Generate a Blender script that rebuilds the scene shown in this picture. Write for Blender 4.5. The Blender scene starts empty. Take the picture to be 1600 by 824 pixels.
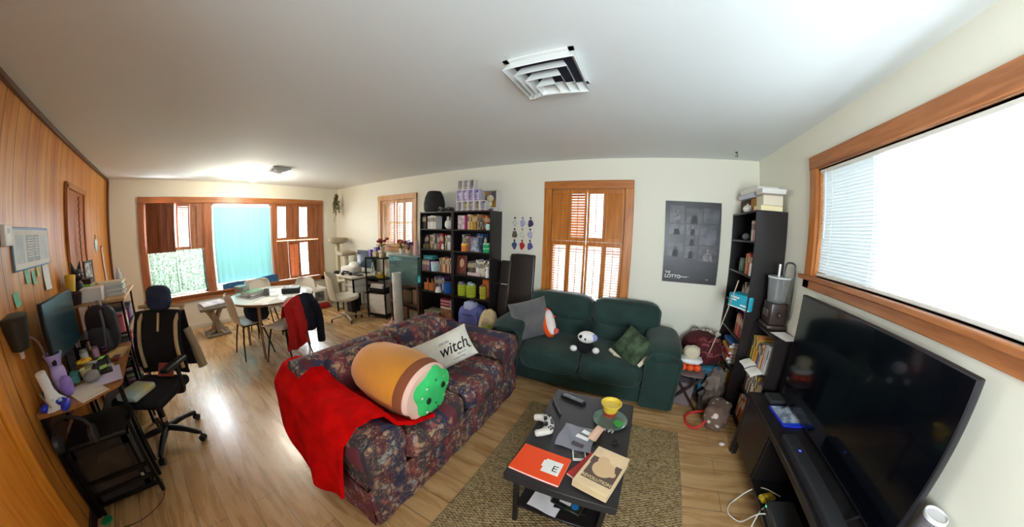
import bpy, bmesh, math, random
from mathutils import Matrix, Vector, noise as mnoise
PI = math.pi
R = math.radians
random.seed(7)
scene = bpy.context.scene
COL = scene.collection

# ------------------------------------------------------------------ camera
cam_d = bpy.data.cameras.new('camera')
cam = bpy.data.objects.new('camera', cam_d)
COL.objects.link(cam)
cam.location = (0, 0, 1.604)
cam.rotation_euler = (Matrix.Rotation(0.45723248, 3, 'Z') @ Matrix.Rotation(1.44113189, 3, 'X') @ Matrix.Rotation(0.0243952, 3, 'Z')).to_euler()
cam_d.type = 'PANO'
cam_d.panorama_type = 'FISHEYE_LENS_POLYNOMIAL'
cam_d.sensor_fit = 'HORIZONTAL'
cam_d.sensor_width = 36
cam_d.fisheye_fov = R(250)
cam_d.fisheye_polynomial_k0 = 0
for _i, _k in enumerate((1.9042176, -0.2115579, -0.2259992, 0.0441252)):
    setattr(cam_d, 'fisheye_polynomial_k%d' % (_i + 1), -_k / 18 ** (_i + 1))
cam_d.clip_start = 0.02
scene.camera = cam

# ------------------------------------------------------------------ view, world, daylight
scene.view_settings.view_transform = 'Standard'
scene.view_settings.look = 'None'
scene.view_settings.gamma = 1
scene.view_settings.use_curve_mapping = False
scene.view_settings.exposure = 1.05
SKY = 1.6
WIN = {'right': 95, 'far': 720, 'back': 34, 'small': 30, 'added_fill': 95, 'bulb': 26}
w = bpy.data.worlds.new('overcast_sky')
scene.world = w
w.use_nodes = True
bg = w.node_tree.nodes['Background']
bg.inputs[0].default_value = (0.86, 0.93, 1.0, 1)
bg.inputs[1].default_value = SKY


def area(name, loc, rot, sx, sy, power, col=(0.86, 0.94, 1)):
    l = bpy.data.lights.new(name, 'AREA')
    l.shape = 'RECTANGLE'
    l.size, l.size_y, l.energy, l.color = sx, sy, power, col
    o = bpy.data.objects.new(name, l)
    o.location, o.rotation_euler = loc, rot
    COL.objects.link(o)
    return o


# overcast daylight standing outside each window, plus an added fill lamp to the south
area('daylight_east', (1.275 + 0.62, 1.15, 1.95), (0, R(90), 0), 1.3, 2.2, WIN['right'])
area('daylight_west', (-5.95 - 0.62, 1.18, 1.5), (0, R(-90), 0), 1.7, 3.3, WIN['far'])
area('daylight_north', (-0.62, 3.2 + 0.6, 1.5), (R(-90), 0, 0), 1.2, 1.4, WIN['back'])
area('added_fill_south', (0.55, -0.979 - 0.5, 1.5), (R(112), 0, 0), 1.1, 1.2, WIN['added_fill'])  # added fill lamp, shining through the made-up window behind the camera
area('daylight_north', (-3.82, 3.2 + 0.6, 1.75), (R(-90), 0, 0), 1.2, 1.2, WIN['small'])


# ------------------------------------------------------------------ materials
def lin(c):
    return tuple(((v / 255) / 12.92 if v <= 10 else (((v / 255) + 0.055) / 1.055) ** 2.4) for v in c)


_MC = {}


def M(name, rgb, rough=0.6, metal=0.0, var=0.0, vs=18, bump=0.0, bs=150, trans=0.0, emit=0.0, alpha=1.0, coat=0.0, sheen=0.0, rgb2=None, stretch=(1, 1, 1), ior=1.45):
    if name in _MC:
        return _MC[name]
    m = bpy.data.materials.new(name)
    m.use_nodes = True
    nt = m.node_tree
    b = nt.nodes['Principled BSDF']
    col = lin(rgb) + (1,)
    b.inputs['Base Color'].default_value = col
    b.inputs['Roughness'].default_value = rough
    b.inputs['Metallic'].default_value = metal
    b.inputs['IOR'].default_value = ior
    if trans: b.inputs['Transmission Weight'].default_value = trans
    if coat: b.inputs['Coat Weight'].default_value = coat
    if sheen: b.inputs['Sheen Weight'].default_value = sheen
    if alpha < 1: b.inputs['Alpha'].default_value = alpha
    if emit:
        b.inputs['Emission Color'].default_value = col
        b.inputs['Emission Strength'].default_value = emit
    if var or bump or rgb2:
        tc = nt.nodes.new('ShaderNodeTexCoord')
        mp = nt.nodes.new('ShaderNodeMapping')
        mp.inputs['Scale'].default_value = stretch
        nt.links.new(tc.outputs['Object'], mp.inputs[0])
    if var or rgb2:
        n = nt.nodes.new('ShaderNodeTexNoise')
        n.inputs['Scale'].default_value = vs
        n.inputs['Detail'].default_value = 5
        nt.links.new(mp.outputs[0], n.inputs['Vector'])
        r = nt.nodes.new('ShaderNodeValToRGB')
        r.color_ramp.elements[0].position = 0.35
        r.color_ramp.elements[1].position = 0.65
        if rgb2:
            r.color_ramp.elements[0].color = lin(rgb2) + (1,)
            r.color_ramp.elements[1].color = col
        else:
            r.color_ramp.elements[0].color = tuple(v * (1 - var) for v in col[:3]) + (1,)
            r.color_ramp.elements[1].color = tuple(min(1, v * (1 + var)) for v in col[:3]) + (1,)
        nt.links.new(n.outputs['Fac'], r.inputs[0])
        nt.links.new(r.outputs[0], b.inputs['Base Color'])
    if bump:
        n2 = nt.nodes.new('ShaderNodeTexNoise')
        n2.inputs['Scale'].default_value = bs
        n2.inputs['Detail'].default_value = 3
        nt.links.new(mp.outputs[0], n2.inputs['Vector'])
        bp = nt.nodes.new('ShaderNodeBump')
        bp.inputs['Strength'].default_value = bump
        bp.inputs['Distance'].default_value = 0.01
        nt.links.new(n2.outputs['Fac'], bp.inputs['Height'])
        nt.links.new(bp.outputs[0], b.inputs['Normal'])
    _MC[name] = m
    return m


class NT:
    """small helper to write node graphs"""
    def __init__(s, name):
        s.m = bpy.data.materials.new(name)
        s.m.use_nodes = True
        s.nt = s.m.node_tree
        s.b = s.nt.nodes['Principled BSDF']
        s.tc = s.nt.nodes.new('ShaderNodeTexCoord')

    def n(s, t, ins=None, **kw):
        o = s.nt.nodes.new('ShaderNode' + t)
        for k, v in kw.items(): setattr(o, k, v)
        for k, v in (ins or {}).items():
            if isinstance(v, bpy.types.NodeSocket): s.nt.links.new(v, o.inputs[k])
            else: o.inputs[k].default_value = v
        return o

    def link(s, a, b): s.nt.links.new(a, b)

    def mapped(s, scale=(1, 1, 1), rot=(0, 0, 0), loc=(0, 0, 0)):
        return s.n('Mapping', {0: s.tc.outputs['Object'], 'Scale': scale, 'Rotation': rot, 'Location': loc}).outputs[0]

    def ramp(s, fac, stops, interp='LINEAR'):
        r = s.n('ValToRGB', {0: fac})
        r.color_ramp.interpolation = interp
        e = r.color_ramp.elements
        while len(e) < len(stops): e.new(0.5)
        for el, (p, c) in zip(e, stops):
            el.position = p
            el.color = (lin(c) if len(c) == 3 else c) + ((1,) if len(c) == 3 else ())
        return r.outputs[0]

    def mix(s, fac, a, b, mode='MIX'):
        o = s.n('MixRGB', blend_type=mode)
        for k, v in ((0, fac), (1, a), (2, b)):
            if isinstance(v, bpy.types.NodeSocket): s.link(v, o.inputs[k])
            elif k == 0: o.inputs[0].default_value = v
            else: o.inputs[k].default_value = lin(v) + (1,)
        return o.outputs[0]

    def math(s, op, a, b=0.0):
        o = s.n('Math', operation=op)
        for k, v in ((0, a), (1, b)):
            if isinstance(v, bpy.types.NodeSocket): s.link(v, o.inputs[k])
            else: o.inputs[k].default_value = v
        return o.outputs[0]

    def bump(s, h, st=0.3, d=0.01):
        o = s.n('Bump', {'Height': h, 'Strength': st, 'Distance': d})
        s.link(o.outputs[0], s.b.inputs['Normal'])

    def done(s, col, rough=0.6, **kw):
        if isinstance(col, bpy.types.NodeSocket): s.link(col, s.b.inputs['Base Color'])
        else: s.b.inputs['Base Color'].default_value = lin(col) + (1,)
        if isinstance(rough, bpy.types.NodeSocket): s.link(rough, s.b.inputs['Roughness'])
        else: s.b.inputs['Roughness'].default_value = rough
        for k, v in kw.items(): s.b.inputs[k].default_value = v
        return s.m


def wood_mat(name, dark, light, axis='z', scale=9, rough=0.45):
    t = NT(name)
    st = {'x': (0.35, 4, 4), 'y': (4, 0.35, 4), 'z': (4, 4, 0.35)}[axis]
    n = t.n('TexNoise', {'Vector': t.mapped(st), 'Scale': scale, 'Detail': 6, 'Roughness': 0.6}).outputs['Fac']
    n2 = t.n('TexNoise', {'Vector': t.mapped(tuple(v * 3 for v in st)), 'Scale': scale, 'Detail': 3}).outputs['Fac']
    f = t.math('ADD', t.math('MULTIPLY', n, 0.75), t.math('MULTIPLY', n2, 0.25))
    return t.done(t.ramp(f, [(0.36, dark), (0.62, light)]), rough)


def floor_mat():
    t = NT('oak_laminate')
    v = t.mapped((1, 1, 1))
    br = t.n('TexBrick', {'Vector': v, 'Color1': (0.25, 0.25, 0.25, 1), 'Color2': (0.75, 0.75, 0.75, 1), 'Mortar': (0, 0, 0, 1), 'Scale': 1.0, 'Mortar Size': 0.0018, 'Brick Width': 1.25, 'Row Height': 0.17, 'Bias': 0.0})
    br.offset = 0.37
    st = t.n('TexNoise', {'Vector': t.mapped((1.1, 9, 1)), 'Scale': 1.9, 'Detail': 5, 'Roughness': 0.5, 'Distortion': 0.5}).outputs['Fac']
    shift = t.math('ADD', st, t.math('MULTIPLY', br.outputs['Color'], 0.16))
    base = t.ramp(shift, [(0.34, (164, 124, 76)), (0.58, (188, 148, 98)), (0.84, (202, 166, 116))])
    kn = t.n('TexNoise', {'Vector': t.mapped((2.2, 6, 1), loc=(3, 1, 0)), 'Scale': 2.3, 'Detail': 2}).outputs['Fac']
    base = t.mix(t.ramp(kn, [(0.66, (0, 0, 0)), (0.74, (150, 150, 150))]), base, (70, 46, 26))
    col = t.mix(br.outputs['Fac'], base, (72, 52, 34))
    rg = t.ramp(st, [(0.3, (0.22, 0.22, 0.22, 1)), (0.7, (0.34, 0.34, 0.34, 1))])
    t.bump(t.math('SUBTRACT', t.math('MULTIPLY', st, 0.2), t.math('MULTIPLY', br.outputs['Fac'], 1.0)), 0.18, 0.004)
    return t.done(col, rg, **{'IOR': 1.65, 'Coat Weight': 0.35, 'Coat Roughness': 0.3})


def panel_mat():
    t = NT('wood_panelling')
    sx = t.n('SeparateXYZ', {0: t.tc.outputs['Object']}).outputs[0]
    cell = t.math('FLOOR', t.math('MULTIPLY', sx, 1 / 0.2032))
    wn = t.n('TexWhiteNoise', {'W': cell}, noise_dimensions='1D').outputs['Value']
    fr = t.math('FRACT', t.math('MULTIPLY', sx, 1 / 0.2032))
    gr = t.math('LESS_THAN', t.math('ABSOLUTE', t.math('SUBTRACT', fr, 0.5)), 0.024)
    g = t.n('TexNoise', {'Vector': t.mapped((6, 6, 0.5)), 'Scale': 5, 'Detail': 7, 'Roughness': 0.6, 'Distortion': 0.8}).outputs['Fac']
    f = t.math('ADD', g, t.math('MULTIPLY', t.math('SUBTRACT', wn, 0.5), 0.22))
    col = t.ramp(f, [(0.3, (180, 106, 34)), (0.52, (204, 132, 52)), (0.75, (218, 152, 72))])
    col = t.mix(gr, col, (104, 62, 24))
    t.bump(t.math('MULTIPLY', gr, -1.0), 0.5, 0.006)
    return t.done(col, 0.36)


def floral_mat():
    t = NT('floral_upholstery')
    obj = t.tc.outputs['Object']
    sep = t.n('SeparateXYZ', {0: obj})
    # broad stripes along the sofa's length
    wv = t.math('FRACT', t.math('MULTIPLY', sep.outputs[1], 1 / 0.34))
    stripe = t.ramp(wv, [(0.0, (50, 46, 70)), (0.30, (104, 42, 52)), (0.55, (62, 50, 56)), (0.80, (88, 38, 48))], 'CONSTANT')
    dist = t.n('TexNoise', {'Vector': obj, 'Scale': 14, 'Detail': 3}).outputs['Color']
    mv = t.mix(0.13, obj, dist)
    v1 = t.n('TexVoronoi', {'Vector': mv, 'Scale': 22}, feature='F1')
    v2 = t.n('TexVoronoi', {'Vector': mv, 'Scale': 55}, feature='F1')
    big = t.n('TexNoise', {'Vector': t.mapped((1, 1, 1)), 'Scale': 5.2, 'Detail': 2}).outputs['Fac']
    clusters = t.ramp(big, [(0.39, (0, 0, 0)), (0.47, (255, 255, 255))])
    pet = t.ramp(v1.outputs['Distance'], [(0.25, (255, 255, 255)), (0.5, (0, 0, 0))])
    pet2 = t.ramp(v2.outputs['Distance'], [(0.2, (255, 255, 255)), (0.42, (0, 0, 0))])
    hue = t.ramp(v1.outputs['Color'], [(0.15, (176, 140, 108)), (0.42, (156, 88, 74)), (0.65, (154, 152, 144)), (0.85, (178, 152, 116))], 'CONSTANT')
    c1 = t.mix(t.math('MULTIPLY', clusters, t.math('MAXIMUM', pet, t.math('MULTIPLY', pet2, 0.75))), stripe, hue)
    lv = t.n('TexVoronoi', {'Vector': mv, 'Scale': 38}, feature='DISTANCE_TO_EDGE').outputs['Distance']
    c2 = t.mix(t.math('MULTIPLY', t.ramp(lv, [(0.0, (255, 255, 255)), (0.06, (0, 0, 0))]), t.math('MULTIPLY', clusters, 0.6)), c1, (116, 100, 80))
    wvb = t.n('TexNoise', {'Vector': obj, 'Scale': 420, 'Detail': 2}).outputs['Fac']
    t.bump(wvb, 0.35, 0.004)
    return t.done(c2, 0.85)


def rug_mat():
    t = NT('woven_jute')
    sep = t.n('SeparateXYZ', {0: t.tc.outputs['Object']})
    a = t.math('SINE', t.math('MULTIPLY', sep.outputs[0], 150))
    b = t.math('SINE', t.math('MULTIPLY', sep.outputs[1], 330))
    h = t.math('MULTIPLY', a, b)
    n = t.n('TexNoise', {'Vector': t.mapped((1, 1, 1)), 'Scale': 60, 'Detail': 4}).outputs['Fac']
    f = t.math('ADD', t.math('MULTIPLY', h, 0.16), n)
    t.bump(h, 0.5, 0.006)
    return t.done(t.ramp(f, [(0.3, (96, 78, 48)), (0.5, (146, 122, 82)), (0.72, (178, 156, 114))]), 0.9)


# ------------------------------------------------------------------ mesh builder
class MB:
    def __init__(s):
        s.v, s.f, s.mi, s.cur = [], [], [], 0

    def add(s, vs, fs, m=None):
        k = len(s.v)
        s.v += [tuple((m @ Vector(p)) if m else p) for p in vs]
        s.f += [tuple(i + k for i in q) for q in fs]
        s.mi += [s.cur] * len(fs)
        return s

    def bmadd(s, bm, m=None):
        bm.verts.index_update()
        s.add([v.co[:] for v in bm.verts], [[v.index for v in f.verts] for f in bm.faces], m)
        bm.free()
        return s

    def box(s, x0, y0, z0, x1, y1, z1, bev=0.0, m=None, seg=1):
        cx, cy, cz, sx, sy, sz = (x0 + x1) / 2, (y0 + y1) / 2, (z0 + z1) / 2, abs(x1 - x0), abs(y1 - y0), abs(z1 - z0)
        if bev <= 0:
            vs = [(cx + a * sx / 2, cy + b * sy / 2, cz + c * sz / 2) for a in (-1, 1) for b in (-1, 1) for c in (-1, 1)]
            return s.add(vs, [(0, 1, 3, 2), (4, 6, 7, 5), (0, 4, 5, 1), (2, 3, 7, 6), (0, 2, 6, 4), (1, 5, 7, 3)], m)
        bm = bmesh.new()
        bmesh.ops.create_cube(bm, size=1, matrix=Matrix.Translation((cx, cy, cz)) @ Matrix.Diagonal((sx, sy, sz, 1)))
        bmesh.ops.bevel(bm, geom=bm.edges[:], offset=min(bev, sx * 0.49, sy * 0.49, sz * 0.49), segments=seg, affect='EDGES', profile=0.5)
        return s.bmadd(bm, m)

    def cyl(s, p0, p1, r0, r1=None, seg=16, cap=True, m=None):
        r1 = r0 if r1 is None else r1
        p0, p1 = Vector(p0), Vector(p1)
        d = (p1 - p0).normalized()
        a = d.orthogonal().normalized()
        b = d.cross(a)
        vs = []
        for p, r in ((p0, r0), (p1, r1)):
            for i in range(seg):
                t = 2 * PI * i / seg
                vs.append(p + (a * math.cos(t) + b * math.sin(t)) * r)
        fs = [(i, (i + 1) % seg, seg + (i + 1) % seg, seg + i) for i in range(seg)]
        if cap: fs += [tuple(reversed(range(seg))), tuple(range(seg, 2 * seg))]
        return s.add(vs, fs, m)

    def tube(s, pts, r, seg=8, m=None, smooth=0):
        pts = [Vector(p) for p in pts]
        for _ in range(smooth):
            q = [pts[0]]
            for a, b in zip(pts, pts[1:]): q += [a.lerp(b, 0.25), a.lerp(b, 0.75)]
            pts = q + [pts[-1]]
        n = len(pts)
        rs = r if isinstance(r, (list, tuple)) else [r] * n
        if len(rs) != n: rs = [rs[int(i * (len(rs) - 1) / (n - 1))] for i in range(n)]
        vs, prev = [], None
        for i, p in enumerate(pts):
            d = (pts[min(i + 1, n - 1)] - pts[max(i - 1, 0)]).normalized()
            a = d.orthogonal().normalized() if prev is None else (prev - d * prev.dot(d)).normalized()
            prev = a
            b = d.cross(a)
            vs += [p + (a * math.cos(2 * PI * k / seg) + b * math.sin(2 * PI * k / seg)) * rs[i] for k in range(seg)]
        fs = [(i * seg + k, i * seg + (k + 1) % seg, (i + 1) * seg + (k + 1) % seg, (i + 1) * seg + k) for i in range(n - 1) for k in range(seg)]
        fs += [tuple(reversed(range(seg))), tuple(range((n - 1) * seg, n * seg))]
        return s.add(vs, fs, m)

    def lathe(s, prof, seg=20, loc=(0, 0, 0), m=None):
        vs, fs = [], []
        for r, z in prof:
            vs += [(loc[0] + r * math.cos(2 * PI * k / seg), loc[1] + r * math.sin(2 * PI * k / seg), loc[2] + z) for k in range(seg)]
        for i in range(len(prof) - 1):
            fs += [(i * seg + k, i * seg + (k + 1) % seg, (i + 1) * seg + (k + 1) % seg, (i + 1) * seg + k) for k in range(seg)]
        if prof[0][0] > 1e-4: fs.append(tuple(reversed(range(seg))))
        if prof[-1][0] > 1e-4: fs.append(tuple(range((len(prof) - 1) * seg, len(prof) * seg)))
        return s.add(vs, fs, m)

    def prism(s, poly, d0, d1, m=None, axis='z'):
        f = {'z': lambda a, b, c: (a, b, c), 'y': lambda a, b, c: (a, c, b), 'x': lambda a, b, c: (c, a, b)}[axis]
        n = len(poly)
        vs = [f(a, b, d0) for a, b in poly] + [f(a, b, d1) for a, b in poly]
        fs = [tuple(reversed(range(n))), tuple(range(n, 2 * n))] + [(i, (i + 1) % n, n + (i + 1) % n, n + i) for i in range(n)]
        return s.add(vs, fs, m)

    def ball(s, c, r, sc=(1, 1, 1), u=16, v=10, m=None, jit=0.0, pw=1.0):
        vs, fs = [], []
        for j in range(v + 1):
            th = PI * j / v
            for i in range(u):
                ph = 2 * PI * i / u
                d = Vector((math.sin(th) * math.cos(ph), math.sin(th) * math.sin(ph), math.cos(th)))
                if pw != 1.0: d = Vector([math.copysign(abs(q) ** pw, q) for q in d])
                k = r * (1 + (jit * mnoise.noise(d * 2.3 + Vector(c) * 7) if jit else 0))
                vs.append((c[0] + d.x * k * sc[0], c[1] + d.y * k * sc[1], c[2] + d.z * k * sc[2]))
        for j in range(v):
            for i in range(u):
                fs.append((j * u + i, (j + 1) * u + i, (j + 1) * u + (i + 1) % u, j * u + (i + 1) % u))
        return s.add(vs, fs, m)

    def grid(s, fn, nu, nv, m=None, wrap=False):
        vs = [fn(i / nu, j / nv) for j in range(nv + 1) for i in range(nu + (0 if wrap else 1))]
        w = nu if wrap else nu + 1
        fs = [(j * w + i, j * w + (i + 1) % w, (j + 1) * w + (i + 1) % w, (j + 1) * w + i) for j in range(nv) for i in range(nu)]
        return s.add(vs, fs, m)

    def sheet(s, fn, nu, nv, th=0.006, m=None):
        """a cloth with thickness"""
        P = [[Vector(fn(i / nu, j / nv)) for i in range(nu + 1)] for j in range(nv + 1)]
        vs, w = [], nu + 1
        N = []
        for j in range(nv + 1):
            for i in range(nu + 1):
                du = P[j][min(i + 1, nu)] - P[j][max(i - 1, 0)]
                dv = P[min(j + 1, nv)][i] - P[max(j - 1, 0)][i]
                nn = du.cross(dv)
                N.append(nn.normalized() if nn.length > 1e-9 else Vector((0, 0, 1)))
                vs.append(P[j][i])
        k = len(vs)
        vs = vs + [p - n * th for p, n in zip(vs, N)]
        fs = []
        for j in range(nv):
            for i in range(nu):
                q = (j * w + i, j * w + i + 1, (j + 1) * w + i + 1, (j + 1) * w + i)
                fs.append(q)
                fs.append(tuple(x + k for x in reversed(q)))
        edge = [i for i in range(w)] + [j * w + nu for j in range(1, nv + 1)] + [nv * w + i for i in range(nu - 1, -1, -1)] + [j * w for j in range(nv - 1, 0, -1)]
        for a, b in zip(edge, edge[1:] + edge[:1]): fs.append((b, a, a + k, b + k))
        return s.add(vs, fs, m)

    def pillow(s, w, h, d, m=None, n=14, pinch=0.06):
        def side(sg):
            def fn(u, v):
                x, y = u * 2 - 1, v * 2 - 1
                b = max(0, (1 - x ** 4) * (1 - y ** 4)) ** 0.5
                kx = 1 - pinch * (1 - x * x) * abs(y) ** 3 * 0 - pinch * (1 - y * y)
                ky = 1 - pinch * (1 - x * x)
                return (x * w / 2 * kx, y * h / 2 * ky, sg * (d / 2 * b + 0.001))
            return fn
        s.grid(side(1), n, n, m)
        k = len(s.v)
        s.grid(side(-1), n, n, m)
        # flip
        cnt = n * n
        for i in range(len(s.f) - cnt, len(s.f)): s.f[i] = tuple(reversed(s.f[i]))
        return s

    def cushion(s, x0, y0, z0, x1, y1, z1, m=None, r=0.06, puff=0.03, n=8):
        """box cushion with rounded edges and a crown"""
        bm = bmesh.new()
        cx, cy, cz, sx, sy, sz = (x0 + x1) / 2, (y0 + y1) / 2, (z0 + z1) / 2, x1 - x0, y1 - y0, z1 - z0
        bmesh.ops.create_cube(bm, size=1, matrix=Matrix.Translation((cx, cy, cz)) @ Matrix.Diagonal((sx, sy, sz, 1)))
        bmesh.ops.bevel(bm, geom=bm.edges[:], offset=min(r, sx * .45, sy * .45, sz * .45), segments=4, affect='EDGES', profile=0.5)
        big = [f for f in bm.faces if f.calc_area() > 0.25 * max(g.calc_area() for g in bm.faces)]
        bmesh.ops.subdivide_edges(bm, edges=list({e for f in big for e in f.edges}), cuts=n, use_grid_fill=True)
        for v in bm.verts:
            a, b, c = ((v.co.x - cx) / (sx / 2), (v.co.y - cy) / (sy / 2), (v.co.z - cz) / (sz / 2))
            ax = sorted(((sx, 0), (sy, 1), (sz, 2)))[0][1]
            t = [a, b, c]
            o = [t[i] for i in range(3) if i != ax]
            k = max(0, (1 - o[0] ** 2) * (1 - o[1] ** 2))
            v.co[ax] += math.copysign(puff * k, t[ax]) if abs(t[ax]) > 0.3 else 0
        return s.bmadd(bm, m)

    def build(s, name, mats, parent=None, loc=(0, 0, 0), rot=(0, 0, 0), angle=40, smooth=True):
        me = bpy.data.meshes.new(name)
        me.from_pydata(s.v, [], s.f)
        if not isinstance(mats, (list, tuple)): mats = [mats]
        for q in mats: me.materials.append(q)
        if len(mats) > 1: me.polygons.foreach_set('material_index', s.mi)
        bm = bmesh.new()
        bm.from_mesh(me)
        bmesh.ops.remove_doubles(bm, verts=bm.verts, dist=1e-5)
        bmesh.ops.recalc_face_normals(bm, faces=bm.faces)
        bm.to_mesh(me)
        bm.free()
        if smooth:
            me.polygons.foreach_set('use_smooth', [True] * len(me.polygons))
            me.set_sharp_from_angle(angle=R(angle))
        o = bpy.data.objects.new(name, me)
        o.location, o.rotation_euler = loc, rot
        if parent: o.parent = parent
        COL.objects.link(o)
        return o


def tag(o, label, cat, group=None):
    o['label'], o['category'] = label, cat
    if group: o['group'] = group
    return o


def thing(name, label, cat, loc=(0, 0, 0), rz=0, group=None):
    o = bpy.data.objects.new(name, None)
    o.empty_display_size = 0.05
    COL.objects.link(o)
    o.location, o.rotation_euler = loc, (0, 0, rz)
    return tag(o, label, cat, group)


def struct(name, mb, mat, parent=None, **kw):
    o = mb.build(name, mat, parent, **kw)
    if not parent: o['kind'] = 'structure'
    return o


def text(name, s, size, mat, parent, loc, rot, ext=0.0006, align='CENTER', sx=1.0, bold=0.0):
    cu = bpy.data.curves.new(name, 'FONT')
    cu.body, cu.size, cu.extrude, cu.align_x, cu.align_y, cu.offset = s, size, ext, align, 'CENTER', bold
    t = bpy.data.objects.new(name + '_src', cu)
    me = bpy.data.meshes.new_from_object(t)
    bpy.data.objects.remove(t)
    bpy.data.curves.remove(cu)
    me.name = name
    me.materials.clear()
    me.materials.append(mat)
    o = bpy.data.objects.new(name, me)
    o.location, o.rotation_euler, o.scale = loc, rot, (sx, 1, 1)
    o.parent = parent
    COL.objects.link(o)
    return o


def dup(root, loc, rz, label, group=None):
    r = root.copy()
    COL.objects.link(r)
    r.location, r.rotation_euler = loc, (0, 0, rz)
    r['label'] = label
    if group: r['group'] = group
    for ch in list(root.children):
        c = ch.copy()
        COL.objects.link(c)
        c.parent = r
        for g in ch.children:
            d = g.copy()
            COL.objects.link(d)
            d.parent = c
    return r


def T(x, y, z, rx=0, ry=0, rz=0):
    return Matrix.Translation((x, y, z)) @ Matrix.Rotation(rz, 4, 'Z') @ Matrix.Rotation(ry, 4, 'Y') @ Matrix.Rotation(rx, 4, 'X')


ORD = ['first', 'second', 'third', 'fourth', 'fifth', 'sixth', 'seventh', 'eighth', 'ninth', 'tenth', 'eleventh', 'twelfth', 'thirteenth', 'fourteenth', 'fifteenth', 'sixteenth', 'seventeenth', 'eighteenth', 'nineteenth', 'twentieth']

# common materials
black_metal = M('black_metal', (22, 21, 22), 0.4, 0.6)
black_wood = M('black_brown_laminate', (32, 28, 28), 0.3, var=0.15, vs=6, stretch=(1, 1, .2))
black_plastic = M('black_plastic', (20, 20, 22), 0.4)
white_plastic = M('white_plastic', (226, 224, 216), 0.4)
cream_plastic = M('cream_plastic', (214, 206, 184), 0.45)
chrome = M('chrome', (200, 200, 200), 0.18, 1.0)
paper = M('white_paper', (232, 230, 224), 0.8)
glass = M('clear_glass', (235, 245, 245), 0.05, trans=1.0)
# ================================================================== the room
X0, X1, Y0, Y1, H = -5.949, 1.275, -0.979, 3.198, 2.44
wall_paint = M('cream_wall_paint', (226, 223, 207), 0.75, bump=0.06, bs=90)
ceil_paint = M('ceiling_paint', (224, 229, 228), 0.8, bump=0.03, bs=40)
trim_wood = wood_mat('varnished_pine_trim', (150, 84, 30), (190, 118, 54), 'z', 6, 0.38)
trim_wood_h = wood_mat('varnished_pine_rail', (150, 84, 30), (190, 118, 54), 'x', 6, 0.38)
trim_wood_y = wood_mat('varnished_pine_rail_deep', (142, 84, 44), (180, 114, 66), 'y', 6, 0.38)
trim_red = wood_mat('reddish_pine', (136, 78, 44), (172, 106, 64), 'z', 6, 0.4)
TH = 0.12


def wall(name, axis, at, side, a0, a1, holes, mat):
    """axis 'x': plane x=at spanning y a0..a1; thickness away from the room (side +1/-1)"""
    as_ = sorted({a0, a1} | {h[0] for h in holes} | {h[1] for h in holes})
    zs = sorted({-0.05, H + 0.05} | {h[2] for h in holes} | {h[3] for h in holes})
    mb = MB()
    for p, q in zip(as_, as_[1:]):
        for z0, z1 in zip(zs, zs[1:]):
            mx, mz = (p + q) / 2, (z0 + z1) / 2
            if any(h[0] < mx < h[1] and h[2] < mz < h[3] for h in holes): continue
            if axis == 'x': mb.box(at, p, z0, at + side * TH, q, z1)
            else: mb.box(p, at, z0, q, at + side * TH, z1)
    return struct(name, mb, mat, smooth=False)


FW = (-0.42, 2.76, 0.60, 2.08)       # far window opening  (y0,y1,z0,z1)
BW = (-1.045, -0.185, 0.72, 2.09)    # back window opening (x0,x1,z0,z1)
SW = (-4.25, -3.40, 1.28, 2.07)      # small back window
RW = (0.16, 2.06, 1.40, 2.13)        # right window (y0,y1,z0,z1)
wall('wall_left', 'x', X0, -1, Y0 - TH, Y1 + TH, [FW], wall_paint)
wall('wall_right', 'x', X1, 1, Y0 - TH, Y1 + TH, [RW], wall_paint)
wall('wall_back', 'y', Y1, 1, X0, X1, [BW, SW], wall_paint)
NW = (0.10, 1.00, 0.95, 2.05)      # unseen window, added behind the camera to brighten the near room
wall('wall_near', 'y', Y0, -1, X0, X1, [NW], panel_mat())
struct('floor', MB().box(X0 - TH, Y0 - TH, -0.06, X1 + TH, Y1 + TH, 0), floor_mat(), smooth=False)
struct('ceiling', MB().box(X0 - TH, Y0 - TH, H, X1 + TH, Y1 + TH, H + 0.06), ceil_paint, smooth=False)
struct('trim_1', MB().box(X0, Y0, H - 0.035, -1.6, Y0 + 0.03, H, 0.006), M('dark_cove_trim', (96, 62, 34), 0.5))
struct('trim_2', MB().box(X0, Y0, 0.35, X0 + 0.03, Y0 + 0.035, H - 0.035, 0.005), M('corner_trim', (110, 60, 34), 0.5))

# panel door and casing in the wood wall (only a slim brown door shows past the desk)
d1 = MB()
d1.box(-4.36, Y0, 0.0, -3.72, Y0 + 0.012, 2.05)
door1 = struct('door_1', d1, wood_mat('door_veneer', (140, 70, 16), (178, 98, 30), 'z', 5, 0.35))
c1 = MB()
for a, b in ((-3.72, -3.665), (-4.42, -4.36)): c1.box(a, Y0, 0, b, Y0 + 0.03, 2.09, 0.006)
c1.box(-4.42, Y0, 2.05, -3.665, Y0 + 0.03, 2.105, 0.006)
c1.build('door_casing', trim_wood, door1)
h1 = MB()
for i in range(46): h1.ball((-4.03 + 0.012 * math.sin(i * 1.7), Y0 + 0.045, 2.0 - i * 0.017), 0.010, u=6, v=4)
tag(h1.build('bead_string', M('bead_amber', (168, 108, 40), 0.4)), 'string of amber beads hanging on brown door in panelled wall', 'beads')
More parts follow.
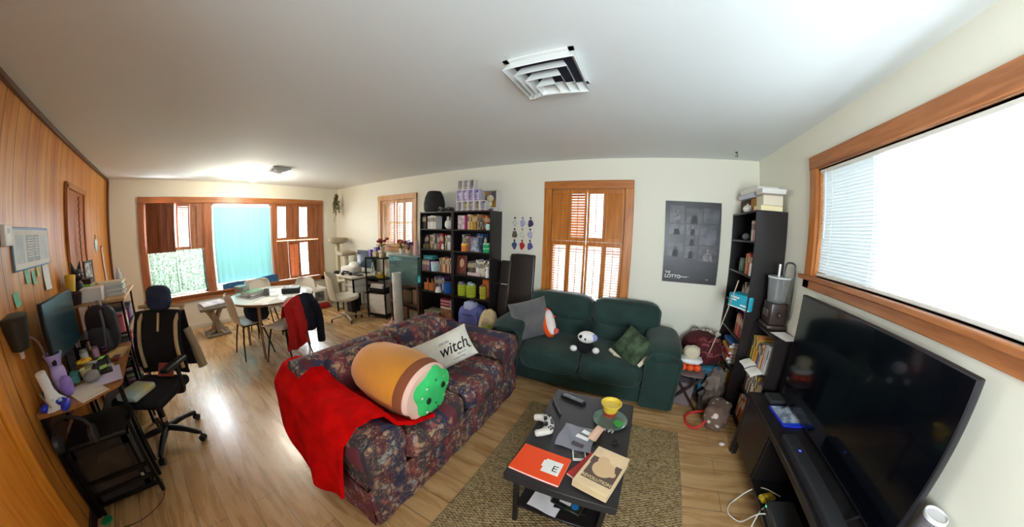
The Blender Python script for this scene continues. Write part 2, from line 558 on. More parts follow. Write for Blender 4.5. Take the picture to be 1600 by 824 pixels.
# near door casing at the photo's left edge
d2 = MB().box(-1.82, Y0, 0, -0.95, Y0 + 0.03, 2.04)
door2 = struct('door_2', d2, wood_mat('near_door_veneer', (196, 112, 24), (226, 142, 44), 'z', 5, 0.4))
c2 = MB().box(-1.915, Y0, 0, -1.835, Y0 + 0.045, 2.12, 0.008)
c2.box(-1.915, Y0, 2.04, -0.85, Y0 + 0.045, 2.12, 0.008).box(-0.93, Y0, 0, -0.85, Y0 + 0.045, 2.04, 0.008)
c2.build('door_casing', wood_mat('near_door_casing', (206, 122, 28), (232, 150, 48), 'z', 5, 0.4), door2)
kn = MB().lathe([(0.012, 0), (0.012, 0.03), (0.028, 0.04), (0.03, 0.055), (0.018, 0.07), (0, 0.072)], 16, m=T(-1.02, Y0 + 0.03, 1.0, R(-90)))
kn.build('door_knob', M('brass', (190, 150, 70), 0.3, 1), door2)
# baseboards
base_w = M('white_baseboard', (206, 202, 190), 0.5)
struct('baseboard_left', MB().box(X0, Y0, 0, X0 + 0.012, Y1, 0.07, 0.004), base_w)
struct('baseboard_back', MB().box(X0, Y1 - 0.012, 0, X1, Y1, 0.07, 0.004), base_w)
struct('baseboard_right', MB().box(X1 - 0.012, Y0, 0, X1, Y1, 0.07, 0.004), base_w)
struct('baseboard_near', MB().box(X0, Y0, 0, -1.92, Y0 + 0.014, 0.08, 0.004), M('dark_baseboard', (52, 34, 22), 0.5))

pane_glass = NT('window_pane_glass')
_tr = pane_glass.n('BsdfTransparent', {'Color': (0.95, 0.97, 0.97, 1)})
_gl = pane_glass.n('BsdfGlossy', {'Roughness': 0.02})
_mx = pane_glass.n('MixShader', {0: 0.06, 1: _tr.outputs[0], 2: _gl.outputs[0]})
pane_glass.link(_mx.outputs[0], pane_glass.nt.nodes['Material Output'].inputs[0])
pane_glass = pane_glass.m
sash_white = M('white_sash', (220, 222, 220), 0.45)


def mapx(axis, at, sgn):
    """returns f(a, d, z): a along the wall, d depth INTO the room"""
    if axis == 'x': return lambda a, d, z: (at + sgn * d, a, z)
    return lambda a, d, z: (a, at + sgn * d, z)


def wbox(mb, f, a0, a1, d0, d1, z0, z1, bev=0.0):
    p, q = f(a0, d0, z0), f(a1, d1, z1)
    mb.box(min(p[0], q[0]), min(p[1], q[1]), z0, max(p[0], q[0]), max(p[1], q[1]), z1, bev)


def casing(win, f, o, op, mat_v, mat_h, mull=(), dp=0.025, sill=True):
    a0, a1, z0, z1 = o
    b0, b1, y0, y1 = op
    mb = MB()
    wbox(mb, f, a0, b0, 0, dp, z0, z1, 0.005)
    wbox(mb, f, b1, a1, 0, dp, z0, z1, 0.005)
    for m0, m1 in mull: wbox(mb, f, m0, m1, -0.10, dp, y0, y1, 0.005)
    # reveals
    wbox(mb, f, b0 - 0.001, b0 + 0.014, -0.11, 0.0, y0, y1)
    wbox(mb, f, b1 - 0.014, b1 + 0.001, -0.11, 0.0, y0, y1)
    mb.build('window_casing', mat_v, win)
    mb = MB()
    wbox(mb, f, a0, a1, 0, dp + 0.004, y1, z1, 0.005)
    wbox(mb, f, a0, a1, 0, dp, z0, y0 - 0.03, 0.005)
    wbox(mb, f, b0, b1, -0.11, 0, y1 - 0.014, y1)
    mb.build('window_head', mat_h, win)
    if sill:
        mb = MB()
        wbox(mb, f, a0 - 0.03, a1 + 0.03, -0.11, dp + 0.03, y0 - 0.03, y0, 0.006)
        mb.build('window_sill', mat_h, win)


def sash(win, f, b0, b1, z0, z1, bars_a=(), bars_z=()):
    mb = MB()
    t = 0.035
    wbox(mb, f, b0, b0 + t, -0.10, -0.06, z0, z1)
    wbox(mb, f, b1 - t, b1, -0.10, -0.06, z0, z1)
    wbox(mb, f, b0, b1, -0.10, -0.06, z0, z0 + t)
    wbox(mb, f, b0, b1, -0.10, -0.06, z1 - t, z1)
    for a in bars_a: wbox(mb, f, a - 0.014, a + 0.014, -0.098, -0.062, z0, z1)
    for z in bars_z: wbox(mb, f, b0, b1, -0.098, -0.062, z - 0.016, z + 0.016)
    fr = mb.build('window_sash', sash_white, win)
    mb = MB()
    wbox(mb, f, b0 + 0.01, b1 - 0.01, -0.082, -0.078, z0 + 0.01, z1 - 0.01)
    mb.build('window_pane', pane_glass, fr)


def shutter(win, w, h, mat, tilt, loc, rz, name='shutter', rail=0.05, stile=0.028, th=0.022, pitch=0.03, hinge=0):
    """louvred panel; local x along width (from hinge), z up; tilt = louvre angle (0 closed flat, 90 open)"""
    root = MB()
    root.box(0, -th / 2, 0, stile, th / 2, h, 0.003).box(w - stile, -th / 2, 0, w, th / 2, h, 0.003)
    root.box(stile, -th / 2, 0, w - stile, th / 2, rail, 0.003).box(stile, -th / 2, h - rail, w - stile, th / 2, h, 0.003)
    p = root.build(name, mat, win, loc, (0, 0, rz))
    lv = MB()
    n = int((h - 2 * rail) / pitch)
    for i in range(n):
        z = rail + (i + 0.5) * (h - 2 * rail) / n
        lv.box(-(w / 2 - stile), -0.003, -0.019, w / 2 - stile, 0.003, 0.019, m=T(w / 2, 0, z, R(-tilt)))
    lv.build('louvres', mat, p)
    rod = MB().box(w / 2 - 0.004, -th / 2 - 0.012, rail + 0.02, w / 2 + 0.004, -th / 2 - 0.005, h - rail - 0.02)
    rod.build('tilt_rod', mat, p)
    return p


# ---- window 1: far triple window
f = mapx('x', X0, 1)
win1 = struct('window_1', MB().box(X0 - 0.115, FW[0], FW[2], X0 - 0.105, FW[1], FW[2] + 0.02), sash_white)
casing(win1, f, (-0.515, 2.86, 0.49, 2.178), FW, trim_red, trim_wood_y, ((0.52, 0.66), (1.76, 1.84)))
sash(win1, f, -0.41, 0.52, 0.60, 2.08, (0.06,), (1.36,))
sash(win1, f, 0.66, 1.76, 0.60, 2.08)
sash(win1, f, 1.84, 2.75, 0.60, 2.08, (2.29,), (1.36,))
# left section: upper bifold shutters, the near pair swung into the room
dk = wood_mat('shutter_wood_backlit', (100, 54, 36), (130, 76, 50), 'z', 6, 0.4)  # darker version of the shutter wood, backlit shade put into its colour
md = wood_mat('shutter_wood_lit', (134, 84, 56), (168, 114, 80), 'z', 6, 0.4)  # lighter version, light on the louvres put into the wood colour
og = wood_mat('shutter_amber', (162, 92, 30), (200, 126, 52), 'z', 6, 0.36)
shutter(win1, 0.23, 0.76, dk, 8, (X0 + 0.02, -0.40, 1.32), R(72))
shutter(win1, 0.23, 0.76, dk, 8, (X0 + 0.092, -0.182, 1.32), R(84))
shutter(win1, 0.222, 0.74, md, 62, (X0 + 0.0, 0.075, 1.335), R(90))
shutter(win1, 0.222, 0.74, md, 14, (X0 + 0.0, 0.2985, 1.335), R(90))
# right section: two tiers of four narrow panels
for j, (za, hh, ts) in enumerate(((1.375, 0.70, (82, 10, 80, 8)), (0.605, 0.755, (8, 30, 82, 12)))):
    for i, t in enumerate(ts):
        shutter(win1, 0.2262, hh, trim_red, t, (X0 + 0.0 + (0.02 if j == 1 and i == 1 else 0), 1.848 + i * 0.227, za), R(90))
# ---- window 2: small back window behind the desk
f = mapx('y', Y1, -1)
win2 = struct('window_2', MB().box(SW[0], Y1 + 0.105, SW[2], SW[1], Y1 + 0.115, SW[2] + 0.02), sash_white)
tanw = wood_mat('tan_pine_trim', (176, 124, 72), (206, 154, 98), 'z', 6, 0.4)
casing(win2, f, (-4.34, -3.312, 1.17, 2.16), SW, tanw, tanw)
sash(win2, f, SW[0], SW[1], SW[2], SW[3], (), (1.68,))
pn = wood_mat('shutter_honey', (176, 124, 74), (208, 158, 104), 'z', 6, 0.4)
shutter(win2, 0.21, 0.77, pn, 8, (-4.247, Y1 + 0.0, 1.29), 0)
shutter(win2, 0.209, 0.77, pn, 60, (-4.035, Y1 - 0.012, 1.29), R(-6))
shutter(win2, 0.209, 0.77, pn, 72, (-3.825, Y1 + 0.0, 1.29), 0)
shutter(win2, 0.209, 0.77, pn, 82, (-3.615, Y1 + 0.0, 1.29), 0)
# ---- window 3: back window behind the green sofa
win3 = struct('window_3', MB().box(BW[0], Y1 + 0.105, BW[2], BW[1], Y1 + 0.115, BW[2] + 0.02), sash_white)
casing(win3, f, (-1.143, -0.088, 0.62, 2.187), BW, og, trim_wood_h)
sash(win3, f, BW[0], BW[1], BW[2], BW[3], (), (1.42,))
pw = 0.2108
for j, (za, hh, ts) in enumerate(((1.475, 0.605, (8, 52, 84, 8)), (0.735, 0.739, (80, 78, 82, 74)))):
    for i, t in enumerate(ts):
        shutter(win3, pw, hh, og, t, (-1.0385 + i * 0.211 + (0.005 if i > 1 else 0), Y1 + 0.0, za), 0)
# ---- window 4: wide right window
f = mapx('x', X1, -1)
win4 = struct('window_4', MB().box(X1 + 0.105, RW[0], RW[2], X1 + 0.115, RW[1], RW[2] + 0.02), sash_white)
casing(win4, f, (0.06, 2.15, 1.31, 2.225), RW, trim_wood, trim_wood_y)
sash(win4, f, RW[0], RW[1], RW[2], RW[3], (1.47, 0.7))
scn = NT('insect_screen')
_t = scn.n('BsdfTransparent', {'Color': (0.42, 0.43, 0.40, 1)})
scn.link(_t.outputs[0], scn.nt.nodes['Material Output'].inputs[0])
mb = MB()
wbox(mb, f, 1.485, 2.03, -0.118, -0.114, RW[2] + 0.02, RW[3] - 0.02)
mb.build('insect_screen', scn.m, win4)


f = mapx('y', Y0, 1)
fill_win = struct('added_fill_window', MB().box(NW[0], Y0 - 0.115, NW[2], NW[1], Y0 - 0.105, NW[2] + 0.02), sash_white)  # unseen window, added so the near half of the room gets light
casing(fill_win, f, (0.0, 1.10, 0.84, 2.15), NW, trim_wood, trim_wood_h)
sash(fill_win, f, NW[0], NW[1], NW[2], NW[3], (0.55,), (1.5,))


def translucent(name, col, tcol, mixf=0.5, rough=0.7):
    t = NT(name)
    t.b.inputs['Base Color'].default_value = lin(col) + (1,)
    t.b.inputs['Roughness'].default_value = rough
    tr = t.n('BsdfTranslucent', {'Color': lin(tcol) + (1,)})
    mx = t.n('MixShader', {0: mixf, 1: t.b.outputs[0], 2: tr.outputs[0]})
    t.link(mx.outputs[0], t.nt.nodes['Material Output'].inputs[0])
    return t.m


# mini blind in window 4
blind = thing('window_blind', 'white slatted mini blind filling wide window above television', 'window blind', (X1 + 0.02, 1.11, RW[2]))
slat_m = translucent('blind_slat', (236, 238, 240), (240, 244, 250), 0.45)
sl = MB()
nsl = 33
for i in range(nsl):
    z = 0.045 + i * (RW[3] - RW[2] - 0.09) / (nsl - 1)
    sl.box(-0.0125, -0.925, -0.0004, 0.0125, 0.925, 0.0004, m=T(0, 0, z, 0, R(60)))
sl.build('slats', slat_m, blind, smooth=False)
MB().box(-0.02, -0.93, RW[3] - RW[2] - 0.035, 0.02, 0.93, RW[3] - RW[2] - 0.001, 0.003).build('headrail', white_plastic, blind)
MB().box(-0.015, -0.925, 0.008, 0.015, 0.925, 0.028, 0.004).build('bottom_rail', white_plastic, blind)
MB().cyl((-0.026, 0.86, 0.70), (-0.028, 0.86, 0.26), 0.005, seg=8).build('tilt_wand', M('clear_wand', (210, 214, 216), 0.3), blind)
for y in (-0.6, -0.1, 0.4, 0.8): MB().cyl((-0.014, y, 0.02), (-0.014, y, 0.70), 0.0015, seg=5).build('ladder_cord', white_plastic, blind)

# teal curtain in the middle of window 1, white side sheers, blue valance cloth along its foot
teal = translucent('teal_sheer', (176, 222, 222), (112, 150, 149), 0.29)


def curtain(y0, y1, z0, z1, d, amp, waves, mat, name, label, cat='curtain'):
    mb = MB()
    mb.sheet(lambda u, v: (X0 + d + amp * math.sin(u * waves * 2 * PI + 0.7 * math.sin(v * 3)), y0 + u * (y1 - y0), z0 + v * (z1 - z0)), int(waves * 10) + 8, 10, 0.002)
    return tag(mb.build(name, mat), label, cat)


curtain(0.70, 1.73, 0.70, 2.015, -0.03, 0.006, 9, teal, 'teal_curtain', 'teal woven curtain panel filling centre of far triple window')
sheer = translucent('white_sheer', (216, 218, 218), (200, 206, 208), 0.6)
curtain(0.665, 0.72, 0.61, 2.05, -0.045, 0.006, 2, sheer, 'white_sheer', 'narrow white sheer left of teal curtain in far window')
curtain(1.71, 1.755, 0.61, 2.05, -0.045, 0.006, 2, sheer, 'white_sheer', 'narrow white sheer right of teal curtain in far window')
MB_rod = MB().cyl((X0 - 0.03, 0.662, 2.03), (X0 - 0.03, 1.758, 2.03), 0.007, seg=8)
tag(MB_rod.build('curtain_rod', white_plastic), 'slim white rod above teal curtain in far window', 'curtain rod')
blu = MB().sheet(lambda u, v: (X0 + 0.045 + 0.05 * v * 0 + 0.008 * math.sin(u * 40), 0.76 + u * 1.05, 0.585 + 0.10 * v + 0.05 * u * v + 0.01 * math.sin(u * 9)), 40, 4, 0.01)
tag(blu.build('blue_cloth', M('blue_cotton', (46, 96, 140), 0.85, var=0.2)), 'bunched blue cloth along sill below teal curtain', 'cloth')


def lace_mat():
    t = NT('lace')
    v = t.n('TexVoronoi', {'Vector': t.mapped((1, 1, 1)), 'Scale': 26}, feature='DISTANCE_TO_EDGE').outputs['Distance']
    n = t.n('TexNoise', {'Vector': t.mapped((1, 1, 1)), 'Scale': 16, 'Detail': 4}).outputs['Fac']
    c = t.mix(t.ramp(v, [(0.03, (255, 255, 255)), (0.09, (0, 0, 0))]), t.ramp(n, [(0.40, (104, 118, 98)), (0.62, (140, 149, 139))]), (170, 176, 170))
    tr = t.n('BsdfTranslucent', {'Color': c})
    t.link(c, t.b.inputs['Base Color'])
    mx = t.n('MixShader', {0: 0.55, 1: t.b.outputs[0], 2: tr.outputs[0]})
    t.link(mx.outputs[0], t.nt.nodes['Material Output'].inputs[0])
    return t.m


lacem = lace_mat()
curtain(-0.385, 0.05, 0.64, 1.335, -0.05, 0.010, 5, lacem, 'lace_curtain', 'leafy white lace cafe curtain, left half of lower far window')
curtain(0.07, 0.50, 0.64, 1.335, -0.05, 0.010, 5, lacem, 'lace_curtain', 'leafy white lace cafe curtain, right half of lower far window')
cr = MB().cyl((X0 - 0.05, -0.40, 1.34), (X0 - 0.05, 0.52, 1.34), 0.006, seg=8)
tag(cr.build('cafe_rod', M('brass_rod', (170, 140, 80), 0.35, 0.8)), 'thin rod holding the lace cafe curtains in far window', 'curtain rod')

# ---- ceiling fixtures
gl = thing('ceiling_light', 'glowing white dome light on ceiling near far window', 'ceiling light', (-4.93, 1.16, H))
MB().lathe([(0.14, 0), (0.145, -0.015), (0.12, -0.022), (0, -0.022)], 24).build('base_plate', M('lamp_white', (230, 228, 220), 0.4), gl)
gm = M('lamp_glass_lit', (255, 246, 226), 0.3, emit=5)
MB().lathe([(0.115, -0.02), (0.122, -0.045), (0.105, -0.08), (0.07, -0.105), (0.02, -0.117), (0, -0.118)], 24).build('glass_dome', gm, gl)
pl = bpy.data.lights.new('ceiling_bulb', 'POINT')
pl.energy, pl.color, pl.shadow_soft_size = WIN['bulb'], (1, 0.9, 0.75), 0.12
plo = bpy.data.objects.new('ceiling_bulb', pl)
plo.location = (-4.93, 1.16, H - 0.26)
COL.objects.link(plo)


def vent(loc, size, label, rz=0, steps=4, drop=0.012):
    v = thing('ceiling_vent', label, 'air vent', loc, rz, None)
    wm = M('vent_white', (222, 224, 222), 0.45)
    mb = MB()
    s = size / 2
    for k in range(steps):
        o = s * (1 - k * 0.24)
        i = o - s * 0.15
        z0, z1 = (-0.004 - 0.008 * k) * drop / 0.012, (-0.030 - 0.010 * k) * drop / 0.012
        for q in range(4):
            m = Matrix.Rotation(q * PI / 2, 4, 'Z')
            vs = [(-o, -o, z1), (o, -o, z1), (i, -i, z0), (-i, -i, z0), (-o, -o, z1 + 0.003), (o, -o, z1 + 0.003), (i, -i, z0 + 0.003), (-i, -i, z0 + 0.003)]
            mb.add(vs, [(0, 1, 2, 3), (4, 7, 6, 5), (0, 4, 5, 1), (2, 6, 7, 3), (1, 5, 6, 2), (0, 3, 7, 4)], m)
    mb.build('louvre_rings', wm, v, smooth=False)
    MB().box(-s * 0.86, -s * 0.86, -0.003, s * 0.86, s * 0.86, -0.0005).build('duct_opening', M('duct_dark', (34, 34, 52), 0.7), v)
    r = MB()
    for q in range(4):
        m = Matrix.Rotation(q * PI / 2, 4, 'Z')
        r.box(-s, -s, -0.006, s, -s * 0.85, 0, m=m)
    r.build('flange', wm, v, smooth=False)
    return v


vent((-0.453, 1.30, H), 0.355, 'large white square ceiling vent above coffee table', 0, 4, 0.022)
vent((-4.28, 1.37, H), 0.26, 'small white ceiling vent beside dome light', 0, 4, 0.014)
hk = MB().tube([(0, 0, 0), (0, 0, -0.018), (0.012, 0, -0.03), (0.008, 0, -0.045), (-0.008, 0, -0.045), (-0.012, 0, -0.034)], 0.0035, 6, smooth=1)
hk.lathe([(0.014, 0), (0.012, -0.006), (0, -0.006)], 12)
tag(hk.build('ceiling_hook', M('dark_hook', (40, 34, 28), 0.5, 0.5), None, (0.928, 2.898, H)), 'dark metal hook in ceiling above right corner shelf', 'hook')
# ================================================================== sofas
green = M('forest_green_velour', (22, 50, 44), 0.8, var=0.25, vs=5, bump=0.15, bs=300, sheen=0.12)
floral = floral_mat()


def puff(mb, x0, y0, z0, x1, y1, z1, pw=0.5, jit=0.0, u=28, v=16, m=None):
    return mb.ball(((x0 + x1) / 2, (y0 + y1) / 2, (z0 + z1) / 2), 1, ((x1 - x0) / 2, (y1 - y0) / 2, (z1 - z0) / 2), u, v, m, jit, pw)


gs = thing('loveseat', 'dark green velour overstuffed loveseat under the shuttered back window', 'sofa', (-0.455, 2.77, 0))
MB().box(-0.90, -0.36, 0.03, 0.90, 0.40, 0.24, 0.03, seg=2).build('base', green, gs)
for s in (-1, 1):
    a, b = sorted((s * 0.002, s * 0.625))
    mb = MB()
    puff(mb, a, -0.45, 0.19, b, 0.20, 0.45, 0.42, 0.02)
    mb.build('seat_cushion', green, gs)
    mb = MB()
    m = T(0, 0.0, 0, R(-10))
    puff(mb, a - (0.06 if s < 0 else 0), 0.03, 0.38, b + (0.06 if s > 0 else 0), 0.33, 0.70, 0.5, 0.03, m=m)
    puff(mb, a - (0.12 if s < 0 else 0.004), -0.01, 0.60, b + (0.12 if s > 0 else 0.004), 0.36, 0.915, 0.5, 0.03, m=m)
    mb.build('back_cushion', green, gs)
    mb = MB()
    c = s * 0.775
    mb.prism([(c - 0.135, 0.03), (c + 0.135, 0.03), (c + 0.14, 0.40), (c + 0.155, 0.50), (c + 0.13, 0.575), (c, 0.60), (c - 0.13, 0.575), (c - 0.155, 0.50), (c - 0.14, 0.40)], -0.40, 0.36, axis='y')
    arm = mb.build('arm', green, gs, angle=60)
    mb = MB()
    puff(mb, c - 0.17, -0.43, 0.47, c + 0.17, 0.30, 0.65, 0.55, 0.02)
    mb.tube([(c - 0.145, -0.405, 0.05), (c - 0.15, -0.405, 0.42), (c - 0.165, -0.41, 0.52), (c - 0.10, -0.415, 0.595), (c + 0.10, -0.415, 0.595), (c + 0.165, -0.41, 0.52), (c + 0.15, -0.405, 0.42), (c + 0.145, -0.405, 0.05)], 0.012, 6, smooth=1)
    mb.build('arm_pad', green, arm)
MB().box(-0.76, 0.28, 0.10, 0.76, 0.40, 0.80, 0.05, seg=3).build('back_frame', green, gs)
lg = MB()
for x in (-0.84, 0.84):
    for y in (-0.32, 0.36): MB().cyl((x, y, 0), (x, y, 0.04), 0.025, seg=10).build('foot', black_wood, gs)

fs = thing('floral_sofa', 'burgundy and navy floral sofa with rolled arms facing coffee table', 'sofa', (-1.43, 1.34, 0))
mb = MB().box(-0.44, -0.84, 0.10, 0.36, 0.86, 0.31, 0.03, seg=2)
mb.build('base', floral, fs)
sk = MB()
path = [(0.405, -0.855), (0.405, 0.875), (-0.45, 0.875), (-0.45, -0.855), (0.405, -0.855)]
for (ax, ay), (bx, by) in zip(path, path[1:]):
    n = int(math.hypot(bx - ax, by - ay) / 0.02)
    nx, ny = (by - ay), -(bx - ax)
    l = math.hypot(nx, ny)
    nx, ny = nx / l, ny / l
    sk.sheet(lambda u, v, ax=ax, ay=ay, bx=bx, by=by, nx=nx, ny=ny, n=n: (ax + (bx - ax) * u + nx * (1 - v) * (0.014 + 0.006 * math.sin(u * n * 0.5)), ay + (by - ay) * u + ny * (1 - v) * (0.014 + 0.006 * math.sin(u * n * 0.5)), 0.012 + 0.27 * v), n, 4, 0.006)
sk.build('skirt', floral, fs)
for a, b in ((-0.555, 0.012), (0.018, 0.59)):
    mb = MB()
    puff(mb, -0.28, a, 0.27, 0.475, b, 0.475, 0.36, 0.015)
    mb.build('seat_cushion', floral, fs)
mb = MB()
mb.prism([(-0.45, 0.10), (-0.16, 0.10), (-0.17, 0.42), (-0.24, 0.68), (-0.27, 0.755), (-0.31, 0.79), (-0.37, 0.79), (-0.42, 0.75), (-0.45, 0.66)], -0.80, 0.56, axis='y', m=None)
mb.prism([(-0.45, 0.10), (-0.16, 0.10), (-0.17, 0.42), (-0.25, 0.60), (-0.33, 0.645), (-0.41, 0.63), (-0.45, 0.56)], 0.56, 0.84, axis='y')
bk = mb.build('backrest', floral, fs, angle=60)
for a, b in ((-0.62, -0.03), (-0.024, 0.565)):
    mb = MB()
    puff(mb, -0.13, a, -0.22, 0.09, b, 0.20, 0.4, 0.02, m=T(-0.205, 0, 0.595, 0, R(-13)))
    mb.build('back_cushion', floral, fs)
for s in (-1, 1):
    c = s * 0.71 + 0.02
    mb = MB()
    pr = [(c - 0.13, 0.08), (c + 0.13, 0.08), (c + 0.13, 0.42)]
    ctr = (c + s * 0.02, 0.505)
    for k in range(0, 17):
        t = -0.6 + k * (PI + 1.2) / 16
        pr.append((ctr[0] + 0.152 * math.cos(t), ctr[1] + 0.135 * math.sin(t)))
    pr.append((c - 0.13, 0.42))
    mb.prism(pr, -0.42, 0.40, axis='x')
    arm = mb.build('arm', floral, fs, angle=50)
    mb = MB()
    puff(mb, 0.385, c - 0.135, 0.36, 0.435, c + 0.145, 0.60, 0.7)
    mb.build('arm_roll', floral, arm)

# ------------------------------------------------------------------ textiles on the floral sofa
red = M('red_plush_blanket', (202, 8, 6), 1.0, var=0.2, vs=9, bump=0.5, bs=130)
red.node_tree.nodes['Principled BSDF'].inputs['Specular IOR Level'].default_value = 0.08
prof = [(1.02, 0.505), (0.86, 0.53), (0.765, 0.60), (0.72, 0.675), (0.64, 0.70), (0.54, 0.69), (0.455, 0.60), (0.43, 0.46), (0.42, 0.34), (0.415, 0.22)]


def blanket(u, v):
    k = v * (len(prof) - 1)
    i = min(int(k), len(prof) - 2)
    t = k - i
    y = prof[i][0] * (1 - t) + prof[i + 1][0] * t
    z = prof[i][1] * (1 - t) + prof[i + 1][1] * t
    xa = -1.64 - 0.33 * min(1, v / 0.5) + 0.42 * (max(0, v - 0.62) / 0.38) ** 1.6
    xb = -0.99 - 0.07 * min(1, v / 0.45) - 0.08 * max(0, v - 0.5) / 0.5
    x = xa + (xb - xa) * u
    if v < 0.25: y -= 0.05 * (1 - v / 0.25) * (1 - u)
    n = mnoise.noise(Vector((x * 4, y * 4, z * 4)))
    n2 = mnoise.noise(Vector((x * 11, y * 9, z * 9 + 3)))
    d = 0.022 * n + 0.010 * n2 + 0.012
    out = max(0, (v - 0.55) / 0.45)
    z += d * (1 - out)
    y -= (abs(d) + 0.018 * math.sin(x * 17) * out + 0.03 * out) * out
    # over the low corner of the backrest
    back = max(0, min(1, (-1.60 - x) / 0.14))
    if v < 0.6: z += back * 0.07 * (1 - abs(v - 0.3) / 0.3)
    if out > 0.8: z += 0.05 * (out - 0.8) / 0.2 * math.sin(x * 6 + 1)
    return (x, y, z)


bl = MB().sheet(blanket, 56, 54, -0.022)
bo = bl.build('blanket', red, angle=75)
tag(bo, 'red plush blanket draped over near arm of floral sofa', 'blanket')

# bread-loaf plush: bolster with a pink rim and green icing face
# axis from far end to face
pa, pb = Vector((-1.51, 0.98, 0.705)), Vector((-1.05, 1.00, 0.665))
plush = thing('bread_plush', 'orange bread loaf plush with smiling green iced end on floral sofa', 'plush toy', pb)
ax = (pb - pa).normalized()
e1 = Vector((0, 0, 1)).cross(ax).normalized()
e2 = ax.cross(e1)
M4 = Matrix((e1.to_4d(), e2.to_4d(), ax.to_4d(), (0, 0, 0, 1))).transposed()
M4[3][0] = M4[3][1] = M4[3][2] = 0
M4[0][3] = M4[1][3] = M4[2][3] = 0
L = (pb - pa).length


def loaf_r(t):
    # bread-slice outline: round sides with two lobes at the top and a pinch
    r = 0.198 * (1 + 0.05 * math.cos(2 * t)) - 0.028 * math.exp(-((abs(math.atan2(math.sin(t - R(212)), math.cos(t - R(212))))) / 0.22) ** 2)
    return r - 0.018 * math.exp(-((abs(math.atan2(math.sin(t - R(-28)), math.cos(t - R(-28))))) / 0.22) ** 2)


def loaf(a0, a1, prof, u=48):
    mb = MB()
    mb.grid(lambda p, q: (lambda k, t: (loaf_r(t) * k[0] * math.cos(t), loaf_r(t) * k[0] * math.sin(t), k[1]))(
        (lambda s: (prof[int(s)][0] * (1 - s % 1) + prof[min(int(s) + 1, len(prof) - 1)][0] * (s % 1), prof[int(s)][1] * (1 - s % 1) + prof[min(int(s) + 1, len(prof) - 1)][1] * (s % 1)))(q * (len(prof) - 1)), p * 2 * PI), u, (len(prof) - 1) * 3, wrap=True)
    return mb


prof_b = [(0.0, -L - 0.05), (0.50, -L - 0.045), (0.78, -L - 0.005), (0.93, -L + 0.07), (1.03, -L + 0.20), (1.06, -0.14), (0.99, -0.03), (0.90, 0.0)]
o = loaf(0, 0, prof_b).build('crust', M('orange_plush', (214, 138, 36), 0.9, var=0.1, vs=4, bump=0.2, bs=200, sheen=0.3), plush)
o.matrix_local = M4
o = loaf(0, 0, [(0.99, -0.07), (1.005, -0.03), (0.96, 0.015), (0.90, 0.02)]).build('crust_edge', M('brown_plush', (140, 78, 46), 0.9, bump=0.2), plush)
o.matrix_local = M4
o = loaf(0, 0, [(0.955, -0.02), (0.95, 0.02), (0.86, 0.040), (0.0, 0.052)]).build('crumb_face', M('pale_pink_plush', (236, 196, 176), 0.9, bump=0.2), plush)
o.matrix_local = M4
ic = MB()


def ice_r(t): return 0.158 + 0.013 * math.sin(5 * t + 0.6) + 0.006 * math.sin(3 * t)


def icing(u, v):
    t = u * 2 * PI
    r = ice_r(t) * (1 - v) * 1.0
    zz = 0.036 + 0.044 * (1 - (1 - v) ** 5)
    return (0.03 + r * math.cos(t), 0.0 + r * math.sin(t), zz)


ic.grid(icing, 56, 10, wrap=True)
io = ic.build('icing', M('mint_green_plush', (58, 200, 108), 0.85, var=0.08, bump=0.2), plush)
io.matrix_local = M4
fb = MB()
for (x, y) in ((0.085, 0.035), (-0.045, -0.01)):
    eo = MB().ball((x, y, 0.082), 0.019, (1, 1.15, 0.45), 12, 8).build('eye', M('dark_green_embroidery', (10, 44, 22), 0.6), plush)
    eo.matrix_local = M4
random.seed(3)
sp = [M('sprinkle_white', (226, 240, 220), 0.7), M('sprinkle_dark', (20, 104, 52), 0.7), M('sprinkle_tan', (150, 190, 120), 0.7)]
for k, (x, y) in enumerate(((-0.06, 0.08), (0.02, 0.10), (0.09, 0.09), (-0.1, 0.04), (0.02, -0.06), (0.1, -0.05), (-0.06, -0.08), (0.04, -0.10), (0.13, 0.02))):
    q = MB().ball((x, y, 0.081), 0.007, (1.4, 1, 0.5), 8, 6).build('sprinkle', sp[k % 3], plush)
    q.matrix_local = M4

# white lumbar pillow with script
wp = thing('throw_pillow', 'white rectangular pillow with black witch lettering behind the bread plush', 'pillow', (-1.33, 1.53, 0.635), R(54))
wm_ = M('white_canvas', (226, 222, 208), 0.9, var=0.05, bump=0.2, bs=300)
pm = T(0, 0, 0, R(62)) @ Matrix.Rotation(R(17), 4, 'Z')
MB().pillow(0.50, 0.27, 0.13, pm, 16).build('pillow_body', wm_, wp)
ink = M('black_ink', (22, 20, 22), 0.8)


def ptext(s, size, x, y, sx=1.0, bold=0.0, sh=0.0, z=0.068):
    q = text('lettering', s, size, ink, wp, (0, 0, 0), (0, 0, 0), 0.0015, sx=sx, bold=bold)
    q.scale = (1, 1, 1)
    for v in q.data.vertices:
        a, b = x + v.co.x * sx + v.co.y * sh, y + v.co.y
        p_, r_ = a / 0.25, b / 0.135
        bb = max(0, (1 - p_ ** 4) * (1 - r_ ** 4)) ** 0.5
        v.co = (a, b, 0.065 * bb + 0.0022 + v.co.z * 0.5)
    q.matrix_local = pm
    return q


ptext('witch', 0.125, 0.075, 0.0, 0.9, 0.001, 0.28, 0.062)
ptext('you say', 0.026, 0.01, 0.062, 1.1, 0, 0.1, 0.064)
ptext('like it is', 0.022, 0.11, -0.060, 1.1, 0, 0.1, 0.052)
ptext('a bad thing', 0.020, 0.08, -0.088, 1.1, 0, 0.1, 0.048)
hat = MB().prism([(-0.035, 0), (0.035, 0), (0.02, 0.008), (0.002, 0.05), (-0.018, 0.008)], 0, 0.0015)
ho = hat.build('hat_print', ink, wp)
ho.matrix_local = pm @ Matrix.Translation((0.178, -0.055, 0.050))

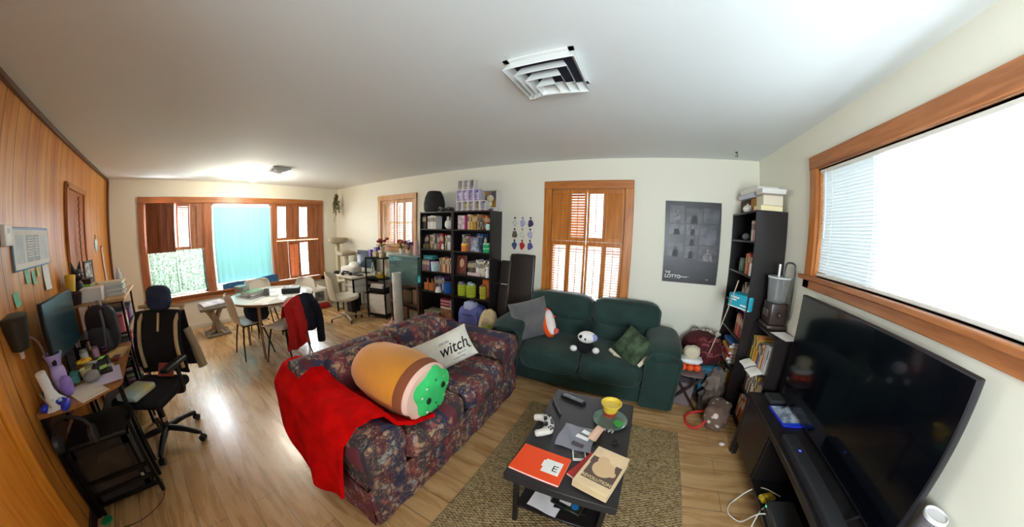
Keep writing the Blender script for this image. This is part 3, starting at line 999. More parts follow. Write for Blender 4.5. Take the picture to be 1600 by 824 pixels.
# ------------------------------------------------------------------ on the green sofa
gp = thing('throw_pillow', 'grey square pillow leaning in left corner of green loveseat', 'pillow', (-1.05, 2.63, 0.635), R(32))
MB().pillow(0.42, 0.42, 0.14, T(0, 0, 0, R(66), R(-14)), 14).build('pillow_body', M('grey_suede', (96, 94, 96), 0.9, var=0.15, vs=7, bump=0.15, sheen=0.3), gp)
orr = thing('fox_plush', 'long orange and white plush leaning on green loveseat back', 'plush toy', (-0.80, 2.60, 0.47), R(10))
mm = T(0, 0, 0.02, R(-36), R(-24))
MB().ball((0, 0, 0.16), 0.17, (0.42, 0.40, 1.0), 16, 12, mm, 0.03, 0.8).build('body', M('vivid_orange_plush', (232, 84, 24), 0.9, bump=0.2), orr)
MB().ball((0.032, -0.024, 0.145), 0.15, (0.33, 0.36, 0.95), 16, 12, mm, 0.03, 0.8).build('belly', M('white_plush', (236, 226, 220), 0.9, bump=0.2), orr)
MB().ball((0.07, -0.03, 0.03), 0.035, (1, 0.8, 0.9), 12, 8, mm).build('foot', M('coral_plush', (222, 92, 84), 0.9), orr)
MB().ball((0.075, -0.03, 0.19), 0.02, (1.3, .7, .7), 10, 8, mm).build('paw', M('coral_plush', (222, 92, 84), 0.9), orr)

bp_ = thing('panda_plush', 'small black and white plush sitting mid seat of green loveseat', 'plush toy', (-0.41, 2.46, 0.445), R(8))
blk = M('black_plush', (14, 13, 14), 0.95, bump=0.3)
wpl = M('white_fleece', (228, 226, 222), 0.95, bump=0.3)
MB().ball((0, 0, 0.065), 0.075, (1.1, 0.9, 0.9), 16, 12).build('body', blk, bp_)
hd = MB().ball((0.01, -0.01, 0.165), 0.07, (1.25, 0.9, 0.82), 16, 12).build('head', wpl, bp_)
MB().ball((0.0, -0.062, 0.165), 0.018, (1, .6, 1), 10, 8).ball((-0.045, -0.052, 0.18), 0.018, (1, .6, 1), 10, 8).build('eye_patches', blk, hd)
MB().ball((0.075, -0.03, 0.17), 0.036, (1, .7, 1), 12, 8).build('lilac_flower', M('lilac_plush', (150, 148, 206), 0.9), hd)
for sx in (-1, 1):
    q = MB().ball((sx * 0.105, -0.04, 0.05), 0.03, (1.2, 1, 1), 12, 8).build('paw', wpl, bp_)
cam_p = thing('throw_pillow', 'camouflage pillow with cream fringe against right arm of green loveseat', 'pillow', (0.03, 2.53, 0.555), R(-34))
cm_ = M('camo_print', (74, 92, 66), 0.9, rgb2=(36, 50, 34), vs=14)
pmx = T(0, 0, 0, R(52), R(20))
pbod = MB().pillow(0.32, 0.30, 0.12, pmx, 14).build('pillow_body', cm_, cam_p)
fr = MB()
for k in range(60):
    t = -0.15 + 0.3 * k / 59
    for x, y, dx, dy in ((t, -0.15, 0, -1), (0.155, t, 1, 0)):
        fr.cyl((x, y, 0), (x + dx * 0.03 + random.uniform(-.006, .006), y + dy * 0.03, random.uniform(-.008, .008)), 0.005, 0.003, 5, True, pmx)
fr.build('fringe', M('cream_fringe', (222, 212, 188), 0.9), cam_p)
for k, (x, y, w_, a) in enumerate(((0.02, 0.06, 0.09, 0.5), (-0.05, -0.02, 0.08, -0.4), (0.07, -0.05, 0.07, 0.9), (0.06, 0.02, 0.06, 0.2))):
    mbp = MB().ball((0, 0, 0), 0.03, (w_ / 0.06, 0.3, 0.05), 12, 6, pmx @ T(x, y, 0.058 - 0.9 * (x * x + y * y), 0, 0, a))
    mbp.build('print_patch', M('camo_white', (206, 206, 190), 0.9) if k % 2 else M('camo_rust', (128, 84, 56), 0.9), cam_p)

# ================================================================== rug and coffee table
rug = MB().box(-0.79, 0.22, 0.0, 0.53, 2.11, 0.010, 0.004)
tag(rug.build('jute_rug', rug_mat()), 'large woven brown jute rug under the black coffee table', 'rug')
ct = thing('coffee_table', 'black-brown rectangular coffee table with open lower shelf on jute rug', 'table', (-0.18, 1.315, 0.010))
bw = M('matte_black_top', (40, 38, 40), 0.5, var=0.12, vs=5)
MB().box(-0.277, -0.428, 0.390, 0.277, 0.428, 0.440, 0.003).build('table_top', bw, ct)
for x in (-0.225, 0.225):
    for y in (-0.375, 0.375): MB().box(x - 0.013, y - 0.013, 0, x + 0.013, y + 0.013, 0.39, 0.002).build('leg', black_wood, ct)
MB().box(-0.225, -0.375, 0.13, 0.225, 0.375, 0.15, 0.002).build('lower_shelf', black_wood, ct)
CT = 0.450
pad = thing('game_controller', 'white and silver game controller on left edge of coffee table', 'game controller', (-0.375, 1.31, CT + 0.001), R(-66))
sil = M('controller_silver', (206, 200, 190), 0.35)
mb = MB().ball((0, 0, 0.025), 0.05, (0.95, 0.62, 0.42), 18, 10, None, 0, 0.7)
for s in (-1, 1):
    mb.ball((s * 0.052, -0.012, 0.024), 0.032, (1, 1.1, 0.7), 14, 10)
    mb.tube([(s * 0.056, -0.01, 0.022), (s * 0.070, -0.05, 0.02), (s * 0.074, -0.085, 0.016)], [0.023, 0.021, 0.014], 12, smooth=1)
mb.build('shell', sil, pad)
for s in (-1, 1):
    MB().cyl((s * 0.026, -0.020, 0.040), (s * 0.026, -0.020, 0.056), 0.011, 0.012, 14).build('thumbstick', black_plastic, pad)
MB().box(-0.024, 0.006, 0.040, 0.024, 0.026, 0.048, 0.004).build('touchpad', M('pad_dark', (52, 52, 56), 0.4), pad)
bb = MB()
for a in range(4): bb.cyl((0.056 + 0.012 * math.cos(a * PI / 2), 0.004 + 0.012 * math.sin(a * PI / 2), 0.040), (0.056 + 0.012 * math.cos(a * PI / 2), 0.004 + 0.012 * math.sin(a * PI / 2), 0.049), 0.005, seg=8)
bb.build('face_buttons', black_plastic, pad)
MB().box(-0.070, 0.000, 0.042, -0.042, 0.008, 0.049, 0.002).box(-0.060, -0.010, 0.042, -0.052, 0.018, 0.049, 0.002).build('direction_pad', black_plastic, pad)

vp = thing('vape_pen', 'slim dark pen lying beside controller on coffee table', 'pen', (-0.385, 1.505, CT), R(-56))
MB().cyl((-0.075, 0, 0.009), (0.075, 0, 0.009), 0.009, seg=12).build('barrel', M('gunmetal', (70, 76, 84), 0.3, 0.7), vp)
MB().cyl((-0.105, 0, 0.009), (-0.075, 0, 0.009), 0.004, 0.008, seg=12).build('tip', black_plastic, vp)

rc = thing('remote_control', 'black television remote at far end of coffee table', 'remote control', (-0.312, 1.645, CT), R(-14))
MB().box(-0.09, -0.023, 0, 0.09, 0.023, 0.02, 0.006, seg=2).build('body', black_plastic, rc)
mb = MB()
for i in range(11):
    for j in range(3): mb.box(-0.078 + i * 0.014, -0.015 + j * 0.012, 0.019, -0.070 + i * 0.014, -0.008 + j * 0.012, 0.0225, 0.001)
mb.build('buttons', M('button_grey', (150, 150, 156), 0.5), rc)

pt = thing('glass_plate', 'round clear glass plate under yellow pot on coffee table', 'plate', (-0.04, 1.515, CT))
gls = M('green_tint_glass', (150, 182, 168), 0.08, trans=0.7)
MB().lathe([(0, 0.0), (0.07, 0.0), (0.108, 0.012), (0.108, 0.017), (0.068, 0.005), (0, 0.005)], 40).build('plate_body', gls, pt)
tag(MB().lathe([(0, 0), (0.022, 0), (0.03, 0.01), (0.03, 0.012), (0, 0.012)], 20).build('green_dish', M('bright_green_glass', (52, 150, 60), 0.3), None, (0.015, 1.487, CT + 0.007)), 'small round green dish lying on clear glass plate', 'dish')
yb = thing('yellow_pot', 'small yellow ceramic pot with red band on coffee table plate', 'pot', (-0.05, 1.568, CT + 0.007))
ycer = M('yellow_ceramic', (216, 184, 60), 0.4)
MB().lathe([(0, 0.0), (0.036, 0.0), (0.048, 0.05), (0.062, 0.088), (0.066, 0.09), (0.066, 0.096), (0.058, 0.096), (0.044, 0.05), (0.032, 0.008), (0, 0.008)], 32).build('bowl', ycer, yb)
MB().lathe([(0.0385, 0.004), (0.046, 0.036), (0.0475, 0.036), (0.0395, 0.004)], 32).build('red_band', M('red_glaze', (160, 56, 36), 0.4), yb)
MB().lathe([(0, 0.07), (0.05, 0.072), (0.052, 0.074), (0, 0.076)], 28).build('contents', M('pale_yellow_wax', (232, 208, 96), 0.6), yb)

cl_ = MB()
cl_.sheet(lambda u, v: (-0.195 + (u - .5) * 0.20 - 0.006 * math.sin(v * 5), 1.285 + (v - .5) * 0.20, CT + 0.004 + 0.003 * (1 + math.sin(u * 9 + v * 7))), 14, 14, 0.002)
tag(cl_.build('plastic_sleeve', M('grey_translucent_plastic', (128, 130, 140), 0.25, coat=0.4), None), 'grey plastic sleeve lying in middle of coffee table', 'plastic sleeve')
for k, (x, y, w_, h_, rz, m_, lb) in enumerate((
        (-0.150, 1.340, 0.055, 0.03, -20, 'w', 'small white label upper on grey plastic sleeve'),
        (-0.165, 1.292, 0.075, 0.028, -14, 'w', 'wide white label lower on grey plastic sleeve'),
        (-0.175, 1.225, 0.070, 0.030, -12, 'd', 'dark grey label near front of grey plastic sleeve'))):
    q = MB().box(-w_ / 2, -h_ / 2, 0, w_ / 2, h_ / 2, 0.0015)
    tag(q.build('paper_label', paper if m_ == 'w' else M('dark_label', (70, 62, 72), 0.6), None, (x, y, CT + 0.0105), (0, 0, R(rz))), lb, 'label')
rcpt = MB().sheet(lambda u, v: ((u - .5) * 0.052, (v - .5) * 0.14, 0.004 + 0.006 * math.sin(v * 3.1) + 0.002 * math.sin(u * 7)), 6, 12, 0.001)
tag(rcpt.build('peach_note', M('peach_paper', (226, 186, 158), 0.8), None, (-0.095, 1.355, CT + 0.010), (0, 0, R(-14))), 'peach paper slip curling over the grey plastic sleeve', 'paper slip')
ph = thing('instant_photo', 'small white framed instant photo between notebook and thick book', 'photo', (-0.150, 1.163, CT), R(18))
MB().box(-0.035, -0.045, 0, 0.035, 0.045, 0.001).build('card', paper, ph)
MB().box(-0.029, -0.026, 0.001, 0.029, 0.038, 0.0014).build('picture', M('dim_picture', (78, 74, 70), 0.4, rgb2=(34, 30, 28), vs=40), ph)
nb = thing('notebook', 'bright orange notebook with white label at front of coffee table', 'notebook', (-0.313, 1.015, CT), R(-3))
MB().box(-0.132, -0.095, 0.010, 0.132, 0.095, 0.013, 0.001).build('front_cover', M('orange_cover', (236, 72, 14), 0.45), nb)
MB().box(-0.130, -0.094, 0.002, 0.131, 0.094, 0.010).build('pages', paper, nb)
MB().box(-0.132, -0.095, 0, 0.132, 0.095, 0.002).build('back_cover', M('orange_cover'  , (236, 72, 14), 0.45), nb)
lb_ = MB().box(0.018, -0.045, 0.013, 0.108, 0.045, 0.0136, 0.004).box(0.008, -0.012, 0.013, 0.020, 0.032, 0.0135, 0.002).build('white_label', paper, nb)
em = MB().box(0.068, -0.024, 0.0136, 0.074, 0.014, 0.014).box(0.074, 0.009, 0.0136, 0.094, 0.014, 0.014).box(0.074, -0.007, 0.0136, 0.090, -0.002, 0.014).box(0.074, -0.024, 0.0136, 0.094, -0.019, 0.014)
em.build('emblem', ink, nb)
tb = thing('thick_book', 'thick cream book with brown cover art at front right of coffee table', 'book', (-0.008, 1.05, CT), R(-15))
cov = M('cream_cover', (218, 190, 150), 0.6, var=0.05)
MB().box(-0.085, -0.135, 0.004, 0.083, 0.133, 0.042).build('pages', M('aged_pages', (206, 184, 142), 0.8, stretch=(1, 1, 60), var=0.1, vs=30), tb)
MB().box(-0.088, -0.137, 0, 0.086, 0.136, 0.004, 0.001).box(-0.088, -0.137, 0.042, 0.086, 0.136, 0.046, 0.001).box(-0.091, -0.137, 0, -0.086, 0.136, 0.046, 0.002).build('cover', cov, tb)
brn = M('brown_print', (92, 72, 62), 0.6)
MB().box(-0.074, -0.094, 0.046, 0.078, 0.012, 0.0466).box(-0.080, 0.012, 0.046, -0.035, 0.06, 0.0466).box(0.046, 0.012, 0.046, 0.078, 0.05, 0.0466).build('cover_panel', brn, tb)
for (x, y, r_, k) in ((0, 0, 0.055, 0), (-0.02, 0.05, 0.03, 1), (0.05, -0.012, 0.018, 2)):
    MB().cyl((x, y, 0.0461), (x, y, 0.0468 + 0.0002 * k), r_, seg=28).build('cover_medallion', M('tan_print', (206, 172, 130), 0.6), tb)
text('title', 'REVOLUTION', 0.026, M('gold_print', (204, 184, 132), 0.5), tb, (0.0, -0.079, 0.0468), (0, 0, 0), 0.0004, sx=0.93, bold=0.0006)
rb = thing('red_paperback', 'red paperback peeking out beneath thick cream book', 'book', (-0.075, 1.075, CT), R(-24))
tb.location.z = CT + 0.013
MB().box(-0.06, -0.10, 0.0015, 0.06, 0.10, 0.011).build('pages', paper, rb)
MB().box(-0.062, -0.102, 0, 0.061, 0.102, 0.0015).box(-0.062, -0.102, 0.011, 0.061, 0.102, 0.0125).box(-0.063, -0.102, 0, -0.061, 0.102, 0.0125).build('cover', M('red_cover', (190, 44, 36), 0.5), rb)
ky = MB()
for k in range(5): ky.tube([(0.012 * math.cos(t * 0.7) + 0.004 * k, 0.03 * t / 6 + 0.01 * math.sin(t + k), 0.003) for t in range(7)], 0.002, 5, smooth=1)
tag(ky.build('tangled_cord', black_plastic, None, (0.02, 1.315, CT)), 'tangled black cord right of plate on coffee table', 'cord')
er = MB().ball((0, 0, 0.009), 0.009, (1.4, 1, 1), 10, 8)
tag(er.build('earbud', black_plastic, None, (0.018, 1.305, CT)), 'tiny black earbud at end of cord on coffee table', 'earbud')
lan = MB().tube([(-0.052, 1.385, CT + 0.022), (-0.062, 1.35, CT + 0.020), (-0.058, 1.30, CT + 0.020), (-0.068, 1.26, CT + 0.006), (-0.06, 1.225, CT + 0.004)], 0.003, 6, smooth=2)
tag(lan.build('lanyard', M('maroon_cord', (70, 24, 26), 0.8)), 'dark maroon lanyard loop across the peach slip on coffee table', 'lanyard')
bd = MB()
random.seed(5)
for k in range(9): bd.ball((random.uniform(-.025, .025), random.uniform(-.012, .012), 0.007), 0.007, (1, 1, 1), 8, 6)
tag(bd.build('bead_bracelet', M('silver_beads', (176, 170, 170), 0.3, 0.7), None, (-0.03, 1.41, CT + 0.0)), 'silver bead bracelet at front rim of glass plate', 'bracelet')
# lower shelf
wc = MB().sheet(lambda u, v: ((u - .5) * 0.17, (v - .5) * 0.14, 0.006 + 0.012 * abs(math.sin(u * 4 + v * 3)) * (0.4 + v)), 14, 12, 0.004)
tag(wc.build('white_cloth', M('white_cotton', (222, 218, 222), 0.9), None, (-0.255, 1.02, 0.161), (0, 0, R(-8))), 'folded white cloth on lower shelf of coffee table', 'cloth')
dv = thing('game_case', 'dark game case with blue badge on lower shelf of coffee table', 'game case', (-0.14, 1.05, 0.182), R(-12))
MB().box(-0.085, -0.055, 0, 0.085, 0.055, 0.014, 0.002).build('case', M('case_dark_green', (44, 52, 36), 0.35, rgb2=(24, 22, 26), vs=25), dv)
MB().cyl((0.045, -0.018, 0.014), (0.045, -0.018, 0.0146), 0.02, seg=20).build('blue_badge', M('blue_badge', (40, 120, 190), 0.4), dv)
MB().box(-0.045, -0.03, 0.014, 0.02, -0.008, 0.0145).build('white_title', paper, dv)
MB().box(-0.02, 0.015, 0.014, 0.03, 0.035, 0.0145).build('orange_art', M('orange_art', (220, 120, 30), 0.5), dv)
for k in range(1):
    q = MB().box(-0.09, -0.06, 0, 0.09, 0.06, 0.014, 0.002)
    tag(q.build('game_case', black_plastic, None, (-0.125, 1.06, 0.164), (0, 0, R(4))), 'black game case underneath the badge case on lower shelf', 'game case')

# ================================================================== television wall
tvb = thing('tv_bench', 'long low black television bench along right wall', 'tv bench', (0.95, 1.12, 0))
D_ = 0.318
MB().box(0, -0.90, 0.495, D_, 0.88, 0.535, 0.003).build('bench_top', black_wood, tvb)
MB().box(0.012, -0.88, 0.13, D_, 0.865, 0.15, 0.002).build('bottom_panel', black_wood, tvb)
for y in (0.845, 0.40, -0.24, -0.88): MB().box(0.012, y, 0.15, D_, y + 0.02, 0.495, 0.002).build('partition', black_wood, tvb)
MB().box(D_ - 0.012, -0.86, 0.15, D_ - 0.004, 0.845, 0.495).build('back_panel', black_wood, tvb)
MB().box(0.004, 0.425, 0.155, 0.02, 0.84, 0.49, 0.002).build('door', black_wood, tvb)
for y in (0.84, -0.86):
    for x in (0.03, D_ - 0.04): MB().box(x - 0.02, y - 0.02, 0, x + 0.02, y + 0.02, 0.13, 0.003).build('leg', black_wood, tvb)
MB().box(0.0, 0.842, 0.0, 0.03, 0.875, 0.495, 0.002).build('end_post', black_wood, tvb)
BT = 0.535
tv = thing('television', 'large flat black television standing on black bench', 'television', (1.165, 1.335, BT))
scr = M('tv_screen_glass', (6, 8, 14), 0.12, coat=0.3)
MB().box(-0.006, -0.625, 0.035, 0.03, 0.625, 0.75, 0.006, seg=2).build('housing', M('tv_bezel', (44, 42, 46), 0.35, 0.4), tv)
MB().box(-0.008, -0.615, 0.048, -0.0055, 0.615, 0.742).build('screen', scr, tv)
for y in (-0.45, 0.45):
    MB().tube([(-0.07, y, 0.005), (0.0, y, 0.03), (0.02, y, 0.05), (0.04, y, 0.03), (0.085, y, 0.005)], 0.006, 8).build('stand_foot', black_metal, tv)
sb = thing('soundbar', 'long black fabric soundbar on bench in front of television', 'soundbar', (1.015, 0.99, BT))
MB().box(-0.045, -0.45, 0, 0.045, 0.45, 0.055, 0.012, seg=3).build('body', M('soundbar_mesh', (26, 26, 30), 0.7, bump=0.3, bs=600), sb)
MB().cyl((0, 0.30, 0.055), (0, 0.30, 0.057), 0.008, seg=14).build('indicator', M('blue_led', (70, 80, 220), 0.4, emit=0.6), sb)
bc = thing('game_case', 'blue plastic game case with printed cover on television bench', 'game case', (1.115, 1.69, BT), R(4))
MB().box(-0.075, -0.115, 0, 0.075, 0.115, 0.016, 0.003).build('case', M('blue_case', (28, 48, 190), 0.3), bc)
MB().box(-0.068, -0.085, 0.016, 0.070, 0.108, 0.0166).build('sleeve', M('printed_sleeve', (196, 206, 216), 0.35, rgb2=(96, 110, 130), vs=22), bc)
MB().box(-0.068, -0.098, 0.016, 0.070, -0.086, 0.0168).build('blue_strip', M('deep_blue_strip', (24, 84, 200), 0.35), bc)
text('cover_title', 'STEAM', 0.052, M('dark_title', (40, 36, 40), 0.5), bc, (0.0, 0.02, 0.0168), (0, 0, R(-90)), 0.0003, sx=0.8)
dkb = MB().box(-0.07, -0.06, 0, 0.07, 0.06, 0.03, 0.004)
tag(dkb.build('black_box', M('charcoal_box', (42, 44, 44), 0.5), None, (1.125, 1.90, BT), (0, 0, R(3))), 'flat charcoal box at far end of television bench', 'box')
spk = thing('cylinder_speaker', 'small silver cylinder speaker beside television near wall', 'speaker', (1.215, 0.655, BT))
MB().lathe([(0, 0), (0.042, 0), (0.045, 0.01), (0.045, 0.265), (0.042, 0.275), (0, 0.275)], 28).build('body', M('speaker_grey', (106, 102, 106), 0.45, bump=0.2, bs=500), spk)
MB().lathe([(0.036, 0.276), (0.044, 0.276), (0.045, 0.272), (0.045, 0.284), (0.041, 0.286), (0.036, 0.280)], 28).build('rim', M('speaker_rim', (222, 222, 224), 0.35), spk)
cs = thing('game_console', 'slim black game console inside television bench', 'game console', (1.045, 1.12, 0.151))
MB().box(-0.07, -0.16, 0.0, 0.10, 0.16, 0.035, 0.006).box(-0.075, -0.165, 0.040, 0.10, 0.165, 0.078, 0.008).build('body', M('console_black', (58, 58, 60), 0.4), cs)
MB().box(-0.0765, 0.13, 0.05, -0.074, 0.145, 0.056).build('status_light', M('green_led', (60, 220, 150), 0.4, emit=1.5), cs)
cab = MB().tube([(1.12, 1.38, 0.16), (1.02, 1.46, 0.158), (0.945, 1.47, 0.10), (0.90, 1.47, 0.01), (0.84, 1.42, 0.008), (0.82, 1.35, 0.008), (0.87, 1.30, 0.008), (0.90, 1.28, 0.02), (0.94, 1.25, 0.15), (1.0, 1.22, 0.18), (1.04, 1.31, 0.16)], 0.004, 7, smooth=3)
tag(cab.build('white_cable', white_plastic), 'white cable looping out of television bench onto floor', 'cable')
cab = MB().tube([(1.08, 1.36, 0.156), (1.0, 1.30, 0.156), (0.948, 1.26, 0.14), (0.925, 1.20, 0.01), (0.90, 1.12, 0.008), (0.925, 1.05, 0.008)], 0.004, 7, smooth=3)
tag(cab.build('white_cable', white_plastic), 'shorter white cable trailing from bench nearest the camera', 'cable')
sn = MB().cushion(-0.05, -0.03, 0, 0.05, 0.03, 0.03, r=0.012, puff=0.012, n=3)
tag(sn.build('snack_bag', M('yellow_foil', (226, 190, 40), 0.3, rgb2=(110, 90, 30), vs=40), None, (1.02, 1.36, 0.151), (0, 0, R(20))), 'yellow snack bag beside console in television bench', 'bag')
wb = MB().ball((0, 0, 0.014), 0.022, (1.3, 0.9, 0.62), 14, 10, None, 0.1)
tag(wb.build('white_pebble', M('white_stone', (206, 196, 186), 0.6), None, (0.895, 2.03, 0.0)), 'small white pebble-like object on floor by bench end', 'pebble')
# ================================================================== dining corner
dt = thing('dining_table', 'round white topped dining table with tapered wooden legs before far window', 'table', (-4.16, 1.16, 0))
MB().lathe([(0, 0.712), (0.56, 0.712), (0.575, 0.718), (0.578, 0.728), (0.575, 0.736), (0.565, 0.74), (0, 0.74)], 56).build('table_top', M('glossy_white_top', (216, 222, 220), 0.14), dt)
MB().lathe([(0.5755, 0.709), (0.581, 0.713), (0.582, 0.733), (0.5765, 0.737)], 56).build('edge_band', M('wooden_edge', (140, 112, 82), 0.5), dt)
lgm = M('light_brown_leg', (150, 118, 82), 0.45)
for a in (-42, 48, 138, 228):
    c_, s_ = math.cos(R(a)), math.sin(R(a))
    MB().cyl((0.46 * c_, 0.46 * s_, 0), (0.40 * c_, 0.40 * s_, 0.712), 0.015, 0.024, 14).build('leg', lgm, dt)
ap = MB()
for a in (3, 93, 183, 273): ap.box(-0.29, 0.275, 0.655, 0.29, 0.295, 0.712, 0.003, m=Matrix.Rotation(R(a), 4, 'Z'))
ap.build('apron', lgm, dt)

shell_m = M('white_chair_shell', (222, 218, 206), 0.35)
leg_m = M('dark_chair_leg', (34, 26, 24), 0.4, 0.3)


def chair_pt(u, v):
    P = [(-0.225, 0.425), (-0.20, 0.445), (-0.10, 0.440), (0.02, 0.428), (0.12, 0.432), (0.185, 0.47), (0.215, 0.54), (0.235, 0.63), (0.25, 0.73), (0.262, 0.80), (0.265, 0.825)]
    Wd = [0.19, 0.21, 0.22, 0.225, 0.225, 0.225, 0.222, 0.222, 0.220, 0.195, 0.14]
    k = v * (len(P) - 1)
    i = min(int(k), len(P) - 2)
    t = k - i
    y = P[i][0] * (1 - t) + P[i + 1][0] * t
    z = P[i][1] * (1 - t) + P[i + 1][1] * t
    w_ = Wd[i] * (1 - t) + Wd[i + 1] * t
    x = (u * 2 - 1)
    c2 = abs(x) ** 2.5
    return (x * w_, y - 0.05 * c2 * min(1, max(0, (v - 0.4) * 4)), z + 0.035 * c2 * (1 - min(1, max(0, (v - 0.4) * 4))))


def make_chair(label):
    t = thing('dining_chair', label, 'chair', (0, 0, 0), 0, 'white shell chairs round the dining table')
    MB().sheet(chair_pt, 18, 30, 0.008).build('shell', shell_m, t, angle=70)
    for sx in (-1, 1):
        for y0, y1 in ((-0.12, -0.21), (0.12, 0.20)):
            MB().tube([(sx * 0.13, y0, 0.425), (sx * 0.165, (y0 + y1) / 2, 0.24), (sx * 0.205, y1, 0.0)], [0.012, 0.011, 0.009], 10).build('leg', leg_m, t)
    MB().box(-0.14, -0.13, 0.412, 0.14, 0.13, 0.424, 0.004).build('seat_bracket', leg_m, t)
    return t


ch = make_chair('white shell chair holding navy bag, nearest the wood panelled wall')
ch.location, ch.rotation_euler = (-4.14, 0.80, 0), (0, 0, R(184))
chB = dup(ch, (-3.63, 1.13, 0), R(-60), 'white shell chair with red and navy jacket hung over its back')
chC = dup(ch, (-4.84, 1.19, 0), R(92), 'white shell chair between dining table and teal curtain')
chD = dup(ch, (-4.44, 1.62, 0), R(22), 'white shell chair on far side of dining table, beside pet crate')
nvy = M('navy_canvas', (26, 34, 56), 0.85, var=0.2, vs=8, bump=0.2, bs=120)
ng = thing('navy_bag', 'slouched navy bag on seat of white chair by wood wall', 'bag', (-4.12, 0.90, 0.44), R(10))
mb = MB()
puff(mb, -0.19, -0.13, 0.0, 0.19, 0.15, 0.25, 0.7, 0.12)
mb.build('bag_body', nvy, ng)
MB().tube([(-0.12, 0.02, 0.22), (-0.10, 0.0, 0.28), (0.0, -0.02, 0.30), (0.10, 0.02, 0.27), (0.13, 0.03, 0.21)], 0.009, 8, smooth=2).build('strap', nvy, ng)

# jacket over the near chair's back
jk = thing('jacket', 'red and navy jacket draped over back of near white chair', 'jacket', chB.location, R(-60))


def drape(x0, x1, zf, zb, wob, seed):
    def fn(u, v):
        x = x0 + (x1 - x0) * u
        top = 0.845 - 0.30 * abs(x) ** 2.2 * 4.0
        if v < 0.3:
            t = v / 0.3
            y, z = 0.205 + 0.045 * t, zf + (top - zf) * t
        else:
            t = (v - 0.3) / 0.7
            y, z = 0.285 + 0.02 * t + 0.025 * math.sin(t * 3), top + (zb - top) * t
            y += wob * math.sin(x * 38 + seed) * t + 0.012 * mnoise.noise(Vector((x * 9, t * 4, seed)))
            x += 0.045 * t * (1 if x > 0 else -0.4) + 0.01 * math.sin(t * 7 + seed)
            z += 0.018 * math.sin(x * 23 + seed) * t
        return (x, y, z)
    return fn


redj = M('red_fleece', (190, 24, 22), 0.85, var=0.12, vs=6, bump=0.2)
navj = M('navy_fleece', (20, 24, 40), 0.85, var=0.12, vs=6, bump=0.2)
MB().sheet(drape(0.0, 0.28, 0.62, 0.24, 0.016, 1.0), 18, 26, 0.012).build('red_half', redj, jk, angle=70)
MB().sheet(drape(-0.27, 0.0, 0.62, 0.36, 0.014, 2.0), 18, 26, 0.012).build('navy_half', navj, jk, angle=70)
slv = MB().tube([(-0.20, 0.31, 0.72), (-0.27, 0.33, 0.58), (-0.285, 0.33, 0.38), (-0.275, 0.325, 0.15)], [0.05, 0.055, 0.05, 0.045], 14, smooth=2)
slv.build('navy_sleeve', navj, jk)
slv = MB().tube([(0.16, 0.30, 0.74), (0.13, 0.335, 0.58), (0.12, 0.34, 0.42), (0.10, 0.335, 0.30)], [0.045, 0.052, 0.05, 0.045], 14, smooth=2)
slv.build('red_sleeve', redj, jk)

# on the table
TT = 0.741
def book(name, label, loc, rz, w_, d_, t_, cov, group=None, pages=None, cat='book'):
    """flat-lying book"""
    mb = MB()
    mb.box(-w_ / 2, -d_ / 2, 0, w_ / 2, d_ / 2, 0.002).box(-w_ / 2, -d_ / 2, t_ - 0.002, w_ / 2, d_ / 2, t_).box(-w_ / 2, -d_ / 2, 0.002, -w_ / 2 + 0.003, d_ / 2, t_ - 0.002)
    mb.cur = 1
    mb.box(-w_ / 2 + 0.003, -d_ / 2 + 0.003, 0.002, w_ / 2 - 0.003, d_ / 2 - 0.003, t_ - 0.002)
    return tag(mb.build(name, [cov, pages or paper], None, loc, (0, 0, rz), smooth=False), label, cat, group)


cm = lambda n, c, r=0.5: M(n, c, r)
book('book', 'dark book at the bottom of small pile on dining table', (-4.20, 0.93, TT), R(20), 0.24, 0.30, 0.022, cm('charcoal_cover', (52, 52, 56)))
book('book', 'white book in middle of small pile on dining table', (-4.21, 0.93, TT + 0.0225), R(28), 0.21, 0.27, 0.018, cm('white_cover', (214, 214, 208)))
book('book', 'green book on top of small pile on dining table', (-4.22, 0.92, TT + 0.041), R(14), 0.20, 0.26, 0.03, cm('green_cover', (96, 140, 104)))
gb = thing('clear_box', 'clear plastic box at left edge of dining table', 'box', (-4.33, 0.80, TT), R(25))
gb_m = M('clear_acrylic', (224, 234, 234), 0.08, trans=0.9)
mb = MB().box(-0.07, -0.07, 0, 0.07, 0.07, 0.004)
for a in range(4): mb.box(-0.07, -0.07, 0.004, 0.07, -0.066, 0.13, m=Matrix.Rotation(a * PI / 2, 4, 'Z'))
mb.build('box_walls', gb_m, gb)
MB().box(-0.073, -0.073, 0.131, 0.073, 0.073, 0.140, 0.003).build('lid', gb_m, gb)
db = MB().box(-0.12, -0.08, 0, 0.12, 0.08, 0.07, 0.006)
tag(db.build('dark_case', M('black_case', (36, 34, 40), 0.5), None, (-4.02, 1.40, TT), (0, 0, R(60))), 'black zipped case at right rear of dining table', 'case')
for k, (x, y, rz, lb) in enumerate(((-4.12, 1.20, 12, 'loose white sheet lying mid dining table'), (-4.38, 1.28, -20, 'loose white sheet toward window side of dining table'), (-3.83, 0.98, 40, 'loose white sheet near front edge of dining table'))):
    tag(MB().box(-0.105, -0.148, 0, 0.105, 0.148, 0.0012).build('paper_sheet', paper, None, (x, y, TT), (0, 0, R(rz))), lb, 'paper')
mug = MB().lathe([(0, 0), (0.034, 0), (0.036, 0.008), (0.037, 0.085), (0.033, 0.085), (0.032, 0.01), (0, 0.008)], 20)
mg = thing('grey_mug', 'grey mug among papers on dining table', 'mug', (-4.10, 1.08, TT + 0.0015))
mug.build('cup', M('grey_stoneware', (110, 114, 116), 0.4), mg)
MB().tube([(0.036, 0, 0.07), (0.06, 0, 0.065), (0.06, 0, 0.03), (0.036, 0, 0.02)], 0.005, 8, smooth=2).build('handle', M('grey_stoneware', (110, 114, 116), 0.4), mg)
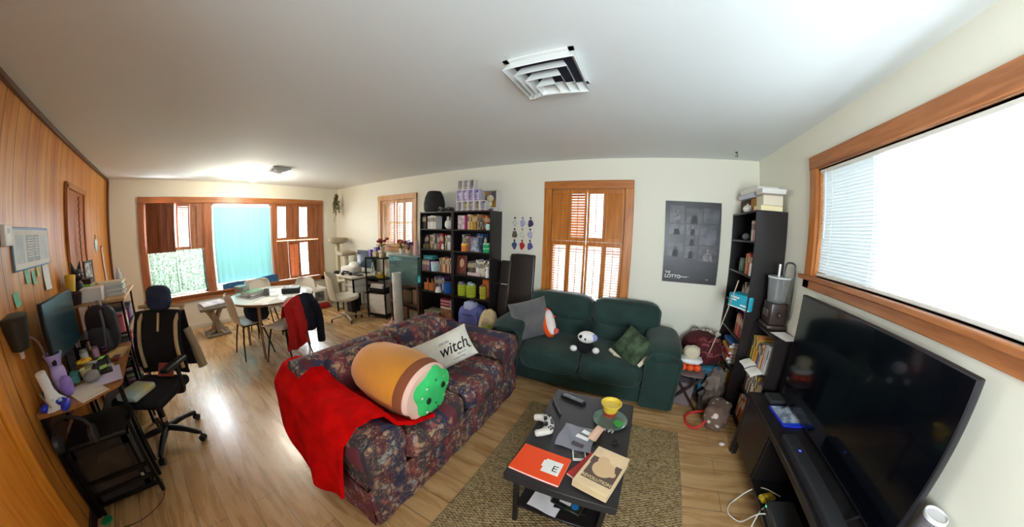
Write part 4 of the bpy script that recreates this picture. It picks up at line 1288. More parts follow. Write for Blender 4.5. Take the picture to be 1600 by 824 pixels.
yg = thing('yellow_parcel', 'yellow and grey bundle on seat of far white chair under dining table', 'bundle', (-4.02, 1.12, 0.0))
yg.location = (-4.46, 1.58, 0.443)
mb = MB()
puff(mb, -0.13, -0.16, 0, 0.13, 0.10, 0.12, 0.7, 0.1)
mb.build('bundle_body', M('yellow_bundle', (196, 160, 52), 0.7, rgb2=(120, 118, 116), vs=12), yg)

# low cat perch by the window
cp_m = M('grey_carpet', (128, 122, 114), 0.95, bump=0.5, bs=220)
cp = thing('cat_perch', 'low driftwood cat perch with grey carpet top under far window', 'cat tree', (-5.42, 0.50, 0))
dwm = M('driftwood', (166, 154, 136), 0.8, var=0.2, vs=9, bump=0.4, bs=40, stretch=(1, 1, .3))
MB().box(-0.18, -0.20, 0.0, 0.18, 0.20, 0.03, 0.012, seg=2).build('base', cp_m, cp)
mb = MB()
for k, (a, b) in enumerate((((-0.06, -0.05), (0.03, 0.09)), ((0.07, 0.04), (-0.05, -0.10)), ((-0.02, 0.09), (0.09, -0.04)))):
    mb.tube([(a[0], a[1], 0.02), (a[0] * 0.4 + 0.02, a[1] * 0.4, 0.17), (b[0] * 0.6, b[1] * 0.6, 0.32), (b[0] * 1.3, b[1] * 1.3, 0.42)], [0.05, 0.042, 0.038, 0.05], 10, smooth=2)
mb.build('trunk', dwm, cp)
for k in range(4):
    t = k * 1.6 + 0.5
    MB().tube([(0.05 * math.cos(t), 0.05 * math.sin(t), 0.07), (0.15 * math.cos(t), 0.15 * math.sin(t), 0.05), (0.22 * math.cos(t), 0.22 * math.sin(t), 0.022)], [0.03, 0.022, 0.014], 8, smooth=1).build('root', dwm, cp)
MB().box(-0.20, -0.23, 0.42, 0.20, 0.23, 0.475, 0.02, seg=3).build('platform', cp_m, cp)
cu = MB()
cu.cushion(-0.17, -0.19, 0, 0.17, 0.19, 0.035, r=0.015, puff=0.01, n=4)
tag(cu.build('white_pad', M('white_mat', (216, 212, 220), 0.9, rgb2=(150, 150, 170), vs=7), None, (-5.42, 0.50, 0.476), (0, 0, R(8))), 'white patterned pad on top of low cat perch', 'pad')

# tall cat tree in the far corner
ctm = M('beige_plush_carpet', (164, 154, 132), 0.95, bump=0.5, bs=220)
tt = thing('cat_tree', 'tall beige cat tree in far corner beside shuttered window', 'cat tree', (-5.34, 2.92, 0))
MB().box(-0.26, -0.24, 0, 0.26, 0.24, 0.045, 0.015, seg=2).build('base', ctm, tt)
sis = M('sisal_post', (188, 176, 148), 0.9, bump=0.5, bs=120, stretch=(.2, .2, 3))
MB().cyl((-0.10, 0.02, 0.045), (-0.10, 0.02, 1.27), 0.042, seg=18).build('post', sis, tt)
MB().cyl((0.14, 0.08, 0.045), (0.14, 0.08, 1.04), 0.042, seg=18).build('post', sis, tt)
MB().lathe([(0, 1.27), (0.10, 1.27), (0.18, 1.30), (0.205, 1.375), (0.195, 1.39), (0.165, 1.35), (0.09, 1.31), (0, 1.305)], 28, (-0.08, 0.02, 0)).build('top_nest', ctm, tt)
MB().box(0.0, -0.10, 1.04, 0.30, 0.22, 1.12, 0.03, seg=3).build('upper_shelf', ctm, tt)
MB().box(-0.26, -0.22, 0.49, 0.10, 0.22, 0.53, 0.015, seg=2).build('lower_shelf', M('white_board', (208, 204, 190), 0.5), tt)

# dried plant hung from the ceiling
dp = thing('dried_herb', 'bunch of dried leafy branches hanging from ceiling in far corner', 'dried plant', (-5.62, 3.02, H))
MB().cyl((0, 0, 0), (0, 0, -0.12), 0.002, seg=5).build('string', M('twine', (120, 100, 70), 0.9), dp)
stem = MB()
lf = MB()
random.seed(11)
for k in range(9):
    a = random.uniform(0, 6.28)
    p = [Vector((0, 0, -0.10))]
    for j in range(1, 5): p.append(Vector((0.022 * j * math.cos(a) + random.uniform(-.008, .008), 0.022 * j * math.sin(a), -0.10 - 0.115 * j * random.uniform(.75, 1.05))))
    stem.tube(p, 0.003, 5)
    for q in range(16):
        t = random.uniform(0.15, 1)
        i = min(int(t * 4), 3)
        c = p[i].lerp(p[i + 1], t * 4 - i)
        lf.ball((0, 0, 0), 0.03, (0.32, 0.12, 1.0), 6, 5, T(c.x + random.uniform(-.03, .03), c.y + random.uniform(-.03, .03), c.z, random.uniform(-.8, .8), random.uniform(-.8, .8), random.uniform(0, 6)))
stem.tube([(0, 0, -0.45), (-0.02, -0.01, -0.6), (-0.06, -0.02, -0.72)], 0.004, 5)
stem.build('stems', M('dry_stem', (110, 96, 60), 0.9), dp)
lo = lf.build('leaves', M('dried_leaf', (112, 112, 70), 0.9, rgb2=(78, 72, 44), vs=10), dp)
lo['kind'] = 'stuff'

# pet crate
pc = thing('pet_crate', 'white enclosed litter box with red base below right shutters of far window', 'pet crate', (-5.62, 2.42, 0), R(0))
MB().box(-0.24, -0.22, 0, 0.24, 0.22, 0.11, 0.02, seg=2).build('red_base', M('crate_red', (168, 36, 46), 0.4), pc)
MB().box(-0.225, -0.205, 0.11, 0.225, 0.205, 0.42, 0.04, seg=3).build('hood', M('crate_white', (226, 222, 216), 0.4), pc)
MB().box(0.222, -0.14, 0.15, 0.231, 0.15, 0.38, 0.012).build('entry_frame', M('crate_white', (226, 222, 216), 0.4), pc)
MB().box(0.2305, -0.11, 0.17, 0.234, 0.12, 0.36, 0.004).build('entry_flap', M('smoky_flap', (74, 78, 80), 0.2, rgb2=(130, 134, 134), vs=9), pc)
MB().tube([(0, -0.08, 0.42), (0, -0.07, 0.455), (0, 0.07, 0.455), (0, 0.08, 0.42)], 0.010, 8, smooth=1).build('handle', M('crate_white', (226, 222, 216), 0.4), pc)
wbk = MB().cushion(-0.10, -0.09, 0, 0.10, 0.09, 0.07, r=0.02, puff=0.02, n=3)
tag(wbk.build('white_packet', M('white_packet_m', (224, 220, 226), 0.6), None, (-5.66, 2.36, 0.47), (0, 0, R(10))), 'white packet lying on handle of red based litter box', 'packet')
pc2 = MB().box(-0.18, -0.14, 0, 0.18, 0.14, 0.34, 0.012, seg=2)
ot = thing('black_tower', 'small black tower unit on floor under left end of white desk', 'computer tower', (-4.86, 2.84, 0))
MB().box(-0.17, -0.10, 0, 0.17, 0.10, 0.36, 0.008).build('case', M('tower_black', (30, 28, 32), 0.5), ot)
MB().box(0.168, -0.08, 0.02, 0.174, 0.08, 0.34, 0.004).build('front_panel', black_plastic, ot)

# ------------------------------------------------------------------ craft desk along the back wall
wdm = M('white_desk_top', (206, 196, 182), 0.4)
wd = thing('desk', 'white topped craft desk along back wall under small window', 'desk', (-4.55, 2.86, 0))
MB().box(-0.47, -0.28, 0.705, 0.22, 0.32, 0.735, 0.004).build('desk_top', wdm, wd)
for x in (-0.44, 0.19):
    for y in (-0.24, 0.28): MB().cyl((x, y, 0), (x, y, 0.705), 0.018, seg=12).build('leg', black_metal, wd)
MB().box(-0.44, 0.27, 0.30, 0.19, 0.285, 0.66).build('back_rail', black_metal, wd)
MB().box(-0.10, -0.24, 0.56, 0.16, 0.26, 0.575, 0.002).build('side_shelf', wdm, wd)
MB().box(-0.10, -0.24, 0.42, 0.16, 0.26, 0.435, 0.002).build('side_shelf', wdm, wd)
MB().box(-0.11, -0.24, 0.42, -0.10, 0.26, 0.705).build('shelf_side', wdm, wd)
DT = 0.7355
for k, (z, n) in enumerate(((0.436, 5), (0.5755, 4))):
    for i in range(n):
        book('book', 'cream book, %s up from %s under white desk' % (ORD[i], ('lower shelf', 'upper shelf')[k]), (-4.52 + random.uniform(-.01, .01), 2.80, z + i * 0.0225), R(random.uniform(-5, 5)), 0.20, 0.30, 0.022, cm(('tan_cover_a', 'tan_cover_b', 'white_cover')[i % 3], ((190, 176, 150), (150, 130, 104), (214, 214, 208))[i % 3]), 'books under the white desk')
prn = thing('white_printer', 'white rounded desktop printer at left end of white desk', 'printer', (-4.83, 2.88, DT), R(15))
mb = MB()
puff(mb, -0.17, -0.15, 0, 0.17, 0.15, 0.14, 0.4)
mb.build('printer_body', white_plastic, prn)
MB().ball((0.06, 0.02, 0.14), 0.085, (1.4, 1, 0.95), 18, 12).build('printer_hood', white_plastic, prn)
MB().box(-0.08, -0.158, 0.03, 0.08, -0.148, 0.06, 0.003).build('paper_slot', black_plastic, prn)
hp2 = thing('headphones', 'black headphones lying on white desk before the printer', 'headphones', (-4.64, 2.66, DT), R(30))
MB().tube([(0.08 * math.cos(t), 0.02 + 0.09 * math.sin(t), 0.018) for t in [i * PI / 10 for i in range(11)]], 0.009, 8).build('headband', black_plastic, hp2)
for s in (-1, 1): MB().cyl((s * 0.095, 0, 0.03), (s * 0.062, 0, 0.03), 0.03, seg=16).build('ear_cup', black_plastic, hp2)
cmr = MB().box(-0.05, -0.03, 0, 0.05, 0.03, 0.06, 0.01).cyl((0, -0.03, 0.03), (0, -0.07, 0.03), 0.024, seg=16)
tag(cmr.build('small_camera', M('camera_black', (30, 30, 32), 0.5), None, (-4.96, 2.64, DT)), 'small black camera at front left corner of white desk', 'camera')
mo2 = thing('monitor', 'dark slate flat monitor on white desk behind black rack', 'monitor', (-4.60, 3.05, DT), R(0))
MB().box(-0.25, -0.012, 0.10, 0.25, 0.012, 0.43, 0.004).build('housing', black_plastic, mo2)
MB().box(-0.24, -0.0135, 0.11, 0.24, -0.012, 0.42).build('screen', M('screen_slate', (44, 66, 78), 0.15), mo2)
MB().box(-0.02, 0.0, 0.01, 0.02, 0.012, 0.12).box(-0.10, -0.07, 0, 0.10, 0.07, 0.01, 0.003).build('stand', black_plastic, mo2)
kb2 = MB().box(-0.19, -0.06, 0, 0.19, 0.06, 0.018, 0.004)
kbo = thing('keyboard', 'black keyboard on white desk in front of slate monitor', 'keyboard', (-4.55, 2.80, DT), R(-4))
kb2.build('keyboard_base', black_plastic, kbo)
mb = MB()
for i in range(14):
    for j in range(5): mb.box(-0.18 + i * 0.026, -0.05 + j * 0.021, 0.017, -0.158 + i * 0.026, -0.033 + j * 0.021, 0.0225, 0.002)
mb.build('keys', M('key_grey', (64, 64, 70), 0.5), kbo)
spr = thing('spray_bottle', 'green spray bottle on white desk beside slate monitor', 'bottle', (-4.375, 3.12, DT))
MB().lathe([(0, 0), (0.032, 0), (0.034, 0.01), (0.034, 0.28), (0.016, 0.34), (0.014, 0.38), (0, 0.38)], 16).build('bottle_body', M('olive_bottle', (88, 104, 72), 0.4), spr)
MB().box(-0.03, -0.012, 0.38, 0.014, 0.012, 0.42, 0.006).build('spray_head', black_plastic, spr)

# white pedestal chair
wch = thing('pedestal_chair', 'vintage off-white shell swivel chair on pedestal base at white desk', 'chair', (-4.40, 2.46, 0), R(142))
seat_w = M('aged_white_vinyl', (206, 196, 172), 0.5)
bsh = MB()


def shellb(u, v):
    a = (u - 0.5) * 2.35
    k = v
    r = 0.24 + 0.015 * k
    zt = 0.40 + (0.46 - 0.10 * abs(a / 1.17) ** 2) * k
    return (r * math.sin(a), 0.02 + r * math.cos(a) * 0.95 + 0.05 * k, zt)


bsh.sheet(shellb, 24, 12, 0.014)
bsh.build('shell_back', seat_w, wch, angle=70)
MB().lathe([(0, 0.36), (0.16, 0.36), (0.23, 0.385), (0.245, 0.42), (0.235, 0.45), (0.12, 0.465), (0, 0.468)], 32).build('seat', M('white_vinyl', (224, 218, 204), 0.45), wch)
MB().cyl((0, 0, 0.07), (0, 0, 0.36), 0.026, seg=16).build('column', M('cream_metal', (206, 198, 170), 0.4), wch)
for k in range(4):
    a = k * PI / 2 + 0.4
    c_, s_ = math.cos(a), math.sin(a)
    lgk = MB().tube([(0.02 * c_, 0.02 * s_, 0.09), (0.16 * c_, 0.16 * s_, 0.075), (0.27 * c_, 0.27 * s_, 0.055)], [0.022, 0.018, 0.014], 10).build('base_leg', M('cream_metal', (206, 198, 170), 0.4), wch)
    MB().cyl((0.27 * c_, 0.27 * s_ - 0.012, 0.024), (0.27 * c_, 0.27 * s_ + 0.012, 0.024), 0.024, seg=14).cyl((0.27 * c_, 0.27 * s_, 0.03), (0.27 * c_, 0.27 * s_, 0.056), 0.007, seg=8).build('caster', black_plastic, lgk)

# ------------------------------------------------------------------ black wire rack with white drawers
rk = thing('storage_rack', 'narrow black metal rack with trays at end of white desk', 'rack', (-4.08, 2.995, 0), R(14))
RWx, RDy, RHz = 0.20, 0.125, 1.075
for x in (-RWx, RWx):
    for y in (-RDy, RDy): MB().box(x - 0.010, y - 0.010, 0, x + 0.010, y + 0.010, RHz, 0.002).build('post', black_metal, rk)
for z in (0.045, 0.455, 0.70, 1.06):
    mb = MB().box(-RWx, -RDy, z, RWx, RDy, z + 0.012, 0.002)
    mb.box(-RWx, -RDy - 0.006, z - 0.006, RWx, -RDy + 0.006, z + 0.02).box(RWx - 0.006, -RDy, z - 0.006, RWx + 0.006, RDy, z + 0.02)
    mb.build('shelf', black_metal, rk)
dwr = thing('drawer_tower', 'white plastic three drawer tower in bottom of black rack', 'drawers', (-4.08, 2.995, 0.068), R(14))
MB().box(-0.175, -0.108, 0, 0.175, 0.108, 0.375, 0.006).build('drawer_frame', M('white_drawer', (214, 210, 204), 0.4), dwr)
for k in range(3):
    d_ = MB().box(-0.165, -0.116, 0.012 + k * 0.12, 0.165, -0.107, 0.122 + k * 0.12, 0.004).build('drawer', M('white_drawer_front', (222, 218, 212), 0.4), dwr)
    MB().box(-0.03, -0.122, 0.09 + k * 0.12, 0.03, -0.115, 0.102 + k * 0.12, 0.003).build('pull', M('white_drawer', (214, 210, 204), 0.4), d_)
bt_ = thing('black_tray', 'shallow black tray on second shelf of black rack', 'tray', (-4.08, 2.995, 0.476), R(14))
mb = MB().box(-0.17, -0.105, 0, 0.17, 0.105, 0.006)
for (a, b, c, d) in ((-.17, -.105, .17, -.098), (-.17, .098, .17, .105), (-.17, -.105, -.163, .105), (.163, -.105, .17, .105)): mb.box(a, b, 0, c, d, 0.06)
mb.build('tray_body', black_plastic, bt_)
MB().tube([(0.175, -0.04, 0.03), (0.185, -0.03, 0.034), (0.185, 0.03, 0.034), (0.175, 0.04, 0.03)], 0.004, 6).build('tray_handle', black_plastic, bt_)
for i in range(5):
    q = MB().box(-0.14, -0.10, 0, 0.14, 0.09, 0.014)
    tag(q.build('paper_stack', M('paper_grey_%d' % (i % 2), ((206, 204, 200), (178, 176, 176))[i % 2], 0.8), None, (-4.08 + 0.006 * i, 2.99, 0.538 + i * 0.0145), (0, 0, R(14 + 6 * math.sin(i * 2)))), 'bundle of paper, %s from bottom above black tray in rack' % ORD[i], 'paper', 'paper bundles in the black rack')
yt = thing('yellow_bowl', 'shallow yellow bowl on third shelf of black rack', 'bowl', (-4.0, 2.97, 0.721))
MB().lathe([(0, 0), (0.06, 0), (0.10, 0.04), (0.105, 0.05), (0.098, 0.05), (0.058, 0.008), (0, 0.008)], 28).build('bowl_body', M('bright_yellow', (220, 190, 40), 0.4), yt)
tag(MB().ball((0, 0, 0.06), 0.055, (1.1, 1, .9), 14, 10, None, 0.1).build('straw_hat_ornament', M('straw_tan', (170, 140, 84), 0.8, bump=0.4, bs=80), None, (-4.0, 2.97, 0.728)), 'small tan woven ornament in the yellow bowl', 'ornament')
lp = thing('white_easel', 'white folded A-frame holder on third shelf of black rack', 'holder', (-4.21, 2.95, 0.721), R(14))
mb = MB().cyl((-0.05, -0.02, 0.006), (0, 0, 0.26), 0.006, seg=8).cyl((0.05, -0.02, 0.006), (0, 0, 0.26), 0.006, seg=8).cyl((0, 0.07, 0.006), (0, 0, 0.26), 0.006, seg=8).cyl((-0.045, -0.018, 0.03), (0.045, -0.018, 0.03), 0.006, seg=8)
mb.build('easel_frame', white_plastic, lp)
tag(MB().ball((0, 0, 0.05), 0.05, (1.4, .9, 1), 14, 10, None, 0.15).build('grey_bundle', M('grey_cloth', (120, 124, 130), 0.9), None, (-4.19, 3.03, 0.721)), 'grey cloth bundle behind white easel in black rack', 'cloth')

# things on the rack top and the aquarium cabinet
RT = 1.083


def pot_flower(name, label, loc, petal, pr, n, leafc=(60, 84, 40), spiky=False, pc_=(196, 180, 160), h=0.08, spread=0.09):
    t = thing(name, label, 'potted plant', loc)
    MB().lathe([(0, 0), (0.032, 0), (0.042, h), (0.045, h), (0.045, h + 0.006), (0.036, h + 0.004), (0, h - 0.01)], 18).build('pot', M(name + '_pot', pc_, 0.6), t)
    st, fl = MB(), MB()
    for k in range(n):
        a, q = random.uniform(0, 6.28), random.uniform(0.2, 1)
        e = (spread * q * math.cos(a), spread * q * math.sin(a), h + 0.05 + 0.10 * random.uniform(0.4, 1))
        st.tube([(0, 0, h - 0.01), (e[0] * .4, e[1] * .4, h + 0.05), e], 0.003, 5)
        if spiky:
            for j in range(9):
                d = Vector((random.uniform(-1, 1), random.uniform(-1, 1), random.uniform(-.4, 1))).normalized() * 0.05
                fl.tube([e, (e[0] + d.x, e[1] + d.y, e[2] + d.z)], [0.006, 0.002], 5)
        else:
            fl.ball(e, pr, (1, 1, .7), 10, 7, None, 0.2)
            st.ball((e[0] * .6, e[1] * .6, h + 0.04), 0.02, (1.2, .8, .4), 8, 6)
    st.build('stems', M(name + '_stem', leafc, 0.8), t)
    f_ = fl.build('blooms', M(name + '_bloom', petal, 0.8, var=0.2), t)
    return t


pot_flower('red_flower_pot', 'pot of dark red flowers on shelf end below small window', (-4.02, 3.03, RT + 0.085), (120, 28, 26), 0.032, 10)
pot_flower('coral_flower_pot', 'pot of coral flowers, mid row below small window', (-3.54, 3.06, 1.155), (176, 84, 56), 0.026, 9, pc_=(214, 208, 200), spread=0.07)
pot_flower('purple_spiky_plant', 'spiky purple plant in pot on aquarium under small window', (-3.36, 3.05, 1.155), (88, 50, 110), 0.03, 9, (84, 50, 96), True, spread=0.11, h=0.07)
pkv = MB().lathe([(0, 0), (0.035, 0), (0.045, 0.06), (0.028, 0.15), (0.035, 0.20), (0.02, 0.24), (0, 0.25)], 18)
tag(pkv.build('pink_vase', M('pink_ceramic', (214, 174, 168), 0.45), None, (-3.18, 3.04, 1.155)), 'slender pale pink vase on aquarium right of purple plant', 'vase')
for k, (x, y, z, w_, d_, h_, c_, lb) in enumerate(((-4.14, 2.98, RT, 0.10, 0.09, 0.08, (196, 180, 140), 'small tan box at left of black rack top'), (-4.02, 3.03, RT, 0.09, 0.09, 0.08, (150, 140, 104), 'olive box under the dark red flower pot'), (-4.235, 2.94, RT, 0.06, 0.06, 0.12, (104, 76, 160), 'purple box at far left of black rack top'), (-4.22, 3.04, RT, 0.07, 0.05, 0.16, (120, 96, 170), 'tall lilac box behind the purple box on rack'), (-3.93, 2.93, RT, 0.05, 0.05, 0.06, (220, 190, 170), 'peach cube at front right of black rack top'))):
    bx = thing('small_box', lb, 'box', (x, y, z), R(random.uniform(-6, 18)))
    MB().box(-w_ / 2, -d_ / 2, 0, w_ / 2, d_ / 2, h_ * 0.75, 0.003).build('box_body', M('box_c%d' % k, c_, 0.6), bx)
    MB().box(-w_ / 2 - 0.002, -d_ / 2 - 0.002, h_ * 0.75, w_ / 2 + 0.002, d_ / 2 + 0.002, h_, 0.003).build('box_lid', M('box_l%d' % k, tuple(min(255, v + 14) for v in c_), 0.6), bx)

aq = thing('aquarium', 'teal tinted glass aquarium with dark rim between rack and bookcase', 'aquarium', (-3.32, 3.03, 0.72))
aqw, aqd, aqh = 0.33, 0.15, 0.42
g_aq = M('aquarium_glass', (196, 232, 230), 0.04, trans=0.9)
MB().box(-aqw, -aqd, 0.0, aqw, -aqd + 0.006, aqh).build('front_pane', g_aq, aq)
MB().box(-aqw, aqd - 0.006, 0.0, aqw, aqd, aqh).build('back_pane', M('aquarium_backing', (64, 134, 140), 0.5, rgb2=(40, 92, 96), vs=4), aq)
for s in (-1, 1): MB().box(s * aqw - 0.003, -aqd + 0.006, 0, s * aqw + 0.003, aqd - 0.006, aqh).build('side_pane', g_aq, aq)
for z in (-0.002, aqh - 0.016):
    mb = MB().box(-aqw - 0.008, -aqd - 0.006, z, aqw + 0.008, -aqd + 0.008, z + 0.025).box(-aqw - 0.008, aqd - 0.008, z, aqw + 0.008, aqd + 0.006, z + 0.025)
    for s in (-1, 1): mb.box(s * aqw - 0.008, -aqd, z, s * aqw + 0.008, aqd, z + 0.025)
    mb.build('rim', M('aquarium_rim', (52, 92, 100), 0.4), aq)
MB().box(-aqw + 0.004, -aqd + 0.008, 0.004, aqw - 0.004, aqd - 0.008, 0.045).build('gravel', M('gravel', (140, 128, 104), 0.9, var=0.4, vs=60, bump=0.6, bs=90), aq)
MB().box(-aqw + 0.004, -aqd + 0.008, 0.046, aqw - 0.004, aqd - 0.008, aqh - 0.06).build('water', M('tank_water', (120, 204, 206), 0.03, trans=0.95, ior=1.33), aq)
MB().box(-aqw - 0.006, -aqd - 0.004, aqh + 0.001, aqw + 0.006, aqd + 0.004, aqh + 0.012, 0.003).build('lid', M('lid_grey_green', (140, 160, 154), 0.4), aq)
st_ = thing('aquarium_stand', 'dark wooden open stand carrying the teal aquarium', 'stand', (-3.32, 3.03, 0))
stm = wood_mat('stand_wood', (58, 42, 32), (88, 64, 48), 'z', 6, 0.5)
for x in (-0.32, 0.32):
    for y in (-0.14, 0.14): MB().box(x - 0.02, y - 0.02, 0, x + 0.02, y + 0.02, 0.685, 0.003).build('leg', stm, st_)
for z in (0.08, 0.37, 0.685): MB().box(-0.345, -0.162, z, 0.345, 0.162, z + 0.032, 0.003).build('shelf', stm, st_)
for k, (x, w_, h_, c_) in enumerate(((-0.18, 0.19, 0.24, (120, 104, 84)), (0.04, 0.20, 0.20, (96, 72, 50)), (0.21, 0.10, 0.23, (150, 120, 90)))):
    q = MB().box(-w_ / 2, -0.11, 0, w_ / 2, 0.11, h_, 0.006)
    tag(q.build('carton', M('carton_%d' % k, c_, 0.7, var=0.15), None, (-3.32 + x, 3.03, 0.4025)), ('grey brown carton, left on aquarium stand shelf', 'dark brown carton, middle on aquarium stand shelf', 'narrow tan carton, right on aquarium stand shelf')[k], 'box')
for k, (x, w_, h_, c_) in enumerate(((-0.12, 0.28, 0.22, (110, 74, 48)), (0.16, 0.2, 0.18, (150, 140, 120)))):
    q = MB().box(-w_ / 2, -0.11, 0, w_ / 2, 0.11, h_, 0.006)
    tag(q.build('carton', M('carton_b%d' % k, c_, 0.7, var=0.15), None, (-3.32 + x, 3.03, 0.1125)), ('wide brown carton at bottom of aquarium stand', 'pale carton at bottom right of aquarium stand')[k], 'box')
rl = thing('paper_roll', 'tall white roll of printed paper standing before the aquarium', 'paper roll', (-3.345, 2.775, 0), 0)
MB().lathe([(0.066, 0), (0.074, 0), (0.072, 0.90), (0.064, 0.90), (0.058, 0.86), (0.060, 0.02)], 28).build('roll_body', M('roll_paper', (214, 212, 204), 0.7, rgb2=(190, 192, 184), vs=6), rl)
MB().tube([(0.0735 * math.cos(t), 0.0735 * math.sin(t), 0.58 + 0.02 * math.sin(t)) for t in [i * PI / 12 for i in range(25)]], 0.002, 5).build('paper_band', M('tan_band', (190, 180, 160), 0.8), rl)
ps = thing('pink_slipper', 'pale pink fluffy slipper on floor before paper roll', 'slipper', (-3.52, 2.70, 0), R(40))
pkm = M('pink_fluff', (222, 186, 180), 0.95, bump=0.5, bs=140)
MB().ball((0, 0, 0.03), 0.06, (1.9, 0.8, 0.5), 18, 10).build('sole', pkm, ps)
MB().ball((0.055, 0, 0.065), 0.05, (1.1, 1.0, 0.9), 16, 10, None, 0.1).build('upper', pkm, ps)
for s in (-1, 1): MB().ball((0.06, s * 0.022, 0.125), 0.016, (0.8, .8, 2.2), 10, 8).build('ear', pkm, ps)
# ================================================================== bookcases
PAL = {
 'cream': (206, 196, 170), 'white': (220, 218, 212), 'black': (34, 32, 36), 'red': (168, 34, 40), 'navy': (40, 48, 84), 'tan': (176, 144, 104),
 'brown': (96, 66, 48), 'green': (70, 100, 70), 'grey': (128, 126, 128), 'pink': (204, 130, 140), 'maroon': (98, 34, 40), 'orange': (206, 112, 44),
 'yellow': (206, 172, 60), 'blue': (54, 92, 150), 'teal': (60, 130, 134), 'purple': (92, 66, 110), 'gold': (170, 124, 44)}
book_rng = random.Random(21)


def standing(spec, x0, y0, z0, along, out, depth, place, group, seq='left', cat='book'):
    """row of upright books. along: unit vector of the row; out: unit vector toward the reader. spec: [(colour, thickness, height)]"""
    A, O = Vector(along), Vector(out)
    p = 0.0
    for k, (c, th, hh) in enumerate(spec):
        d = depth * book_rng.uniform(0.88, 1.0)
        mb = MB()
        # local: x along, y out (spine at +y side => y=0), z up
        mb.box(0, -d, 0, th, 0, hh) if False else None
        cv = 0.0018
        mb.box(0, -d, 0, cv, 0, hh).box(th - cv, -d, 0, th, 0, hh).box(0, -cv, 0, th, 0.0008, hh)
        mb.cur = 1
        mb.box(cv, -d + 0.003, 0.002, th - cv, -cv, hh - 0.004)
        mb.cur = 2
        if th > 0.013: mb.box(th * 0.2, 0.0008, hh * 0.55, th * 0.8, 0.0014, hh * 0.86)
        rz = math.atan2(A.y, A.x)
        flip = Vector((-A.y, A.x)).dot(Vector((O.x, O.y))) < 0
        m = Matrix.Diagonal((1, -1 if flip else 1, 1, 1))
        mb.v = [tuple(m @ Vector(q)) for q in mb.v]
        loc = Vector((x0, y0, z0)) + A * p
        o = mb.build('book', [M('book_' + c, PAL[c], 0.55), paper, M('spine_print_' + ('d' if sum(PAL[c]) > 420 else 'l'), (60, 50, 50) if sum(PAL[c]) > 420 else (200, 186, 150), 0.6)], None, loc, (0, 0, rz), smooth=False)
        tag(o, '%s book, %s from %s %s' % (c, ORD[k], seq, place), cat, group)
        p += th + 0.0012
    return p


def row(colors, n, hmin, hmax, tmin=0.014, tmax=0.03):
    return [(colors[book_rng.randrange(len(colors))], book_rng.uniform(tmin, tmax), book_rng.uniform(hmin, hmax)) for _ in range(n)]


def bookcase(label, loc, rz, w_, d_, h_, levels):
    """local: x across, front at y=0, back at y=d"""
    t = thing('bookcase', label, 'bookcase', loc, rz)
    s = 0.018
    MB().box(0, 0, 0, s, d_, h_, 0.001).build('side_panel', black_wood, t)
    MB().box(w_ - s, 0, 0, w_, d_, h_, 0.001).build('side_panel', black_wood, t)
    MB().box(s, 0.002, h_ - s, w_ - s, d_, h_, 0.001).build('top_panel', black_wood, t)
    MB().box(s, d_ - 0.006, 0.03, w_ - s, d_ - 0.001, h_ - s).build('back_panel', M('backboard', (24, 21, 22), 0.6), t)
    MB().box(s, 0.02, 0, w_ - s, 0.035, levels[0] - s).build('kick_board', black_wood, t)
    for z in levels: MB().box(s, 0.004, z - s, w_ - s, d_ - 0.006, z, 0.001).build('shelf', black_wood, t)
    return t


LV = (0.075, 0.665, 0.965, 1.285, 1.575)
BY = 2.905          # front of the big bookcases
bookcase('left of two tall black bookcases on back wall, beside aquarium', (-2.955, BY, 0), 0, 0.612, 0.285, 1.82, LV)
bookcase('right of two tall black bookcases on back wall, topped with display boxes', (-2.338, BY, 0), 0, 0.605, 0.285, 1.82, LV)
e = 0.0006
XL, XR = -2.93, -2.31
# --- left case
standing(row(['black', 'black', 'navy'], 3, 0.19, 0.2, 0.02, 0.028), XL, BY + 0.03, LV[4] + e, (1, 0, 0), (0, -1, 0), 0.17, 'on top shelf of left bookcase', 'dark books on the top shelf')
standing([('cream', .016, .185), ('white', .02, .18), ('cream', .014, .175), ('white', .018, .19), ('white', .03, .19), ('cream', .034, .188), ('white', .022, .18)], XL + 0.115, BY + 0.02, LV[4] + e, (1, 0, 0), (0, -1, 0), 0.15, 'among pale books on top shelf of left bookcase', 'pale books on the top shelf')
vz = thing('white_jar', 'round white jar with spiky top on top shelf of left bookcase', 'jar', (-2.455, BY + 0.09, LV[4] + e))
MB().lathe([(0, 0), (0.035, 0), (0.066, 0.03), (0.074, 0.07), (0.06, 0.115), (0.04, 0.125), (0, 0.125)], 24).build('jar_body', M('white_glaze', (220, 216, 208), 0.35), vz)
mb = MB()
for k in range(12): mb.cyl((0.035 * math.cos(k), 0.035 * math.sin(k), 0.12), (0.045 * math.cos(k), 0.045 * math.sin(k), 0.175), 0.007, 0.003, 6)
mb.build('spikes', M('white_glaze', (220, 216, 208), 0.35), vz)
standing(row(['black', 'navy', 'purple', 'brown'], 4, 0.17, 0.21, .016, .026), XL + 0.01, BY + 0.07, LV[3] + e, (1, 0, 0), (0, -1, 0), 0.16, 'on second shelf of left bookcase', 'dark books on the second shelf')
standing(row(['cream', 'tan', 'cream', 'grey'], 5, 0.19, 0.225, .016, .026), XL + 0.125, BY + 0.06, LV[3] + e, (1, 0, 0), (0, -1, 0), 0.16, 'among cream books on second shelf of left bookcase', 'cream books on the second shelf')
standing([('grey', .02, .2), ('navy', .022, .19), ('red', .026, .225), ('red', .03, .225), ('maroon', .016, .2)], XL + 0.265, BY + 0.06, LV[3] + e, (1, 0, 0), (0, -1, 0), 0.16, 'among red books on second shelf of left bookcase', 'red books on the second shelf')
